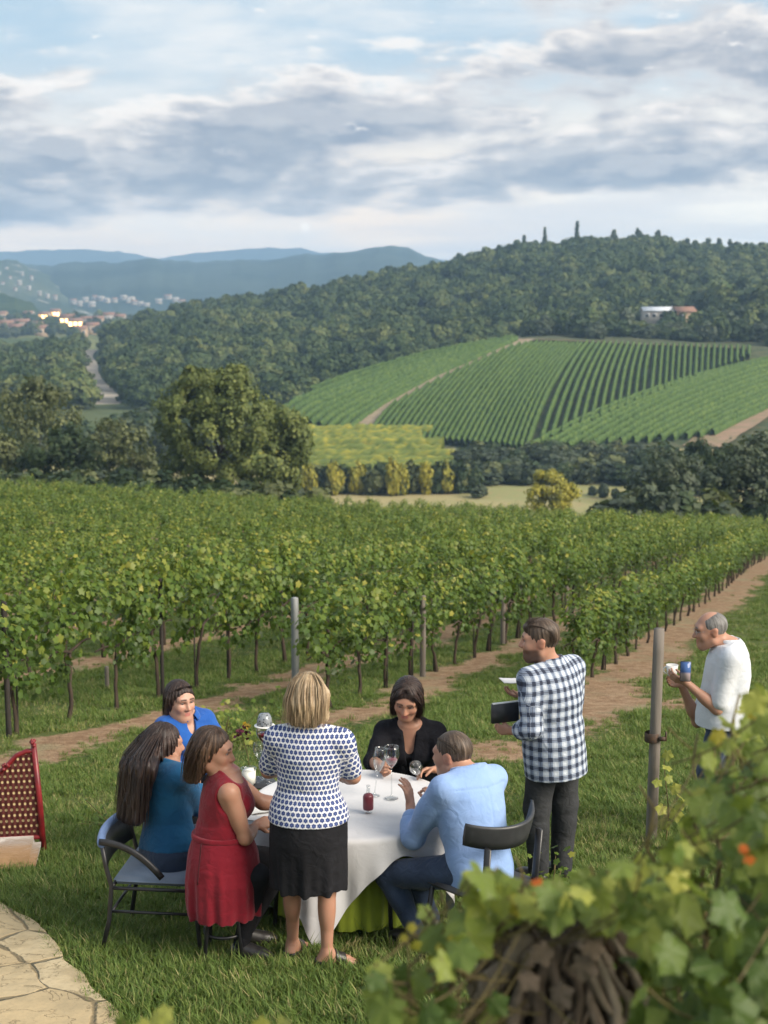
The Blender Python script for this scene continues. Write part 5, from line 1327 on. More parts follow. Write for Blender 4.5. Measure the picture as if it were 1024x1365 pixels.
# ---- little stand with glasses left of the blonde woman
def side_stand():
    y = 8.95; p = P(344, 1042, y); x = p[0]; zg = float(H(x, y)); h = p[2]-zg
    e = empty('side_stand', (x, y, zg), 'slim wire stand holding glasses, between the red and blonde women', 'stand')
    MB().lathe([(.001, h-.012), (.115, h-.012), (.118, h-.006), (.115, h), (.001, h)], 32).obj('top', M_BLACK, e)
    for a in (20, 140, 260):
        c, s = math.cos(math.radians(a)), math.sin(math.radians(a))
        MB().tube([(c*.09, s*.09, h-.01), (c*.05, s*.05, h*.5), (c*.15, s*.15, -.02)], .006, 8).obj('leg', M_BLACK, e)
    T = np.array([x, y, zg+h])
    wine_glass(T+[.045, .03, 0], .37, .058, 'large stemmed glass of red wine left of the blonde woman', .60, None, .66)
    wine_glass(T+[.0, .065, 0], .24, .036, 'clear wine glass standing behind the white candle jar', 0, None, .5)
    wine_glass(T+[.085, -.04, 0], .20, .034, 'short clear wine glass beside the blonde woman\'s elbow', 0, None, .5)
    j = empty('candle_jar', T+np.array([-.055, -.045, 0]), 'square frosted white candle jar on the wire stand', 'candle jar')
    MB().box((0, 0, .052), (.086, .086, .10), None, 0, .012).obj('wax', simple('wax', (.74, .74, .68), (.68, .68, .62), .5, 8), j)
    MB().lathe([(.050, .098), (.052, .10), (.052, .108), (.046, .108), (.046, .098)], 24).obj('rim', M_GLASS, j)
    # wineglasses of crystal turned upside down on the wine glass
    t = empty('crystal_tumbler', T+np.array([.045, .03, .372]), 'cut crystal tumbler upside down on the large wine glass', 'glass')
    m, tt, b = mat_base('cut crystal'); c = tt.coord('Object'); v = tt.vor(c, 70)
    tt.l.new(tt.mix(tt.ss(v, .15, .5), (.015, .02, .025), (.28, .30, .32)), b.inputs['Base Color']); b.inputs['Roughness'].default_value = .08; b.inputs['Metallic'].default_value = .3
    MB().lathe([(.001, 0), (.052, 0), (.053, .004), (.046, .05), (.034, .078), (.001, .08)], 14).obj('bowl', m, t, False)
    MB().lathe([(.001, .0), (.066, -.001), (.068, .003), (.066, .006), (.001, .006)], 32, (0, 0, -.005)).obj('saucer', M_CHINA, t)
    f = empty('flower_sprig', T+np.array([-.05, .05, 0]), 'dark red and yellow flower sprig beside the large wine glass', 'flower')
    MB().tube([(0, 0, 0), (-.02, .02, .15), (-.06, .03, .30), (-.02, .03, .36)], [.003, .003, .0025, .002], 6).obj('stem', M_CANE, f)
    r = np.random.default_rng(8); C = np.array([-.06, .03, .31])+r.normal(size=(26, 3))*.016
    V, F, mm = place(QUAD, C, rdir(26, r), rdir(26, r), np.full(26, .03)); link('petals', mesh_np('petals', V, F, simple('dark petals', (.10, .012, .03), (.05, .008, .02), .6), {'rnd': np.zeros(len(V))}), f)
    C = np.array([-.02, .03, .355])+r.normal(size=(12, 3))*np.array([.02, .01, .008]); V, F, mm = place(QUAD, C, rdir(12, r), rdir(12, r), np.full(12, .03)); link('leaf', mesh_np('leaf', V, F, simple('yellow petals', (.5, .34, .03), (.4, .25, .02), .6), {'rnd': np.zeros(len(V))}), f)
side_stand()
# ================================================================== people: one implicit surface per body, clothes and hair over it
VOX = .0058
A3 = lambda *v: np.array(v, float)
def cap(a, b, ra, rb=None, k=.022):
    a = np.asarray(a, float); b = np.asarray(b, float); rb = ra if rb is None else rb; ab = b-a; L2 = max(1e-9, ab @ ab); R = max(ra, rb)
    def f(X, Y, Z):
        px, py, pz = X-a[0], Y-a[1], Z-a[2]; t = np.clip((px*ab[0]+py*ab[1]+pz*ab[2])/L2, 0, 1)
        return np.sqrt((px-t*ab[0])**2+(py-t*ab[1])**2+(pz-t*ab[2])**2)-(ra+(rb-ra)*t)
    return f, np.minimum(a, b)-R, np.maximum(a, b)+R, k
def ell(c, r, R=None, k=.03):
    c = np.asarray(c, float); r = np.asarray(r, float); R = np.eye(3) if R is None else np.asarray(R)
    def f(X, Y, Z):
        px, py, pz = X-c[0], Y-c[1], Z-c[2]
        q = [px*R[0, i]+py*R[1, i]+pz*R[2, i] for i in range(3)]
        k0 = np.sqrt(sum((q[i]/r[i])**2 for i in range(3)))+1e-6; k1 = np.sqrt(sum((q[i]/r[i]**2)**2 for i in range(3)))+1e-6
        return k0*(k0-1)/k1
    m = np.abs(R) @ r
    return f, c-m, c+m, k
def loft(o, R, st, k=.03, pw=2.0):
    """elliptic tube: stations (z, half width, half depth, shift right, shift forward) in the frame R at o"""
    o = np.asarray(o, float); R = np.asarray(R); st = np.array([tuple(s)+(0,)*(5-len(s)) for s in st], float); zz = st[:, 0]
    def f(X, Y, Z):
        px, py, pz = X-o[0], Y-o[1], Z-o[2]
        x, y, z = [px*R[0, i]+py*R[1, i]+pz*R[2, i] for i in range(3)]
        g = [np.interp(z, zz, st[:, i]) for i in range(1, 5)]
        u = np.abs((x-g[2])/g[0]); v = np.abs((y-g[3])/g[1])
        q = np.sqrt(u*u+v*v) if pw == 2 else (u**pw+v**pw)**(1/pw)
        d = (q-1)*np.minimum(g[0], g[1]); return np.maximum(d, np.maximum(zz[0]-z, z-zz[-1]))
    w = np.max(st[:, 1]+np.abs(st[:, 3])); dd = np.max(st[:, 2]+np.abs(st[:, 4]))
    cs = np.array([o+R @ A3(a, b, c) for a in (-w, w) for b in (-dd, dd) for c in (zz[0], zz[-1])])
    return f, cs.min(0), cs.max(0), k
def surf(prims, vox=VOX, post=(), infl=0.0, clip=(), cut=()):
    lo = np.min([p[1] for p in prims], 0)-.03-max(0, infl); hi = np.max([p[2] for p in prims], 0)+.03+max(0, infl); n = np.ceil((hi-lo)/vox).astype(int)+1
    ax = [(lo[i]+np.arange(n[i])*vox).astype(np.float32) for i in range(3)]
    D = np.full(n, 1.0, np.float32)
    def box(l, h, pad):
        i0 = np.clip(((l-pad-lo)/vox).astype(int), 0, n-1); i1 = np.clip(((h+pad-lo)/vox).astype(int)+2, 1, n)
        return tuple(slice(a, b) for a, b in zip(i0, i1))
    def XYZ(s): return ax[0][s[0]][:, None, None], ax[1][s[1]][None, :, None], ax[2][s[2]][None, None, :]
    for (f, l, h, k) in prims:
        s = box(l, h, k+vox*3+abs(infl)); d = f(*XYZ(s)).astype(np.float32)-infl; a = D[s]
        q = np.maximum(k-np.abs(a-d), 0)/k; D[s] = np.minimum(a, d)-q*q*k*.25
    full = tuple(slice(0, m) for m in n); X, Y, Z = XYZ(full)
    for fn in post: D = fn(D, X, Y, Z).astype(np.float32)
    for (f, l, h, k) in cut:                       # carve
        s = box(l, h, k+vox*3); d = -f(*XYZ(s)).astype(np.float32); a = D[s]; q = np.maximum(k-np.abs(a-d), 0)/k; D[s] = np.maximum(a, d)+q*q*k*.25
    for (p, nn) in clip: D = np.maximum(D, (X-p[0])*nn[0]+(Y-p[1])*nn[1]+(Z-p[2])*nn[2])
    return nets(D.astype(np.float32), lo, vox)
def nets(D, lo, h):
    D[0], D[-1] = 1, 1; D[:, 0] = 1; D[:, -1] = 1; D[:, :, 0] = 1; D[:, :, -1] = 1
    I = (D < 0); n = np.array(D.shape); S = np.zeros(n-1, np.int8)
    off = [(a, b, c) for a in (0, 1) for b in (0, 1) for c in (0, 1)]
    for a, b, c in off: S += I[a:n[0]-1+a, b:n[1]-1+b, c:n[2]-1+c]
    act = (S > 0) & (S < 8); ii = np.argwhere(act); idx = np.full(n-1, -1, np.int64); idx[act] = np.arange(len(ii))
    C = {o: D[ii[:, 0]+o[0], ii[:, 1]+o[1], ii[:, 2]+o[2]] for o in off}
    acc = np.zeros((len(ii), 3)); cnt = np.zeros(len(ii))
    for o in off:
        for a in range(3):
            if o[a]: continue
            p = list(o); p[a] = 1; p = tuple(p); va, vb = C[o], C[p]; m = (va < 0) != (vb < 0)
            t = va[m]/(va[m]-vb[m]); q = np.tile(np.array(o, float), (m.sum(), 1)); q[:, a] = t; acc[m] += q; cnt[m] += 1
    V = (ii+acc/cnt[:, None])*h+lo
    F = []
    for a in range(3):
        b, c = (a+1) % 3, (a+2) % 3; s0 = [slice(None)]*3; s1 = [slice(None)]*3; s0[a] = slice(0, -1); s1[a] = slice(1, None)
        A_, B_ = I[tuple(s0)], I[tuple(s1)]; e = np.argwhere(A_ != B_); e = e[(e[:, b] > 0) & (e[:, c] > 0)]
        fl = A_[e[:, 0], e[:, 1], e[:, 2]]
        def cell(db, dc): q = e.copy(); q[:, b] += db; q[:, c] += dc; return idx[q[:, 0], q[:, 1], q[:, 2]]
        Q = np.stack([cell(-1, -1), cell(0, -1), cell(0, 0), cell(-1, 0)], -1); Q[~fl] = Q[~fl][:, ::-1]; F.append(Q)
    return V, np.concatenate(F)
def frame(fwd, up=(0, 0, 1)):
    """columns right, forward, up"""
    up = np.asarray(up, float); up /= np.linalg.norm(up); f = np.asarray(fwd, float); f = f-up*(f @ up); f /= np.linalg.norm(f)
    return np.stack([np.cross(f, up), f, up], 1)
def headframe(fwd, tilt=0.0):
    f = np.asarray(fwd, float); f /= np.linalg.norm(f); r = np.cross(f, A3(0, 0, 1)); r /= np.linalg.norm(r); u = np.cross(r, f)
    c, s = math.cos(tilt), math.sin(tilt); r, u = r*c+u*s, u*c-r*s
    return np.stack([r, f, u], 1)
def wob(X, Y, Z, s=1.0, ph=0.0):
    """cheap 3-D wrinkle field about -1..1"""
    a = np.sin(s*(9*X+5*Z)+2.2*np.sin(s*6*Z+ph)+1.7*np.sin(s*8*Y+ph*1.3)); b = np.sin(s*(13*Z-7*Y)+2.0*np.sin(s*9*X+ph)+ph); c = np.sin(s*(21*Z+9*X)+2.5*np.sin(s*10*Y+1+ph))
    return (a+b*.8+c*.6)/2.0
FEM = [(-.12, .145, .110), (-.03, .178, .128), (.05, .172, .122), (.15, .137, .103), (.24, .140, .108), (.33, .158, .118, 0, .008), (.40, .160, .105), (.455, .135, .082), (.50, .062, .058)]
MAL = [(-.12, .150, .115), (-.03, .168, .125), (.06, .166, .128), (.16, .168, .134, 0, .01), (.27, .180, .132), (.36, .188, .122), (.425, .178, .105), (.465, .140, .085), (.50, .070, .064)]
class Body: pass
def joints(sex, pel, neck, f, sw=.175, gx=1.0, gy=1.0, **kw):
    b = Body(); b.sex = sex; b.pel = A3(*pel); b.neck = A3(*neck); up = b.neck-b.pel; b.L = np.linalg.norm(up); b.R = frame(A3(*f), up); b.gx, b.gy = gx, gy
    r, fw, u = b.R.T; b.sh = {s: b.neck-u*.078+r*s*sw-fw*.005 for s in (-1, 1)}; b.hp = {s: b.pel+r*s*.085*gx-u*.02 for s in (-1, 1)}
    for k, v in kw.items(): setattr(b, k, v)
    return b
def torso_st(b, dx=0.0, dy=0.0, z0=None, z1=None):
    st = [(z*b.L/.5, w*b.gx+dx, d*b.gy+dy)+tuple(e) for z, w, d, *e in (FEM if b.sex == 'f' else MAL)]
    return st
def torso(b, dx=0.0, st=None):
    r, fw, u = b.R.T; P_ = [loft(b.pel, b.R, st or torso_st(b, dx, dx), .03)]
    for s in (-1, 1): P_.append(cap(b.neck-u*.035+r*s*.045, b.sh[s], .048+dx, .053+dx, .06))
    if b.sex == 'f':
        for s in (-1, 1): P_.append(ell(b.pel+u*.325*b.L/.5+r*s*.072+fw*.085*b.gy, A3(.062, .055, .062)+dx, b.R, .04))
    for s in (-1, 1): P_.append(ell(b.pel+r*s*.072-u*.05-fw*.045, A3(.080, .080, .090)+dx, b.R, .05))
    return P_
def pelvis(b, dx=0.0):
    return [loft(b.pel, b.R, torso_st(b, dx, dx)[:3], .03)]+torso(b, dx)[-2:]
def arms(b, dx=0.0, which=(-1, 1), up=1.0, low=1.0):
    P_ = []; m = .90 if b.sex == 'f' else 1.05
    for s in which:
        S, E, W = b.sh[s], b.el[s], b.wr[s]
        P_.append(cap(S, E, .052*m+dx, .040*m+dx, .035))
        P_.append(ell(S*.55+E*.45, (.046*m+dx, .046*m+dx, np.linalg.norm(E-S)*.42), frame((0.1, 1, .3), E-S), .03))
        if low > 0: P_.append(cap(E, E+(W-E)*low, .040*m+dx, (.040+(.027-.040)*low)*m+dx, .03)); P_.append(ell(E*.68+W*.32, (.041*m+dx, .041*m+dx, .085), frame((0.1, 1, .3), W-E), .03))
    return P_
def hand(w, f, n, thumb, curl=.5, spread=.012, sc_=1.0, point=None):
    """palm, four bent fingers and a thumb; w wrist, f finger direction, n way the palm faces, thumb side +1/-1"""
    f = A3(*f)/np.linalg.norm(f); n = A3(*n); n = n-f*(n @ f); n /= np.linalg.norm(n); s = np.cross(n, f)*thumb; P_ = []
    for i in range(4):
        o = (1.5-i)*.0185*sc_; L = (.93, 1.0, .96, .82)[i]*sc_; k = w+f*.082*L+s*o
        P_.append(cap(w+f*.012+s*o*.55, k, .0135*sc_, .0115*sc_, .012)); p = k; a = 0
        c = curl if point is None or i != 0 else point
        for j, (ln, r) in enumerate(((.040, .0092), (.027, .0085), (.021, .0076))):
            a += c*(.8, 1.0, .7)[j]; d = f*math.cos(a)+n*math.sin(a)+s*spread*(1.5-i)*3; d /= np.linalg.norm(d); q = p+d*ln*L
            P_.append(cap(p, q, r*sc_, (r-.0006)*sc_, .004)); p = q
    t0 = w+f*.022*sc_+s*.020*sc_; t1 = t0+(s*.62+f*.70+n*.35)*.042*sc_; t2 = t1+(f*.85+n*(.35+.5*curl)+s*.05)*.030*sc_; t3 = t2+(f*.8+n*(.3+.7*curl)-s*.15)*.024*sc_
    P_ += [cap(t0, t1, .0145*sc_, .0115*sc_, .010), cap(t1, t2, .0108*sc_, .0095*sc_, .006), cap(t2, t3, .0095*sc_, .008*sc_, .004)]
    return P_
def legs(b, dx=0.0, top=True, frac=1.0, dk=0.0):
    P_ = []; m = 1.0 if b.sex == 'f' else 1.04
    for s in (-1, 1):
        h, k, a = b.hp[s], b.kn[s], b.an[s]
        if top: P_.append(cap(h-b.R[:, 2]*.02, k, .080*m*min(b.gx, 1.08)+dx, .056*m+dx+dk, .04))
        e = k+(a-k)*frac; P_.append(cap(k, e, .053*m+dx+dk, (.053+(.034-.053)*frac)*m+dx+dk*1.2, .03))
        back = (h-k)/np.linalg.norm(h-k)+(a-k)/np.linalg.norm(a-k); nb = np.linalg.norm(back)
        back = back/nb*min(1, nb*1.5) if nb > .15 else -A3(*b.R[:, 1])
        if frac > .6: P_.append(ell(k*.68+a*.32+back*.014, (.047*m+dx+dk*.6, .050*m+dx+dk*.6, .11), frame((0.1, 1, .2), k-a), .03))
    return P_
def feet(b, dx=0.0):
    P_ = []
    for s in (-1, 1):
        a = b.an[s]; t = A3(*b.toe[s]); t /= np.linalg.norm(t); sd = A3(t[1], -t[0], 0)
        P_ += [cap(a+A3(0, 0, -.0), a+A3(0, 0, -.045)-t*.028, .034+dx, .032+dx, .02), cap(a+A3(0, 0, -.048)-t*.02, a+A3(0, 0, -.060)+t*.12, .032+dx, .024+dx, .03), cap(a+A3(0, 0, -.01), a+A3(0, 0, -.056)+t*.10, .030+dx, .024+dx, .03)]
        for i in range(3): P_.append(cap(a+A3(0, 0, -.066)+t*.12+sd*(i-1)*.020, a+A3(0, 0, -.070)+t*(.158-.01*abs(i-1))+sd*(i-1)*.024, .017+dx, .013+dx, .012))
    return P_
def head_prims(b):
    C, R, s = b.head, b.HR, b.hs; q = lambda x, y, z: C+R @ (A3(x, y, z)*s); e = lambda c, r, k=.02: ell(q(*c), A3(*r)*s, R, k*s)
    w = 1.0 if b.sex == 'f' else 1.04
    P_ = [e((0, -.014, .030), (.074*w, .094, .088), .03), e((0, .026, -.020), (.062*w, .064, .085), .04), e((0, .050, -.075), (.040*w, .035, .034), .04),
          cap(q(0, .070, -.096), q(0, .074, -.090), .020*s*w, .020*s*w, .03*s), cap(q(-.05*w, .0, -.065), q(-.018, .064, -.100), .022*s, .018*s, .03*s), cap(q(.05*w, .0, -.065), q(.018, .064, -.100), .022*s, .018*s, .03*s),
          cap(q(0, .086, .020), q(0, .111, -.022), .0085*s, .012*s, .016*s), e((-.012, .100, -.027), (.008, .010, .008), .01), e((.012, .100, -.027), (.008, .010, .008), .01),
          cap(q(-.040, .074, .032), q(.040, .074, .032), .016*s, .016*s, .025*s), e((-.038, .066, -.022), (.024, .022, .022), .03), e((.038, .066, -.022), (.024, .022, .022), .03),
          cap(q(-.017, .087, -.053), q(.017, .087, -.053), .0075*s, .0075*s, .010*s), cap(q(-.014, .085, -.064), q(.014, .085, -.064), .0085*s, .0085*s, .010*s)]
    for sd in (-1, 1):
        P_.append(e((sd*.073*w, -.012, .0), (.010, .022, .032), .008)); P_.append(e((sd*.078*w, -.020, .012), (.008, .015, .016), .008))
    cut = [ell(q(sd*.032, .096, .011), A3(.018, .014, .0085)*s, R, .016*s) for sd in (-1, 1)]
    nb = b.neck; P_.append(cap(nb-b.R[:, 2]*.03, C+R @ A3(0, -.028, -.06)*1.0, (.058 if b.sex == 'f' else .066), (.050 if b.sex == 'f' else .059), .045))
    return P_, cut
def skin_mat(name):
    m, t, b = mat_base(name); c = t.coord('Object'); col = t.attr('Col', 'Color')
    n = t.ss(t.noise(c, 22, 4), .35, .7); col = t.mix(t.m('MULTIPLY', n, .22), col, t.mix(1, col, (1.0, .72, .66), 'MULTIPLY'))
    t.l.new(col, b.inputs['Base Color']); b.inputs['Roughness'].default_value = .48; b.inputs['Specular IOR Level'].default_value = .35
    b.inputs['Subsurface Weight'].default_value = .12; b.inputs['Subsurface Radius'].default_value = (.02, .008, .004)
    bump(t, b, t.noise(c, 180, 3), .12, .003); return m
M_SKIN = skin_mat('skin')
def skin_col(b, V, base, lips, brow, stubble=None, scalp=None):
    q = (V-b.head) @ b.HR/b.hs; x, y, z = q.T; col = np.tile(A3(*base), (len(V), 1)); front = y > .03
    def mixc(w, c): 
        nonlocal col; col = col*(1-w[:, None])+w[:, None]*A3(*c)
    red = tuple(np.array(base)*A3(1.05, .72, .66))
    near = (np.abs(q).max(1) < .14)
    if stubble is not None: mixc(np.clip(smooth(-.028, -.048, z)*smooth(-.02, .02, y)*near*(1-.5*((np.abs(x) < .018) & (z > -.07))), 0, 1)*.9+.0*z, stubble); mixc((smooth(.018, .008, np.abs(z+.042))*smooth(.03, .02, np.abs(x))*front*near)*.6, stubble)
    mixc(np.exp(-((np.abs(x)-.040)/.018)**2-((z+.025)/.018)**2)*front*near*.45, red)
    mixc(np.exp(-(x/.014)**2-((z+.025)/.012)**2)*(y > .085)*near*.4, red)
    mixc(smooth(.0235, .015, np.abs(x))*smooth(.0135, .009, np.abs(z+.059))*(y > .06)*near*.8, lips)
    mixc(smooth(.0075, .003, np.abs(z-.034-.004*np.cos((np.abs(x)-.03)*60)))*smooth(.052, .045, np.abs(x))*smooth(.008, .013, np.abs(x))*front*near*.92, brow)
    mixc(smooth(.0045, .0015, np.abs(z-.0170+.0025*((np.abs(x)-.032)/.014)**2))*smooth(.020, .016, np.abs(np.abs(x)-.032))*(y > .05)*near*.9, (.03, .02, .018))
    mixc(smooth(.021, .014, np.abs(np.abs(x)-.032))*smooth(.009, .004, np.abs(z-.011))*(y > .05)*near*.55, tuple(np.array(base)*A3(.45, .33, .30)))  # skin in the eye sockets darkened: their shading is put into the colour
    mixc(smooth(.065, .072, np.abs(x))*(np.abs(z) < .035)*(y < .02)*near*.4, red)
    return np.concatenate([col, np.ones((len(V), 1))], 1)
def cloth_uv(b, V):
    """(around, along) in metres for a garment: torso by default, sleeves by limb"""
    q = (V-b.pel) @ b.R; an = np.arctan2(q[:, 0], -q[:, 1]); w_ = smooth(.10, .45, q[:, 2]*.5/b.L); U = an*.185*(1-w_)+w_*q[:, 0]*1.2; W = q[:, 2]; best = np.full(len(V), .02)
    for s in (-1, 1):
        for (p0, p1, r, o) in ((b.sh[s], b.el[s], .062, 0), (b.el[s], b.wr[s], .056, 1)):
            ab = p1-p0; L = np.linalg.norm(ab); u = ab/L; d = V-p0; t = d @ u; rr = d-t[:, None]*u; dist = np.linalg.norm(rr, axis=1)-r
            m = (dist < best) & (t > (.07 if o == 0 else 0)) & (t < L+.06)
            fr = frame((0.13, 1, .21), u); a2 = np.arctan2(rr @ fr[:, 0], rr @ fr[:, 1])
            U = np.where(m, a2*.058, U); W = np.where(m, .3-t-(np.linalg.norm(b.el[s]-b.sh[s]) if o else 0), W); best = np.where(m, dist, best)
    return np.stack([U, W, 0*U], 1)
def piece(name, VF, mat, parent, **attrs):
    return link(name, mesh_np(name, VF[0], VF[1], mat, attrs, True), parent)
def hair_mat(name, c1, c2, c3):
    m, t, b = mat_base(name); s = t.attr('str', 'Vector'); v = t.vm('MULTIPLY', s, (1, 1, .06))
    f = t.m('ADD', t.m('MULTIPLY', t.noise(v, 60, 4, .6), .65), t.m('MULTIPLY', t.noise(v, 190, 3, .6), .45))
    t.l.new(t.ramp(f, [(.36, c1), (.54, c2), (.70, c3)]), b.inputs['Base Color']); b.inputs['Roughness'].default_value = .42; b.inputs['Specular IOR Level'].default_value = .35
    bump(t, b, f, 1.0, .008); return m
def hair_attr(b, V):
    q = (V-b.head) @ b.HR; a = np.arctan2(q[:, 0], -q[:, 1]); r = np.hypot(q[:, 0], q[:, 1])
    return np.stack([a*.11, r*.25, q[:, 2]], 1)
def hair(b, mat, parent, extra=(), infl=.016, face=(0, .105, -.022, .070, .078, .100), low=-.02, groove=.0035, vol=(.080, .098, .092), fringe=None, ear=True, seed=0, side=None):
    C, R, s = b.head, b.HR, b.hs; q = lambda x, y, z: C+R @ (A3(x, y, z)*s)
    P_ = [ell(q(0, -.018, .034), A3(*vol)*s+.006, R, .03)]+list(extra)
    fc = face; cut = [ell(q(*fc[:3]), A3(*fc[3:])*s, R, .012)]
    if fringe is not None: cut.append(ell(q(0, .13, -.01), A3(.075, .06, fringe)*s, R, .012))
    def groove_f(D, X, Y, Z):
        px, py, pz = X-C[0], Y-C[1], Z-C[2]; x = px*R[0, 0]+py*R[1, 0]+pz*R[2, 0]; y = px*R[0, 1]+py*R[1, 1]+pz*R[2, 1]; z = px*R[0, 2]+py*R[1, 2]+pz*R[2, 2]
        a = np.arctan2(x, -y); m = smooth(.10, .02, z)
        return D+groove*(np.sin(a*23+3*np.sin(z*14+seed)+seed)+.7*np.sin(a*51+2*np.sin(z*23)))*(.35+.65*m)
    clip = [] if low is None else [(q(0, 0, low), -R[:, 2])]
    V, F = surf(P_, VOX*.85, [groove_f], 0, clip, cut)
    # loose strands lying over the surface
    r = np.random.default_rng(seed+50)
    return piece('hair', (V, F), mat, parent, str=hair_attr(b, V))
def strands(b, mat, parent, guides, n, rad, seed, spread=.02):
    """fine locks following guide polylines, one mesh"""
    r = np.random.default_rng(seed); mb = MB(); S = []
    for _ in range(n):
        g = guides[int(r.integers(len(guides)))]; o = r.normal(size=3)*spread*1.15; k = np.linspace(0, 1, 9); src = np.linspace(0, 1, len(g)); g = np.array(g)
        p = np.stack([np.interp(k, src, g[:, i]) for i in range(3)], -1)+o*(.5+.7*k[:, None])+r.normal(size=3)*.004*k[:, None]
        mb.tube(p, rad*np.sin(np.linspace(.5, 3.0, 9)), 5, 0, False, (1.6, .6)); S.append(len(mb.V[-1]))
    V = np.concatenate(mb.V); at_ = hair_attr(b, V); at_[:, 1] += np.repeat(r.uniform(0, 3, len(S)), S); o = mesh_np('lock', V, np.concatenate(mb.F), mat, {'str': at_}, True); return link('lock', o, parent)
M_EYEW = simple('eye white', (.24, .21, .195), (.20, .17, .16), .4); M_IRIS = simple('dark iris', (.03, .02, .014), (.02, .014, .01), .1)
def eyes(b, parent, look=(0, 1, 0)):
    for s in (-1, 1):
        c = b.head+b.HR @ (A3(s*.032, .0762, .0105)*b.hs); mb = MB(); a = np.linspace(0, math.pi, 9); mb.lathe(np.stack([np.maximum(.0002, np.sin(a)*.0118), -np.cos(a)*.0118], -1), 14); mb.V[0] = c+(mb.V[0]*A3(1.05, 1, .44)*b.hs) @ b.HR.T
        o = mb.obj('eye', M_EYEW, parent); d = b.HR @ A3(look[0], 1, look[2]); d /= np.linalg.norm(d); Rr = frame((0.2, .1, 1), d) if abs(d[2]) < .9 else np.eye(3)
        i = MB(); i.lathe([(.0001, .0127), (.004, .0121), (.0068, .0106), (.0070, .0098)], 12, (0, 0, 0), Rr); q_ = i.V[0] @ b.HR; q_[:, 2] *= .50; i.V[0] = c+(q_*b.hs) @ b.HR.T; i.obj('iris', M_IRIS, o)
def setup_head(b, head, fwd, tilt=0.0, hs=1.0): b.head = A3(*head); b.HR = headframe(fwd, tilt); b.hs = hs
def body_mesh(b, parent, base, lips, brow, hands, stubble=None, with_feet=True, dx=-.004):
    hp, cut = head_prims(b); P_ = torso(b, dx)+arms(b, 0)+legs(b, dx)+hp
    for h in hands: P_ += hand(**h)
    if with_feet: P_ += feet(b, -.002)
    V, F = surf(P_, VOX, cut=cut)
    return piece('body', (V, F), M_SKIN, parent, Col=skin_col(b, V, base, lips, brow, stubble))
def garment_mat(name, c1, c2, wr=.35, rough=.85, scale=16, sheen=.15, fine=500):
    m, t, b = mat_base(name); c = t.coord('Object')
    if max(c1) < .06: sheen = 0; b.inputs['Specular IOR Level'].default_value = .12; rough = .95
    t.l.new(t.mix(t.ss(t.noise(c, 4, 4), .35, .65), c1, c2), b.inputs['Base Color']); b.inputs['Roughness'].default_value = rough; b.inputs['Sheen Weight'].default_value = sheen
    h = t.m('ADD', t.noise(c, scale, 3, .45, .8), t.m('MULTIPLY', t.noise(c, fine, 2), .05)); bump(t, b, h, wr, .03); return m
def person(x, y, label, name='person'):
    z = float(H(x, y)); return empty(name, (x, y, z), label, 'person', 'people at the wine tasting'), A3(x, y, z)

def yoke(b, z0=.40, pleat=True):
    """seam across the shoulder blades and a soft centre pleat below it"""
    R, o, k = b.R, b.pel, b.L/.5
    def f(D, X, Y, Z):
        px, py, pz = X-o[0], Y-o[1], Z-o[2]; x, y, z = [px*R[0, i]+py*R[1, i]+pz*R[2, i] for i in range(3)]
        back = (y < .03)*(np.abs(x) < .2)
        g = .0035*np.exp(-((z-z0*k-.010*np.abs(x)/.2)/.0055)**2)*back
        if pleat: g = g+.004*np.exp(-(x/.010)**2)*back*(z < z0*k)*(z > .05)
        g = g+.005*np.sin((z*30+y*8+2*np.sin(x*9)))*np.exp(-((z-.10)/.10)**2)*np.exp(-((np.abs(x)-.14)/.09)**2)
        return D+g
    return f
# ------------------------------------------------------------------ the eight people
SK_L = (.42, .235, .165); SK_M = (.37, .20, .135); SK_P = (.46, .27, .20)
LIP = (.40, .13, .12); DKB = (.035, .022, .017)
M_BROWNH = hair_mat('dark brown hair', (.012, .007, .005), (.042, .024, .016), (.13, .078, .050))
M_DKH = hair_mat('near black hair', (.008, .005, .005), (.024, .014, .012), (.075, .046, .036))
M_BLOND = hair_mat('blonde hair', (.115, .075, .042), (.27, .19, .11), (.48, .37, .24))
M_SHORT = hair_mat('short brown hair', (.020, .013, .010), (.060, .041, .029), (.16, .115, .085))
M_GREYH = hair_mat('grey hair', (.06, .058, .056), (.13, .125, .12), (.25, .24, .235))
M_BLACKC = garment_mat('black cloth', (.012, .012, .014), (.018, .018, .021), .4)
M_CHARC = garment_mat('charcoal trousers', (.035, .037, .040), (.045, .047, .050), .45)
M_JEAN = garment_mat('navy jeans', (.020, .036, .075), (.030, .050, .095), .5, fine=900)
M_RED = garment_mat('red dress cloth', (.17, .003, .013), (.21, .005, .016), .4)
M_TEAL = garment_mat('teal top', (.006, .075, .18), (.008, .10, .22), .35)
M_BLUE = garment_mat('bright blue blouse', (.010, .075, .32), (.014, .10, .38), .4)
M_SHIRT = garment_mat('light blue shirt', (.25, .37, .64), (.21, .33, .58), .3)
M_WHITE = garment_mat('white shirt', (.62, .64, .68), (.56, .59, .64), .25)
M_SHOE = simple('black leather', (.018, .016, .016), (.03, .027, .026), .4, 30, spec=.5)
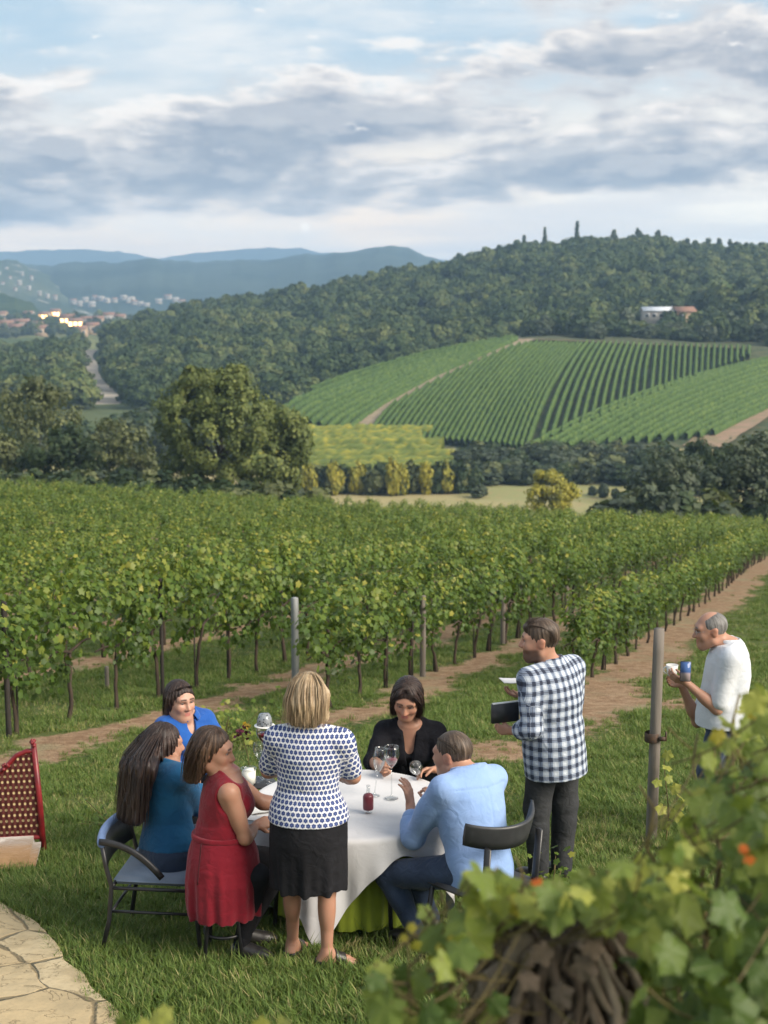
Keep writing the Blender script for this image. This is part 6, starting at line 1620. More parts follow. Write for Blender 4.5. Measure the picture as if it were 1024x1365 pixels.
def m_dots():
    m, t, b = mat_base('blouse with blue dots'); uv = t.attr('cu', 'Vector'); u, v, _ = t.sep(uv); p = 1/.030
    a = t.m('MULTIPLY', u, p); w = t.m('MULTIPLY', v, p*1.1); row = t.m('FLOOR', w); a = t.m('ADD', a, t.m('MULTIPLY', t.m('FLOORED_MODULO', row, 2.0), .5))
    du = t.m('SUBTRACT', t.m('FRACT', a), .5); dv = t.m('SUBTRACT', t.m('FRACT', w), .5); r = t.m('SQRT', t.m('ADD', t.m('MULTIPLY', du, du), t.m('MULTIPLY', dv, dv))); an = t.m('ARCTAN2', du, dv)
    pet = t.m('ADD', .415, t.m('MULTIPLY', t.m('COSINE', t.m('MULTIPLY', an, 6)), .055)); dot = t.m('SUBTRACT', 1, t.ss(t.m('SUBTRACT', r, pet), -.04, .03)); core = t.m('SUBTRACT', 1, t.ss(r, .05, .11))
    col = t.mix(dot, (.60, .61, .65), (.030, .052, .17)); col = t.mix(t.m('MULTIPLY', core, .6), col, (.25, .30, .48))
    t.l.new(col, b.inputs['Base Color']); b.inputs['Roughness'].default_value = .8; bump(t, b, t.noise(t.coord('Object'), 14, 3, .45, .8), .45, .03); return m
def m_plaid():
    m, t, b = mat_base('blue and white plaid'); uv = t.attr('cu', 'Vector'); nz = t.noise(uv, 9, 2); u, v, _ = t.sep(uv)
    def stripes(x, per):
        f = t.m('FRACT', t.m('DIVIDE', t.m('ADD', x, 10), per)); d = t.m('ABSOLUTE', t.m('SUBTRACT', f, .5))
        wide = t.m('SUBTRACT', 1, t.ss(d, .225, .245)); hair_ = t.m('SUBTRACT', 1, t.ss(t.m('ABSOLUTE', t.m('SUBTRACT', d, .33)), .012, .03)); mid = t.m('SUBTRACT', 1, t.ss(t.m('ABSOLUTE', t.m('SUBTRACT', d, .0)), .03, .05))
        return wide, hair_, mid
    w1, h1, m1 = stripes(u, .058); w2, h2, m2 = stripes(v, .064)
    col = t.mix(t.m('MULTIPLY', w1, .66), (.54, .59, .66), (.040, .085, .19)); col = t.mix(t.m('MULTIPLY', w2, .62), col, (.030, .060, .14))
    col = t.mix(t.m('MULTIPLY', t.m('MULTIPLY', w1, w2), .75), col, (.012, .014, .026)); col = t.mix(t.m('MULTIPLY', t.m('MAXIMUM', h1, h2), .45), col, (.04, .06, .11))
    col = t.mix(t.m('MULTIPLY', t.m('MAXIMUM', m1, m2), .5), col, (.02, .02, .03))
    t.l.new(col, b.inputs['Base Color']); b.inputs['Roughness'].default_value = .85; bump(t, b, t.noise(t.coord('Object'), 13, 3, .45, .8), .5, .03); return m
M_DOTS = m_dots(); M_PLAID = m_plaid()
def folds(amp, s=1.0, ph=0.0, z0=None):
    def f(D, X, Y, Z):
        w = wob(X, Y, Z, s, ph)
        return D+amp*w
    return f
def shirt_neck(b, dn=.0, k=.0):
    u = b.R[:, 2]; fw = b.R[:, 1]; n = u*.92+fw*.38; n /= np.linalg.norm(n)
    return (b.neck+u*(.012+dn), n)
def collar(b, mat, parent, r0=.066, h=.042, open_=True):
    """shirt collar standing round the neck"""
    u, fw, rt = b.R[:, 2], b.R[:, 1], b.R[:, 0]; n = 40; a = np.linspace(-2.75, 2.75, n); V = []
    nk = b.head+b.HR @ A3(0, -.028, -.06)-b.neck; nk = nk/np.linalg.norm(nk)
    for (rr, hh, dz) in ((r0, -.02, 0), (r0+.001, h*.6, 0), (r0+.003, h, 0), (r0+.010, h*.9, 0), (r0+.019, h*.1, 0), (r0+.022, -.012, 0)):
        drop = .030*np.clip((np.abs(a)-1.2)/1.5, 0, 1)**1.3
        V.append(b.neck+np.stack([np.sin(a)*rr*1.04, -np.cos(a)*rr*1.05+.004+.012*np.abs(a/2.75)**3, 0*a], -1) @ b.R.T+(hh-drop)[:, None]*(.6*u+.4*nk))
    V = np.concatenate(V); i = np.arange(5)[:, None]*n; j = np.arange(n-1)[None]
    F = np.stack([i+j, i+j+1, i+n+j+1, i+n+j], -1).reshape(-1, 4)
    o = piece('collar', (V, F), mat, parent, cu=cloth_uv(b, V)); md = o.modifiers.new('thickness', 'SOLIDIFY'); md.thickness = .003; return o
def shoes(b, parent, mat=None):
    for s in (-1, 1):
        keep = b.an; P_ = []; a = b.an[s]; t = A3(*b.toe[s]); t /= np.linalg.norm(t)
        P_ = [cap(a+A3(0, 0, -.045)-t*.03, a+A3(0, 0, -.055)+t*.13, .040, .035, .03), cap(a+A3(0, 0, -.015), a+A3(0, 0, -.05)+t*.10, .041, .034, .03), cap(a+A3(0, 0, -.058)+t*.11, a+A3(0, 0, -.062)+t*.165, .036, .028, .02)]
        V, F = surf(P_, VOX, clip=[(a+A3(0, 0, .018), A3(0, 0, 1)), (a+A3(0, 0, -.094), A3(0, 0, -1))]); piece('shoe', (V, F), mat or M_SHOE, parent)
def locks(b, pts): return [[b.head+b.HR @ A3(*p) for p in g] for g in pts]

# ---- 1 the blonde woman, standing with her back to us
def blonde():
    e, o = person(-.41, 7.42, 'woman with a blonde bob, blue-dotted white blouse and black skirt, back turned')
    b = joints('f', (0, 0, .885), (.005, .03, 1.372), (.12, 1, 0), .178, 1.10, 1.08)
    setup_head(b, (.005, .055, 1.53), (.22, .95, -.25), 0, 1.0)
    b.el = {-1: A3(-.225, .11, 1.09), 1: A3(.242, .06, 1.075)}; b.wr = {-1: A3(-.10, .31, 1.04), 1: A3(.185, .27, .99)}
    fl = G(390, 1281)-o; fr = G(436, 1293)-o
    b.an = {-1: A3(fl[0], fl[1]+.03, fl[2]+.095), 1: A3(fr[0], fr[1]+.02, fr[2]+.095)}; b.kn = {-1: A3(-.095, .05, .48), 1: A3(.098, -.01, .47)}; b.toe = {-1: A3(.35, 1, 0), 1: A3(.95, .25, 0)}
    body_mesh(b, e, SK_M, LIP, DKB, [dict(w=b.wr[-1], f=(.6, .8, -.1), n=(0, 0, -1), thumb=-1, curl=.35), dict(w=b.wr[1], f=(-.5, .8, -.1), n=(0, 0, -1), thumb=1, curl=.35)])
    st = [(z, w+.016+(.02 if z < .1 else 0), d+.018+(.015 if z < .1 else 0)) for z, w, d, *_ in torso_st(b)]
    st[0] = (-.14, .222, .186); st[1] = (-.03, .224, .186); st[2] = (.05, .212, .172)
    P_ = torso(b, .013, st); 
    for s in (-1, 1): S, E = b.sh[s], b.el[s]; P_ += [cap(S, S+(E-S)*.80, .062, .060, .04)]
    clip = [shirt_neck(b, -.004), (A3(0, 0, .862), A3(0, 0, -1))]
    V, F = surf(P_, VOX, [folds(.0045, 1.0, .3)], 0, clip); piece('blouse', (V, F), M_DOTS, e, cu=cloth_uv(b, V))
    sk = [loft((0, .0, 0), np.eye(3), [(.475, .205, .170), (.60, .210, .180), (.75, .214, .186), (.86, .212, .178), (.95, .200, .160)], .03)]
    def drape(D, X, Y, Z): a = np.arctan2(X, Y); return D+.007*np.sin(a*9+1)*smooth(.85, .5, Z)+.004*np.sin(a*17)*smooth(.8, .5, Z)
    V, F = surf(sk, VOX, [drape]); piece('skirt', (V, F), M_BLACKC, e)
    H_ = lambda x, y, z: b.head+b.HR @ A3(x, y, z)
    ex = [ell(H_(0, -.045, -.03), (.097, .082, .12), b.HR, .04), cap(H_(-.072, .015, .01), H_(-.082, .02, -.115), .036, .026, .03), cap(H_(.072, .015, .01), H_(.082, .02, -.115), .036, .026, .03),
          cap(H_(0, -.085, -.05), H_(0, -.075, -.125), .045, .034, .04), cap(H_(-.05, -.07, -.05), H_(-.056, -.06, -.13), .04, .028, .04), cap(H_(.05, -.07, -.05), H_(.056, -.06, -.13), .04, .028, .04)]
    hair(b, M_BLOND, e, ex, low=None, groove=.0045, seed=1)
    gd = locks(b, [[(x*.4, -.06, .115), (x*.9, -.105*math.cos(x*9), .06), (x*1.1, -.115*math.cos(x*8), -.03), (x*1.05, -.10*math.cos(x*8), -.15)] for x in np.linspace(-.09, .09, 11)])
    strands(b, M_BLOND, e, gd, 396, 0.0019, 3, .010)
    for s in (-1, 1):
        a = b.an[s]; t = A3(*b.toe[s]); t /= np.linalg.norm(t); sd = A3(t[1], -t[0], 0)
        sole = [ell(a+A3(0, 0, -.083)+t*.055, (.044, .125, .013), frame(t), .01)]
        V, F = surf(sole, .005); piece('sandal_sole', (V, F), M_SHOE, e)
        P2 = [p for p in feet(b, .006)]; n0 = 6*(0 if s == -1 else 1); P2 = P2[n0:n0+6]
        V, F = surf(P2, .005, clip=[(a+t*.105, t), (a+t*.045, -t)]); piece('sandal_strap', (V, F), M_SHOE, e)
        V, F = surf(P2, .005, clip=[(a+t*-.012, t), (a+A3(0, 0, -.038), A3(0, 0, 1))]); piece('sandal_strap', (V, F), M_SHOE, e)
blonde()

# ---- 2 the woman in the red dress
def red_dress():
    x0, y0 = -.90, 7.62; e, o = person(x0, y0, 'woman in a sleeveless red dress sitting left of the table')
    L = lambda px, py, y: P(px, py, y)-o
    b = joints('f', (-.03, .0, .60), (.03, .02, 1.105), (.97, .22, 0), .165, 1.12, 1.12)
    hc = L(287, 1001, y0+.02); setup_head(b, hc+A3(-.012, 0, .0), (.96, -.16, -.16), 0, 1.08)
    b.el = {1: L(327, 1117, 7.50), -1: A3(.20, .27, .82)}; b.wr = {1: L(341, 1100, 7.72), -1: A3(.33, .30, .80)}
    b.kn = {1: L(343, 1168, 7.56), -1: A3(.32, .20, .50)}; b.an = {1: L(322, 1262, 7.58)+A3(0, 0, .0), -1: A3(.10, .18, .12)}
    for s in (-1, 1): b.an[s][2] = float(H(x0+b.an[s][0], y0+b.an[s][1]))-o[2]+.10
    b.toe = {1: A3(.8, -.2, 0), -1: A3(1, .2, 0)}
    body_mesh(b, e, SK_M, LIP, DKB, [dict(w=b.wr[1], f=(.75, .5, .05), n=(-.3, .6, -.6), thumb=1, curl=.75), dict(w=b.wr[-1], f=(.9, -.1, -.1), n=(0, 0, -1), thumb=-1, curl=.4)])
    st = torso_st(b, .012, .012); P_ = torso(b, .010, st)
    u = b.R[:, 2]; cut = []
    for s in (-1, 1): cut.append(ell(b.sh[s]+b.R[:, 0]*s*.052-u*.03, (.062, .088, .105), b.R, .012))
    low = loft(b.pel+A3(.03, -.02, 0), np.eye(3), [(-.315, .206, .195), (-.25, .212, .200), (-.1, .212, .200), (.04, .195, .175), (.16, .155, .13), (.2, .14, .118)], .03)
    P_.append(low)
    def drape(D, X, Y, Z): a = np.arctan2(X-.0, Y+.02); m = smooth(.72, .35, Z); return D+(.006*np.sin(a*10+.5*np.sin(Z*9))+.004*np.sin(a*19+2))*m+.003*wob(X, Y, Z, 1.2, .5)+.006*np.exp(-((Z-.745)/.012)**2)
    V, F = surf(P_, VOX, [drape], 0, [(b.neck-u*.012, u*.9+b.R[:, 1]*.43)], cut); piece('dress', (V, F), M_RED, e)
    belt = [loft(b.pel+A3(.03, -.02, 0), np.eye(3), [(.130, .176, .152), (.158, .172, .148)], .01)]
    V, F = surf(belt, .005); piece('belt', (V, F), M_RED, e)
    st_ = MB(); s = np.linspace(0, 1, 10); st_.tube(np.stack([-.10-.02*s, -.178-.035*s+.0*s, .745-.22*s], -1), .0045, 6); st_.obj('belt_tie', simple('dark cord', (.05, .004, .008), None, .7), e)
    V, F = surf(legs(b, .010), VOX, [folds(.0025, 1.6)]); piece('leggings', (V, F), M_BLACKC, e)
    shoes(b, e)
    H_ = lambda x, y, z: b.head+b.HR @ A3(x, y, z)
    ex = [ell(H_(0, -.05, -.02), (.092, .075, .12), b.HR, .04), cap(H_(.066, -.035, .02), H_(.070, -.055, -.155), .034, .024, .03), cap(H_(-.066, -.035, .02), H_(-.070, -.055, -.155), .034, .024, .03), cap(H_(0, -.095, -.02), H_(0, -.10, -.16), .045, .030, .04),
          cap(H_(.04, -.085, -.02), H_(.045, -.095, -.165), .042, .028, .04), cap(H_(-.04, -.085, -.02), H_(-.045, -.095, -.165), .042, .028, .04)]
    hair(b, M_BROWNH, e, ex, low=None, face=(0, .108, -.030, .105, .110, .110), groove=.0045, seed=4)
    gd = locks(b, [[(.02, .03, .12), (.07, -.02+k*.4, .07), (.088, -.05+k, -.03), (.080, -.06+k, -.175)] for k in np.linspace(-.05, .015, 6)]+[[(0, -.05, .12), (x*.8, -.115, .04), (x, -.13, -.05), (x, -.12, -.185)] for x in np.linspace(-.06, .07, 6)])
    strands(b, M_BROWNH, e, gd, 352, 0.0018, 5, .010); eyes(b, e)
red_dress()
stool(-.90, 7.63, 'black round stool hidden under the woman in the red dress', .47)

# ---- 3 the woman in teal with long dark hair
def teal():
    x0, y0 = -1.27, 8.02; e, o = person(x0, y0, 'woman in a teal top with very long dark hair, in the blue-topped armchair')
    L = lambda px, py, y: P(px, py, y)-o
    b = joints('f', (0, 0, .55), (-.02, .08, 1.06), (.80, .60, 0), .170, 1.10, 1.10)
    setup_head(b, L(219, 993, 8.16), (.90, .44, -.12), 0, 1.06)
    b.el = {1: A3(.17, .10, .76), -1: A3(-.05, .36, .78)}; b.wr = {1: A3(.36, .24, .72), -1: A3(.18, .44, .74)}
    b.kn = {1: A3(.40, .20, .52), -1: A3(.30, .38, .52)}; b.an = {1: A3(.42, .24, .10), -1: A3(.34, .42, .06)}; b.toe = {1: A3(.8, .5, 0), -1: A3(.7, .6, 0)}
    for s in (-1, 1): b.an[s][2] = float(H(x0+b.an[s][0], y0+b.an[s][1]))-o[2]+.10
    body_mesh(b, e, SK_M, LIP, DKB, [dict(w=b.wr[s], f=(.7, .6, -.2), n=(0, 0, -1), thumb=s, curl=.4) for s in (-1, 1)])
    P_ = torso(b, .016)+arms(b, .014, low=.9)
    V, F = surf(P_, VOX, [folds(.0045, 1.0, 1.7)], 0, [shirt_neck(b, -.01), (b.pel+b.R[:, 2]*.0, -b.R[:, 2])]); piece('top', (V, F), M_TEAL, e, cu=cloth_uv(b, V))
    V, F = surf(pelvis(b, .012)+legs(b, .012), VOX, [folds(.003, 1.5, .2)]); piece('jeans', (V, F), M_JEAN, e)
    shoes(b, e)
    H_ = lambda x, y, z: b.head+b.HR @ A3(x, y, z); bk = b.neck-b.R[:, 1]*.10
    ex = [ell(H_(0, -.05, -.02), (.094, .080, .13), b.HR, .04)]
    dn = A3(0, 0, -1)
    for i, x in enumerate(np.linspace(-.085, .085, 6)):
        a = H_(x*.9, -.085+.35*abs(x), .0); c = bk+b.R[:, 0]*x*1.25-b.R[:, 1]*.035+A3(-.03, -.03, -.02); d = c+A3(-.045, -.035, -.27-.03*math.cos(x*12))
        ex += [cap(a, c, .045, .046, .05), cap(c, d, .046, .030, .05)]
    ex += [cap(H_(.072, .0, .02), H_(.074, -.02, -.15), .036, .030, .03), cap(H_(.074, -.02, -.15), H_(.07, -.05, -.25), .030, .016, .03)]
    hair(b, M_DKH, e, ex, low=None, groove=.0055, seed=7)
    gd = [[H_(x*.3, -.03, .125), H_(x, -.10, .04), bk+b.R[:, 0]*x*1.3-b.R[:, 1]*.07+A3(-.03, -.03, .02), bk+b.R[:, 0]*x*1.5-b.R[:, 1]*.06+A3(-.07, -.06, -.34)] for x in np.linspace(-.10, .10, 9)]
    strands(b, M_DKH, e, gd, 484, 0.0020, 8, .013); eyes(b, e)
teal()

# ---- 4 the woman in the blue blouse, farther back
def blue_blouse():
    x0, y0 = -1.42, 9.85; e, o = person(x0, y0, 'woman in a bright blue collared blouse, seated farthest back at the left')
    L = lambda px, py, y: P(px, py, y)-o
    b = joints('f', (0, 0, .55), (.005, -.02, 1.055), (.52, -.85, 0), .155, 1.02, 1.05)
    setup_head(b, L(240, 934, 9.80), (.62, -.76, -.10), 0, 1.13)
    b.el = {1: A3(-.19, -.20, .78), -1: A3(.27, .02, .78)}; b.wr = {1: A3(.06, -.36, .74), -1: A3(.28, -.26, .74)}
    b.kn = {1: A3(.10, -.42, .53), -1: A3(.30, -.33, .53)}; b.an = {1: A3(.12, -.42, .1), -1: A3(.34, -.36, .1)}; b.toe = {1: A3(.4, -.9, 0), -1: A3(.5, -.8, 0)}
    for s in (-1, 1): b.an[s][2] = float(H(x0+b.an[s][0], y0+b.an[s][1]))-o[2]+.10
    body_mesh(b, e, SK_P, LIP, DKB, [dict(w=b.wr[s], f=(.5, -.6, -.2), n=(0, 0, -1), thumb=s, curl=.4) for s in (-1, 1)])
    u, fw = b.R[:, 2], b.R[:, 1]
    V, F = surf(torso(b, .018)+arms(b, .016, low=.9), VOX, [folds(.005, 1.1, 2.2)], 0, [shirt_neck(b, -.006), (b.pel-u*.06, -u)], [ell(b.neck+fw*.095-u*.055, (.030, .06, .085), b.R, .01)]); piece('blouse', (V, F), M_BLUE, e, cu=cloth_uv(b, V))
    collar(b, M_BLUE, e, .068, .035)
    V, F = surf(pelvis(b, .012)+legs(b, .014), VOX, [folds(.003, 1.5, .2)]); piece('trousers', (V, F), M_BLACKC, e)
    shoes(b, e)
    H_ = lambda x, y, z: b.head+b.HR @ A3(x, y, z)
    ex = [ell(H_(0, -.045, -.01), (.088, .075, .11), b.HR, .04), cap(H_(.070, .0, .02), H_(.075, -.03, -.10), .030, .026, .03), cap(H_(-.070, .0, .02), H_(-.075, -.03, -.10), .030, .026, .03), cap(H_(0, -.09, -.03), H_(0, -.085, -.12), .045, .034, .04)]
    hair(b, M_DKH, e, ex, low=None, face=(0, .105, -.020, .076, .082, .102), groove=.005, seed=11); eyes(b, e)
    gd = locks(b, [[(x*.5, .06, .115), (x, -.0, .10-.4*abs(x)), (x*1.15, -.05, .0), (x*1.05, -.06, -.12)] for x in np.linspace(-.085, .085, 10)]); strands(b, M_DKH, e, gd, 396, 0.0016, 12, .008)
blue_blouse()
shell_chair(-1.43, 9.88, math.radians(-149), 'dark plastic chair under the woman in the blue blouse', .45)

# ---- 5 the woman in the black jacket, behind the table
def jacket():
    x0, y0 = .17, 9.42; e, o = person(x0, y0, 'woman in an open black jacket leaning over the far side of the table')
    L = lambda px, py, y: P(px, py, y)-o
    b = joints('f', (.01, .04, .60), (.005, -.15, 1.09), (-.06, -1, 0), .172, 1.04, 1.05)
    setup_head(b, L(543, 931, 9.17), (-.16, -.84, -.50), .10, 1.12)
    b.el = {1: L(497, 1015, 9.12), -1: L(594, 1022, 9.12)}; b.wr = {1: L(513, 1028, 8.86), -1: L(580, 1026, 8.84)}
    b.kn = {1: A3(-.12, -.42, .54), -1: A3(.15, -.42, .54)}; b.an = {1: A3(-.12, -.40, .1), -1: A3(.15, -.40, .1)}; b.toe = {1: A3(-.1, -1, 0), -1: A3(.1, -1, 0)}
    for s in (-1, 1): b.an[s][2] = float(H(x0+b.an[s][0], y0+b.an[s][1]))-o[2]+.10
    body_mesh(b, e, SK_M, LIP, DKB, [dict(w=b.wr[1], f=(-.15, -.55, .45), n=(.9, -.3, .1), thumb=1, curl=.85), dict(w=b.wr[-1], f=(-.75, -.35, .1), n=(-.1, -.5, -.6), thumb=-1, curl=.55)])
    u, fw, rt = b.R[:, 2], b.R[:, 1], b.R[:, 0]
    V, F = surf(torso(b, .006), VOX, (), 0, [shirt_neck(b, -.02), (b.pel-u*.05, -u)], [ell(b.neck+fw*.11-u*.05, (.042, .07, .115), b.R, .01)]); piece('top', (V, F), M_BLACKC, e)
    cutV = [loft(b.neck+fw*.16-u*.45, b.R, [(.10, .006, .13), (.24, .018, .14), (.36, .036, .15), (.50, .070, .16)], .01)]
    V, F = surf(torso(b, .022)+arms(b, .018, low=.92), VOX, [folds(.005, 1.1, 3.1)], 0, [shirt_neck(b, .004), (b.pel-u*.08, -u)], cutV); piece('jacket', (V, F), garment_mat('black jacket', (.010, .010, .013), (.016, .016, .020), .5), e)
    for s in (-1, 1):                                       # lapels
        lp = [cap(b.neck-u*.01+rt*s*.070+fw*.02, b.neck-u*.20+rt*s*.062+fw*.128, .020, .024, .02), cap(b.neck-u*.20+rt*s*.062+fw*.128, b.neck-u*.36+rt*s*.030+fw*.125, .024, .010, .02)]
        V, F = surf(lp, .005); piece('lapel', (V, F), M_BLACKC, e)
    V, F = surf(pelvis(b, .012)+legs(b, .014), VOX, [folds(.003, 1.5, .2)]); piece('trousers', (V, F), M_BLACKC, e)
    shoes(b, e)
    H_ = lambda x, y, z: b.head+b.HR @ A3(x, y, z)
    ex = [ell(H_(0, -.045, -.01), (.090, .078, .115), b.HR, .04), cap(H_(.073, .015, .03), H_(.080, .015, -.13), .028, .018, .03), cap(H_(-.073, .015, .03), H_(-.080, .015, -.13), .028, .018, .03), cap(H_(.040, .055, .095), H_(.080, .035, .0), .018, .016, .03), cap(H_(-.040, .055, .095), H_(-.080, .035, .0), .018, .016, .03),
          cap(H_(0, -.08, -.04), H_(0, -.07, -.15), .05, .035, .04)]
    hair(b, M_DKH, e, ex, low=None, face=(0, .105, -.022, .066, .080, .102), groove=.0055, seed=13)
    gd = locks(b, [[(s*.005, .05, .125), (s*.055, .07, .08), (s*.088, .04, -.01), (s*.085, .025, -.16)] for s in (-1, 1)]+[[(s*.005, .02, .128), (s*.07, .03, .085), (s*.098, .0, -.01), (s*.09, -.01, -.17)] for s in (-1, 1)])
    strands(b, M_DKH, e, gd, 396, 0.0016, 14, .009); eyes(b, e, (0, 1, -.15))
    return b, o
JK, JKO = jacket()
shell_chair(.18, 9.50, math.radians(183), 'dark plastic chair behind the table, under the woman in the black jacket', .45)
wine_glass(JKO+JK.wr[-1]+np.array([-.10, -.07, -.085]), .20, .044, 'empty wine glass tilted in the left hand of the leaning woman', 0, (math.radians(28), math.radians(-10), 0), .52)

# ---- 6 the man in the light blue shirt
def blue_shirt():
    x0, y0 = .50, 7.70; e, o = person(x0, y0, 'man in a light blue shirt and jeans, sitting with his back turned')
    L = lambda px, py, y: P(px, py, y)-o
    b = joints('m', (.03, -.03, .55), (-.03, .09, 1.045), (-.66, .75, 0), .200, 1.08, 1.10)
    setup_head(b, L(603, 1006, 7.86), (-.84, .50, -.14), 0, 1.08)
    b.el = {-1: L(551, 1116, 7.80), 1: L(640, 1108, 8.06)}; b.wr = {-1: L(547, 1072, 7.95), 1: L(580, 1074, 8.02)}
    b.kn = {-1: L(517, 1166, 7.84), 1: L(545, 1172, 8.12)}; b.an = {-1: L(556, 1240, 7.80), 1: L(575, 1235, 8.05)}; b.toe = {-1: A3(-.8, .5, 0), 1: A3(-.6, .8, 0)}
    for s in (-1, 1): b.an[s][2] = float(H(x0+b.an[s][0], y0+b.an[s][1]))-o[2]+.10
    body_mesh(b, e, SK_L, LIP, DKB, [dict(w=b.wr[-1], f=(-.12, .1, .95), n=(-.75, .55, .1), thumb=1, curl=.42), dict(w=b.wr[1], f=(-.25, .2, .9), n=(-.6, .7, 0), thumb=-1, curl=.95)], stubble=None)
    u, fw = b.R[:, 2], b.R[:, 1]; st = torso_st(b, .026, .026); st[0] = (-.15, .205, .165)
    V, F = surf(torso(b, .018, st)+arms(b, .022, low=.35), VOX, [folds(.0060, 1.05, .9), yoke(b)], 0, [shirt_neck(b, .0), (b.pel-u*.14, -u)]); piece('shirt', (V, F), M_SHIRT, e, cu=cloth_uv(b, V))
    for s in (-1, 1):
        E, W = b.el[s], b.wr[s]; d = (W-E)/np.linalg.norm(W-E); V, F = surf([cap(E+d*.06, E+d*.115, .060, .056, .02)], .005, [folds(.003, 2, s)]); piece('cuff', (V, F), M_SHIRT, e)
    collar(b, M_SHIRT, e, .074, .034)
    V, F = surf(pelvis(b, .012)+legs(b, .016), VOX, [folds(.004, 1.6, .2)]); piece('jeans', (V, F), M_JEAN, e)
    shoes(b, e)
    hair(b, M_SHORT, e, [], low=-.045, face=(0, .112, -.052, .105, .100, .118), vol=(.077, .096, .090), groove=.0012, seed=17); eyes(b, e)
    gd = locks(b, [[(x*.7, .05, .105), (x, .0, .125-.5*abs(x)), (x*1.05, -.06, .105-.6*abs(x)), (x*1.05, -.108+.3*abs(x), .03)] for x in np.linspace(-.07, .07, 9)]); strands(b, M_SHORT, e, gd, 528, 0.0012, 18, .006)
    cw = MB(); c = b.wr[-1]; 
    return b, o
BS, BSO = blue_shirt()
shell_chair(.55, 7.63, math.radians(44), 'dark plastic chair with a wide curved back under the man in the blue shirt', .45)

# ---- 7 the man in the plaid shirt
def plaid():
    x0, y0 = 1.13, 9.05; e, o = person(x0, y0, 'bearded man in a blue plaid shirt and dark trousers, standing and looking left')
    L = lambda px, py, y: P(px, py, y)-o
    b = joints('m', (-.01, .0, .97), (-.045, .0, 1.52), (-.62, .78, 0), .198, 1.06, 1.18)
    setup_head(b, L(719, 854, 9.02), (-.98, .10, -.08), 0, 1.13)
    b.el = {-1: L(708, 972, 8.86), 1: L(762, 965, 9.26)}; b.wr = {-1: L(682, 974, 9.02), 1: L(700, 926, 9.36)}
    fl = L(727, 1180, 8.98); b.an = {-1: A3(-.105, -.03, .10), 1: A3(.065, .08, .09)}; b.kn = {-1: A3(-.12, -.02, .53), 1: A3(.075, .09, .53)}; b.toe = {-1: A3(-.7, .7, 0), 1: A3(-.5, .85, 0)}
    for s in (-1, 1): b.an[s][2] = float(H(x0+b.an[s][0], y0+b.an[s][1]))-o[2]+.10
    body_mesh(b, e, SK_L, LIP, DKB, [dict(w=b.wr[-1], f=(-.88, .25, .0), n=(.3, .85, .2), thumb=1, curl=.9), dict(w=b.wr[1], f=(-.9, -.1, .05), n=(.1, -.1, .95), thumb=1, curl=.45)], stubble=(.085, .048, .033))
    u, fw = b.R[:, 2], b.R[:, 1]; st = torso_st(b, .024, .026); st[0] = (-.22, .215, .19); st[1] = (-.05, .222, .195)
    st = [(-.24, .215, .198), (-.08, .218, .200), (.05, .214, .198)]+st[3:]
    V, F = surf(torso(b, .018, st)+arms(b, .023, low=.40), VOX, [folds(.0055, 1.0, 2.9), yoke(b)], 0, [shirt_neck(b, .0), (A3(0, 0, .765), A3(.06, 0, -1))]); piece('shirt', (V, F), M_PLAID, e, cu=cloth_uv(b, V))
    for s in (-1, 1):
        E, W = b.el[s], b.wr[s]; d = (W-E)/np.linalg.norm(W-E); V, F = surf([cap(E+d*.065, E+d*.105, .061, .058, .02)], .005, [folds(.003, 2, s)]); piece('cuff', (V, F), M_PLAID, e, cu=cloth_uv(b, V))
    collar(b, M_PLAID, e, .076, .036)
    V, F = surf(pelvis(b, .012)+legs(b, .020, dk=.012), VOX, [folds(.005, 1.4, .6)]); piece('trousers', (V, F), M_CHARC, e)
    shoes(b, e)
    H_ = lambda x, y, z: b.head+b.HR @ A3(x, y, z)
    hair(b, M_SHORT, e, [ell(H_(0, .045, .095), (.060, .055, .030), b.HR, .03), ell(H_(0, -.03, .075), (.076, .085, .055), b.HR, .03)], low=-.055, face=(0, .115, -.050, .105, .100, .118), vol=(.078, .097, .092), groove=.0022, seed=19); eyes(b, e)
    gd = locks(b, [[(x*.6, .085, .095), (x*.8, .05, .135-.3*abs(x)), (x, -.02, .135-.5*abs(x)), (x*1.05, -.085, .095-.5*abs(x)), (x*1.0, -.112+.3*abs(x), .0)] for x in np.linspace(-.07, .07, 9)]); strands(b, M_SHORT, e, gd, 660, 0.0015, 20, .008)
    return b, o
PL, PLO = plaid()
def dark_tablet():
    w = PLO+PL.wr[-1]; p = P(668, 950, 9.02); e = empty('notebook', p, 'black notebook held against the belly of the plaid man', 'notebook'); R = frame((-.35, .9, .35))
    e.rotation_euler = Matrix(np.array(R).tolist()).to_euler()
    MB().box((.03, 0, 0), (.20, .022, .135), None, 0, .006).obj('cover', M_BLACKPL, e); MB().box((.033, 0, .004), (.192, .014, .130)).obj('pages', M_CHINA, e)
    n = P(684, 909, 9.34); o = napkin(n, .17, .10, .3, 'white folded napkin in the raised hand of the plaid man', M_LINEN); o.rotation_euler = (0.1, .1, .3)
dark_tablet()

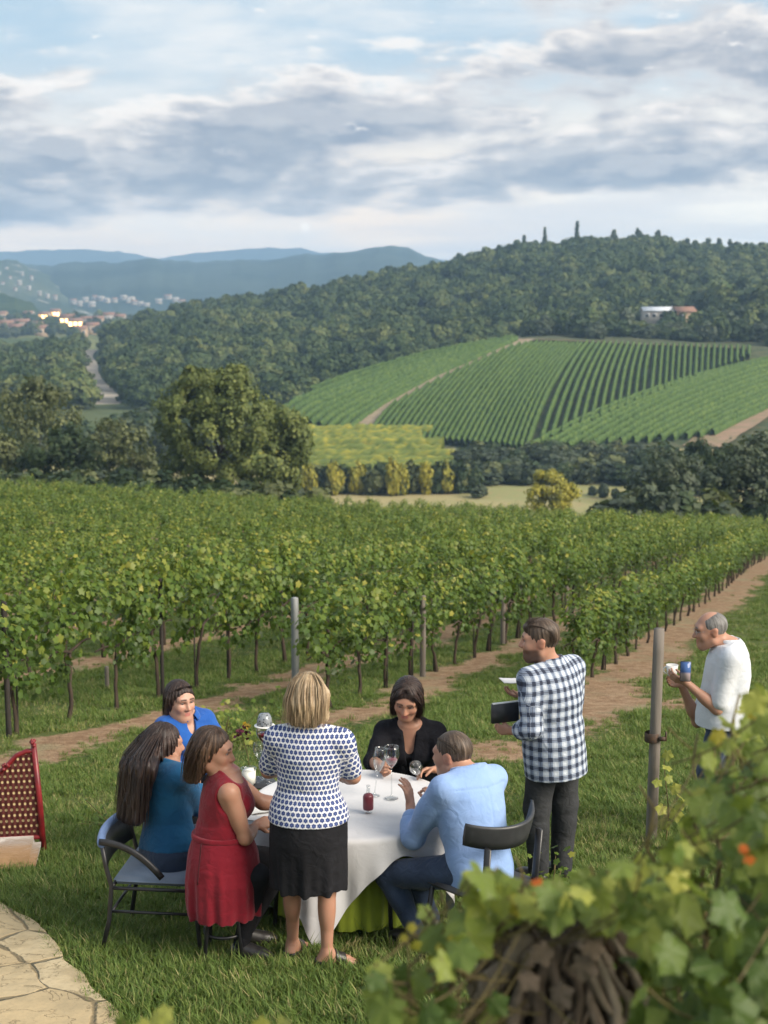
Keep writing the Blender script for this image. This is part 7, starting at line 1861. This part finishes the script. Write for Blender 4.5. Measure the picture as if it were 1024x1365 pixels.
# ---- 8 the older man with the phone
def phone_man():
    x0, y0 = 2.60, 10.5; e, o = person(x0, y0, 'balding man with glasses in a white shirt, holding up a phone')
    L = lambda px, py, y: P(px, py, y)-o
    b = joints('m', (-.02, .0, .97), (.02, .0, 1.50), (-.97, .20, 0), .190, 1.02, 1.14)
    setup_head(b, L(947, 840, 10.5), (-.97, .0, -.16), 0, 1.16)
    b.el = {-1: L(956, 945, 10.32), 1: L(930, 962, 10.72)}; b.wr = {-1: L(914, 909, 10.36), 1: L(908, 912, 10.62)}
    b.an = {-1: A3(-.12, -.08, .1), 1: A3(-.02, .12, .1)}; b.kn = {-1: A3(-.14, -.08, .51), 1: A3(-.05, .11, .51)}; b.toe = {-1: A3(-1, .1, 0), 1: A3(-1, .3, 0)}
    for s in (-1, 1): b.an[s][2] = float(H(x0+b.an[s][0], y0+b.an[s][1]))-o[2]+.10
    body_mesh(b, e, SK_L, LIP, (.12, .11, .10), [dict(w=b.wr[-1], f=(-.9, .0, .30), n=(.2, .75, .5), thumb=1, curl=.55), dict(w=b.wr[1], f=(-.9, -.1, .2), n=(.1, -.8, .5), thumb=-1, curl=.55)])
    u, fw = b.R[:, 2], b.R[:, 1]; st = torso_st(b, .024, .026); st = [(-.15, .212, .200), (-.05, .214, .204), (.05, .206, .196)]+st[3:]
    P_ = torso(b, .018, st)
    for s in (-1, 1): S, E = b.sh[s], b.el[s]; P_ += [cap(S, S+(E-S)*.86, .078, .074, .04)]
    V, F = surf(P_, VOX, [folds(.0055, 1.0, 4.2), yoke(b)], 0, [shirt_neck(b, .0), (A3(0, 0, .86), A3(0, 0, -1))]); piece('shirt', (V, F), M_WHITE, e, cu=cloth_uv(b, V))
    collar(b, M_WHITE, e, .074, .040)
    V, F = surf(pelvis(b, .012)+legs(b, .018, dk=.006), VOX, [folds(.004, 1.5, .8)]); piece('jeans', (V, F), M_JEAN, e)
    shoes(b, e)
    H_ = lambda x, y, z: b.head+b.HR @ A3(x, y, z)
    # fringe of grey hair round a bald crown
    C, R, s = b.head, b.HR, b.hs
    hp = [ell(H_(0, -.022, .036), A3(.083, .098, .087)*s, R, .02)]
    V, F = surf(hp, .005, [lambda D, X, Y, Z: D+.0015*wob(X, Y, Z, 6)], 0, [(H_(0, 0, -.062), -R[:, 2])], [ell(H_(0, .10, -.05), A3(.070, .092, .12)*s, R, .01), ell(H_(0, .070, .136), A3(.050, .115, .064)*s, R, .02), ell(H_(.085, .03, -.045), (.03, .05, .045), R, .01), ell(H_(-.085, .03, -.045), (.03, .05, .045), R, .01)])
    piece('hair', (V, F), M_GREYH, e, str=hair_attr(b, V)); eyes(b, e)
    g = MB()
    for sd in (-1, 1):
        a = np.linspace(0, 2*math.pi, 17); g.tube([H_(sd*.033+.021*math.cos(q), .112, .008+.016*math.sin(q)) for q in a], .0014, 6)
        g.tube([H_(sd*.054, .110, .012), H_(sd*.076, .06, .014), H_(sd*.086, -.005, .012)], .0016, 6)
    g.tube([H_(-.012, .113, .010), H_(0, .116, .014), H_(.012, .113, .010)], .0014, 6); g.obj('spectacles', simple('silver frame', (.5, .5, .5), None, .3, metal=1), e)
    return b, o
PM, PMO = phone_man()
def phone():
    p = P(914, 895, 10.30); e = empty('phone', p, 'dark blue smartphone held upright by the balding man', 'phone'); R = frame((.15, 1, .15)); e.rotation_euler = Matrix(np.array(R).tolist()).to_euler()
    MB().box((0, 0, 0), (.080, .010, .155), None, 0, .004).obj('case', simple('phone case', (.05, .06, .10), None, .4), e)
    m, t, b = mat_base('phone screen'); c = t.coord('Object'); z = t.sep(c)[2]
    col = t.mix(t.ss(z, -.02, .0), (.42, .34, .36), (.06, .12, .30)); t.l.new(col, b.inputs['Base Color']); b.inputs['Roughness'].default_value = .12
    MB().box((0, -.0058, 0), (.072, .002, .142)).obj('screen', m, e)
    q = P(896, 894, 10.50); c = empty('cup', q+np.array([0, 0, -.04]), 'small white cup held in the fingers beside the phone', 'cup')
    MB().lathe([(.001, 0), (.030, 0), (.036, .01), (.046, .085), (.043, .085), (.033, .012), (.001, .010)], 28).obj('bowl', M_CHINA, c)
    a = np.linspace(-1.5, 1.5, 11); MB().tube(np.stack([-.040-.024*np.cos(a), 0*a, .045+.026*np.sin(a)], -1), .005, 8).obj('handle', M_CHINA, c)
phone()
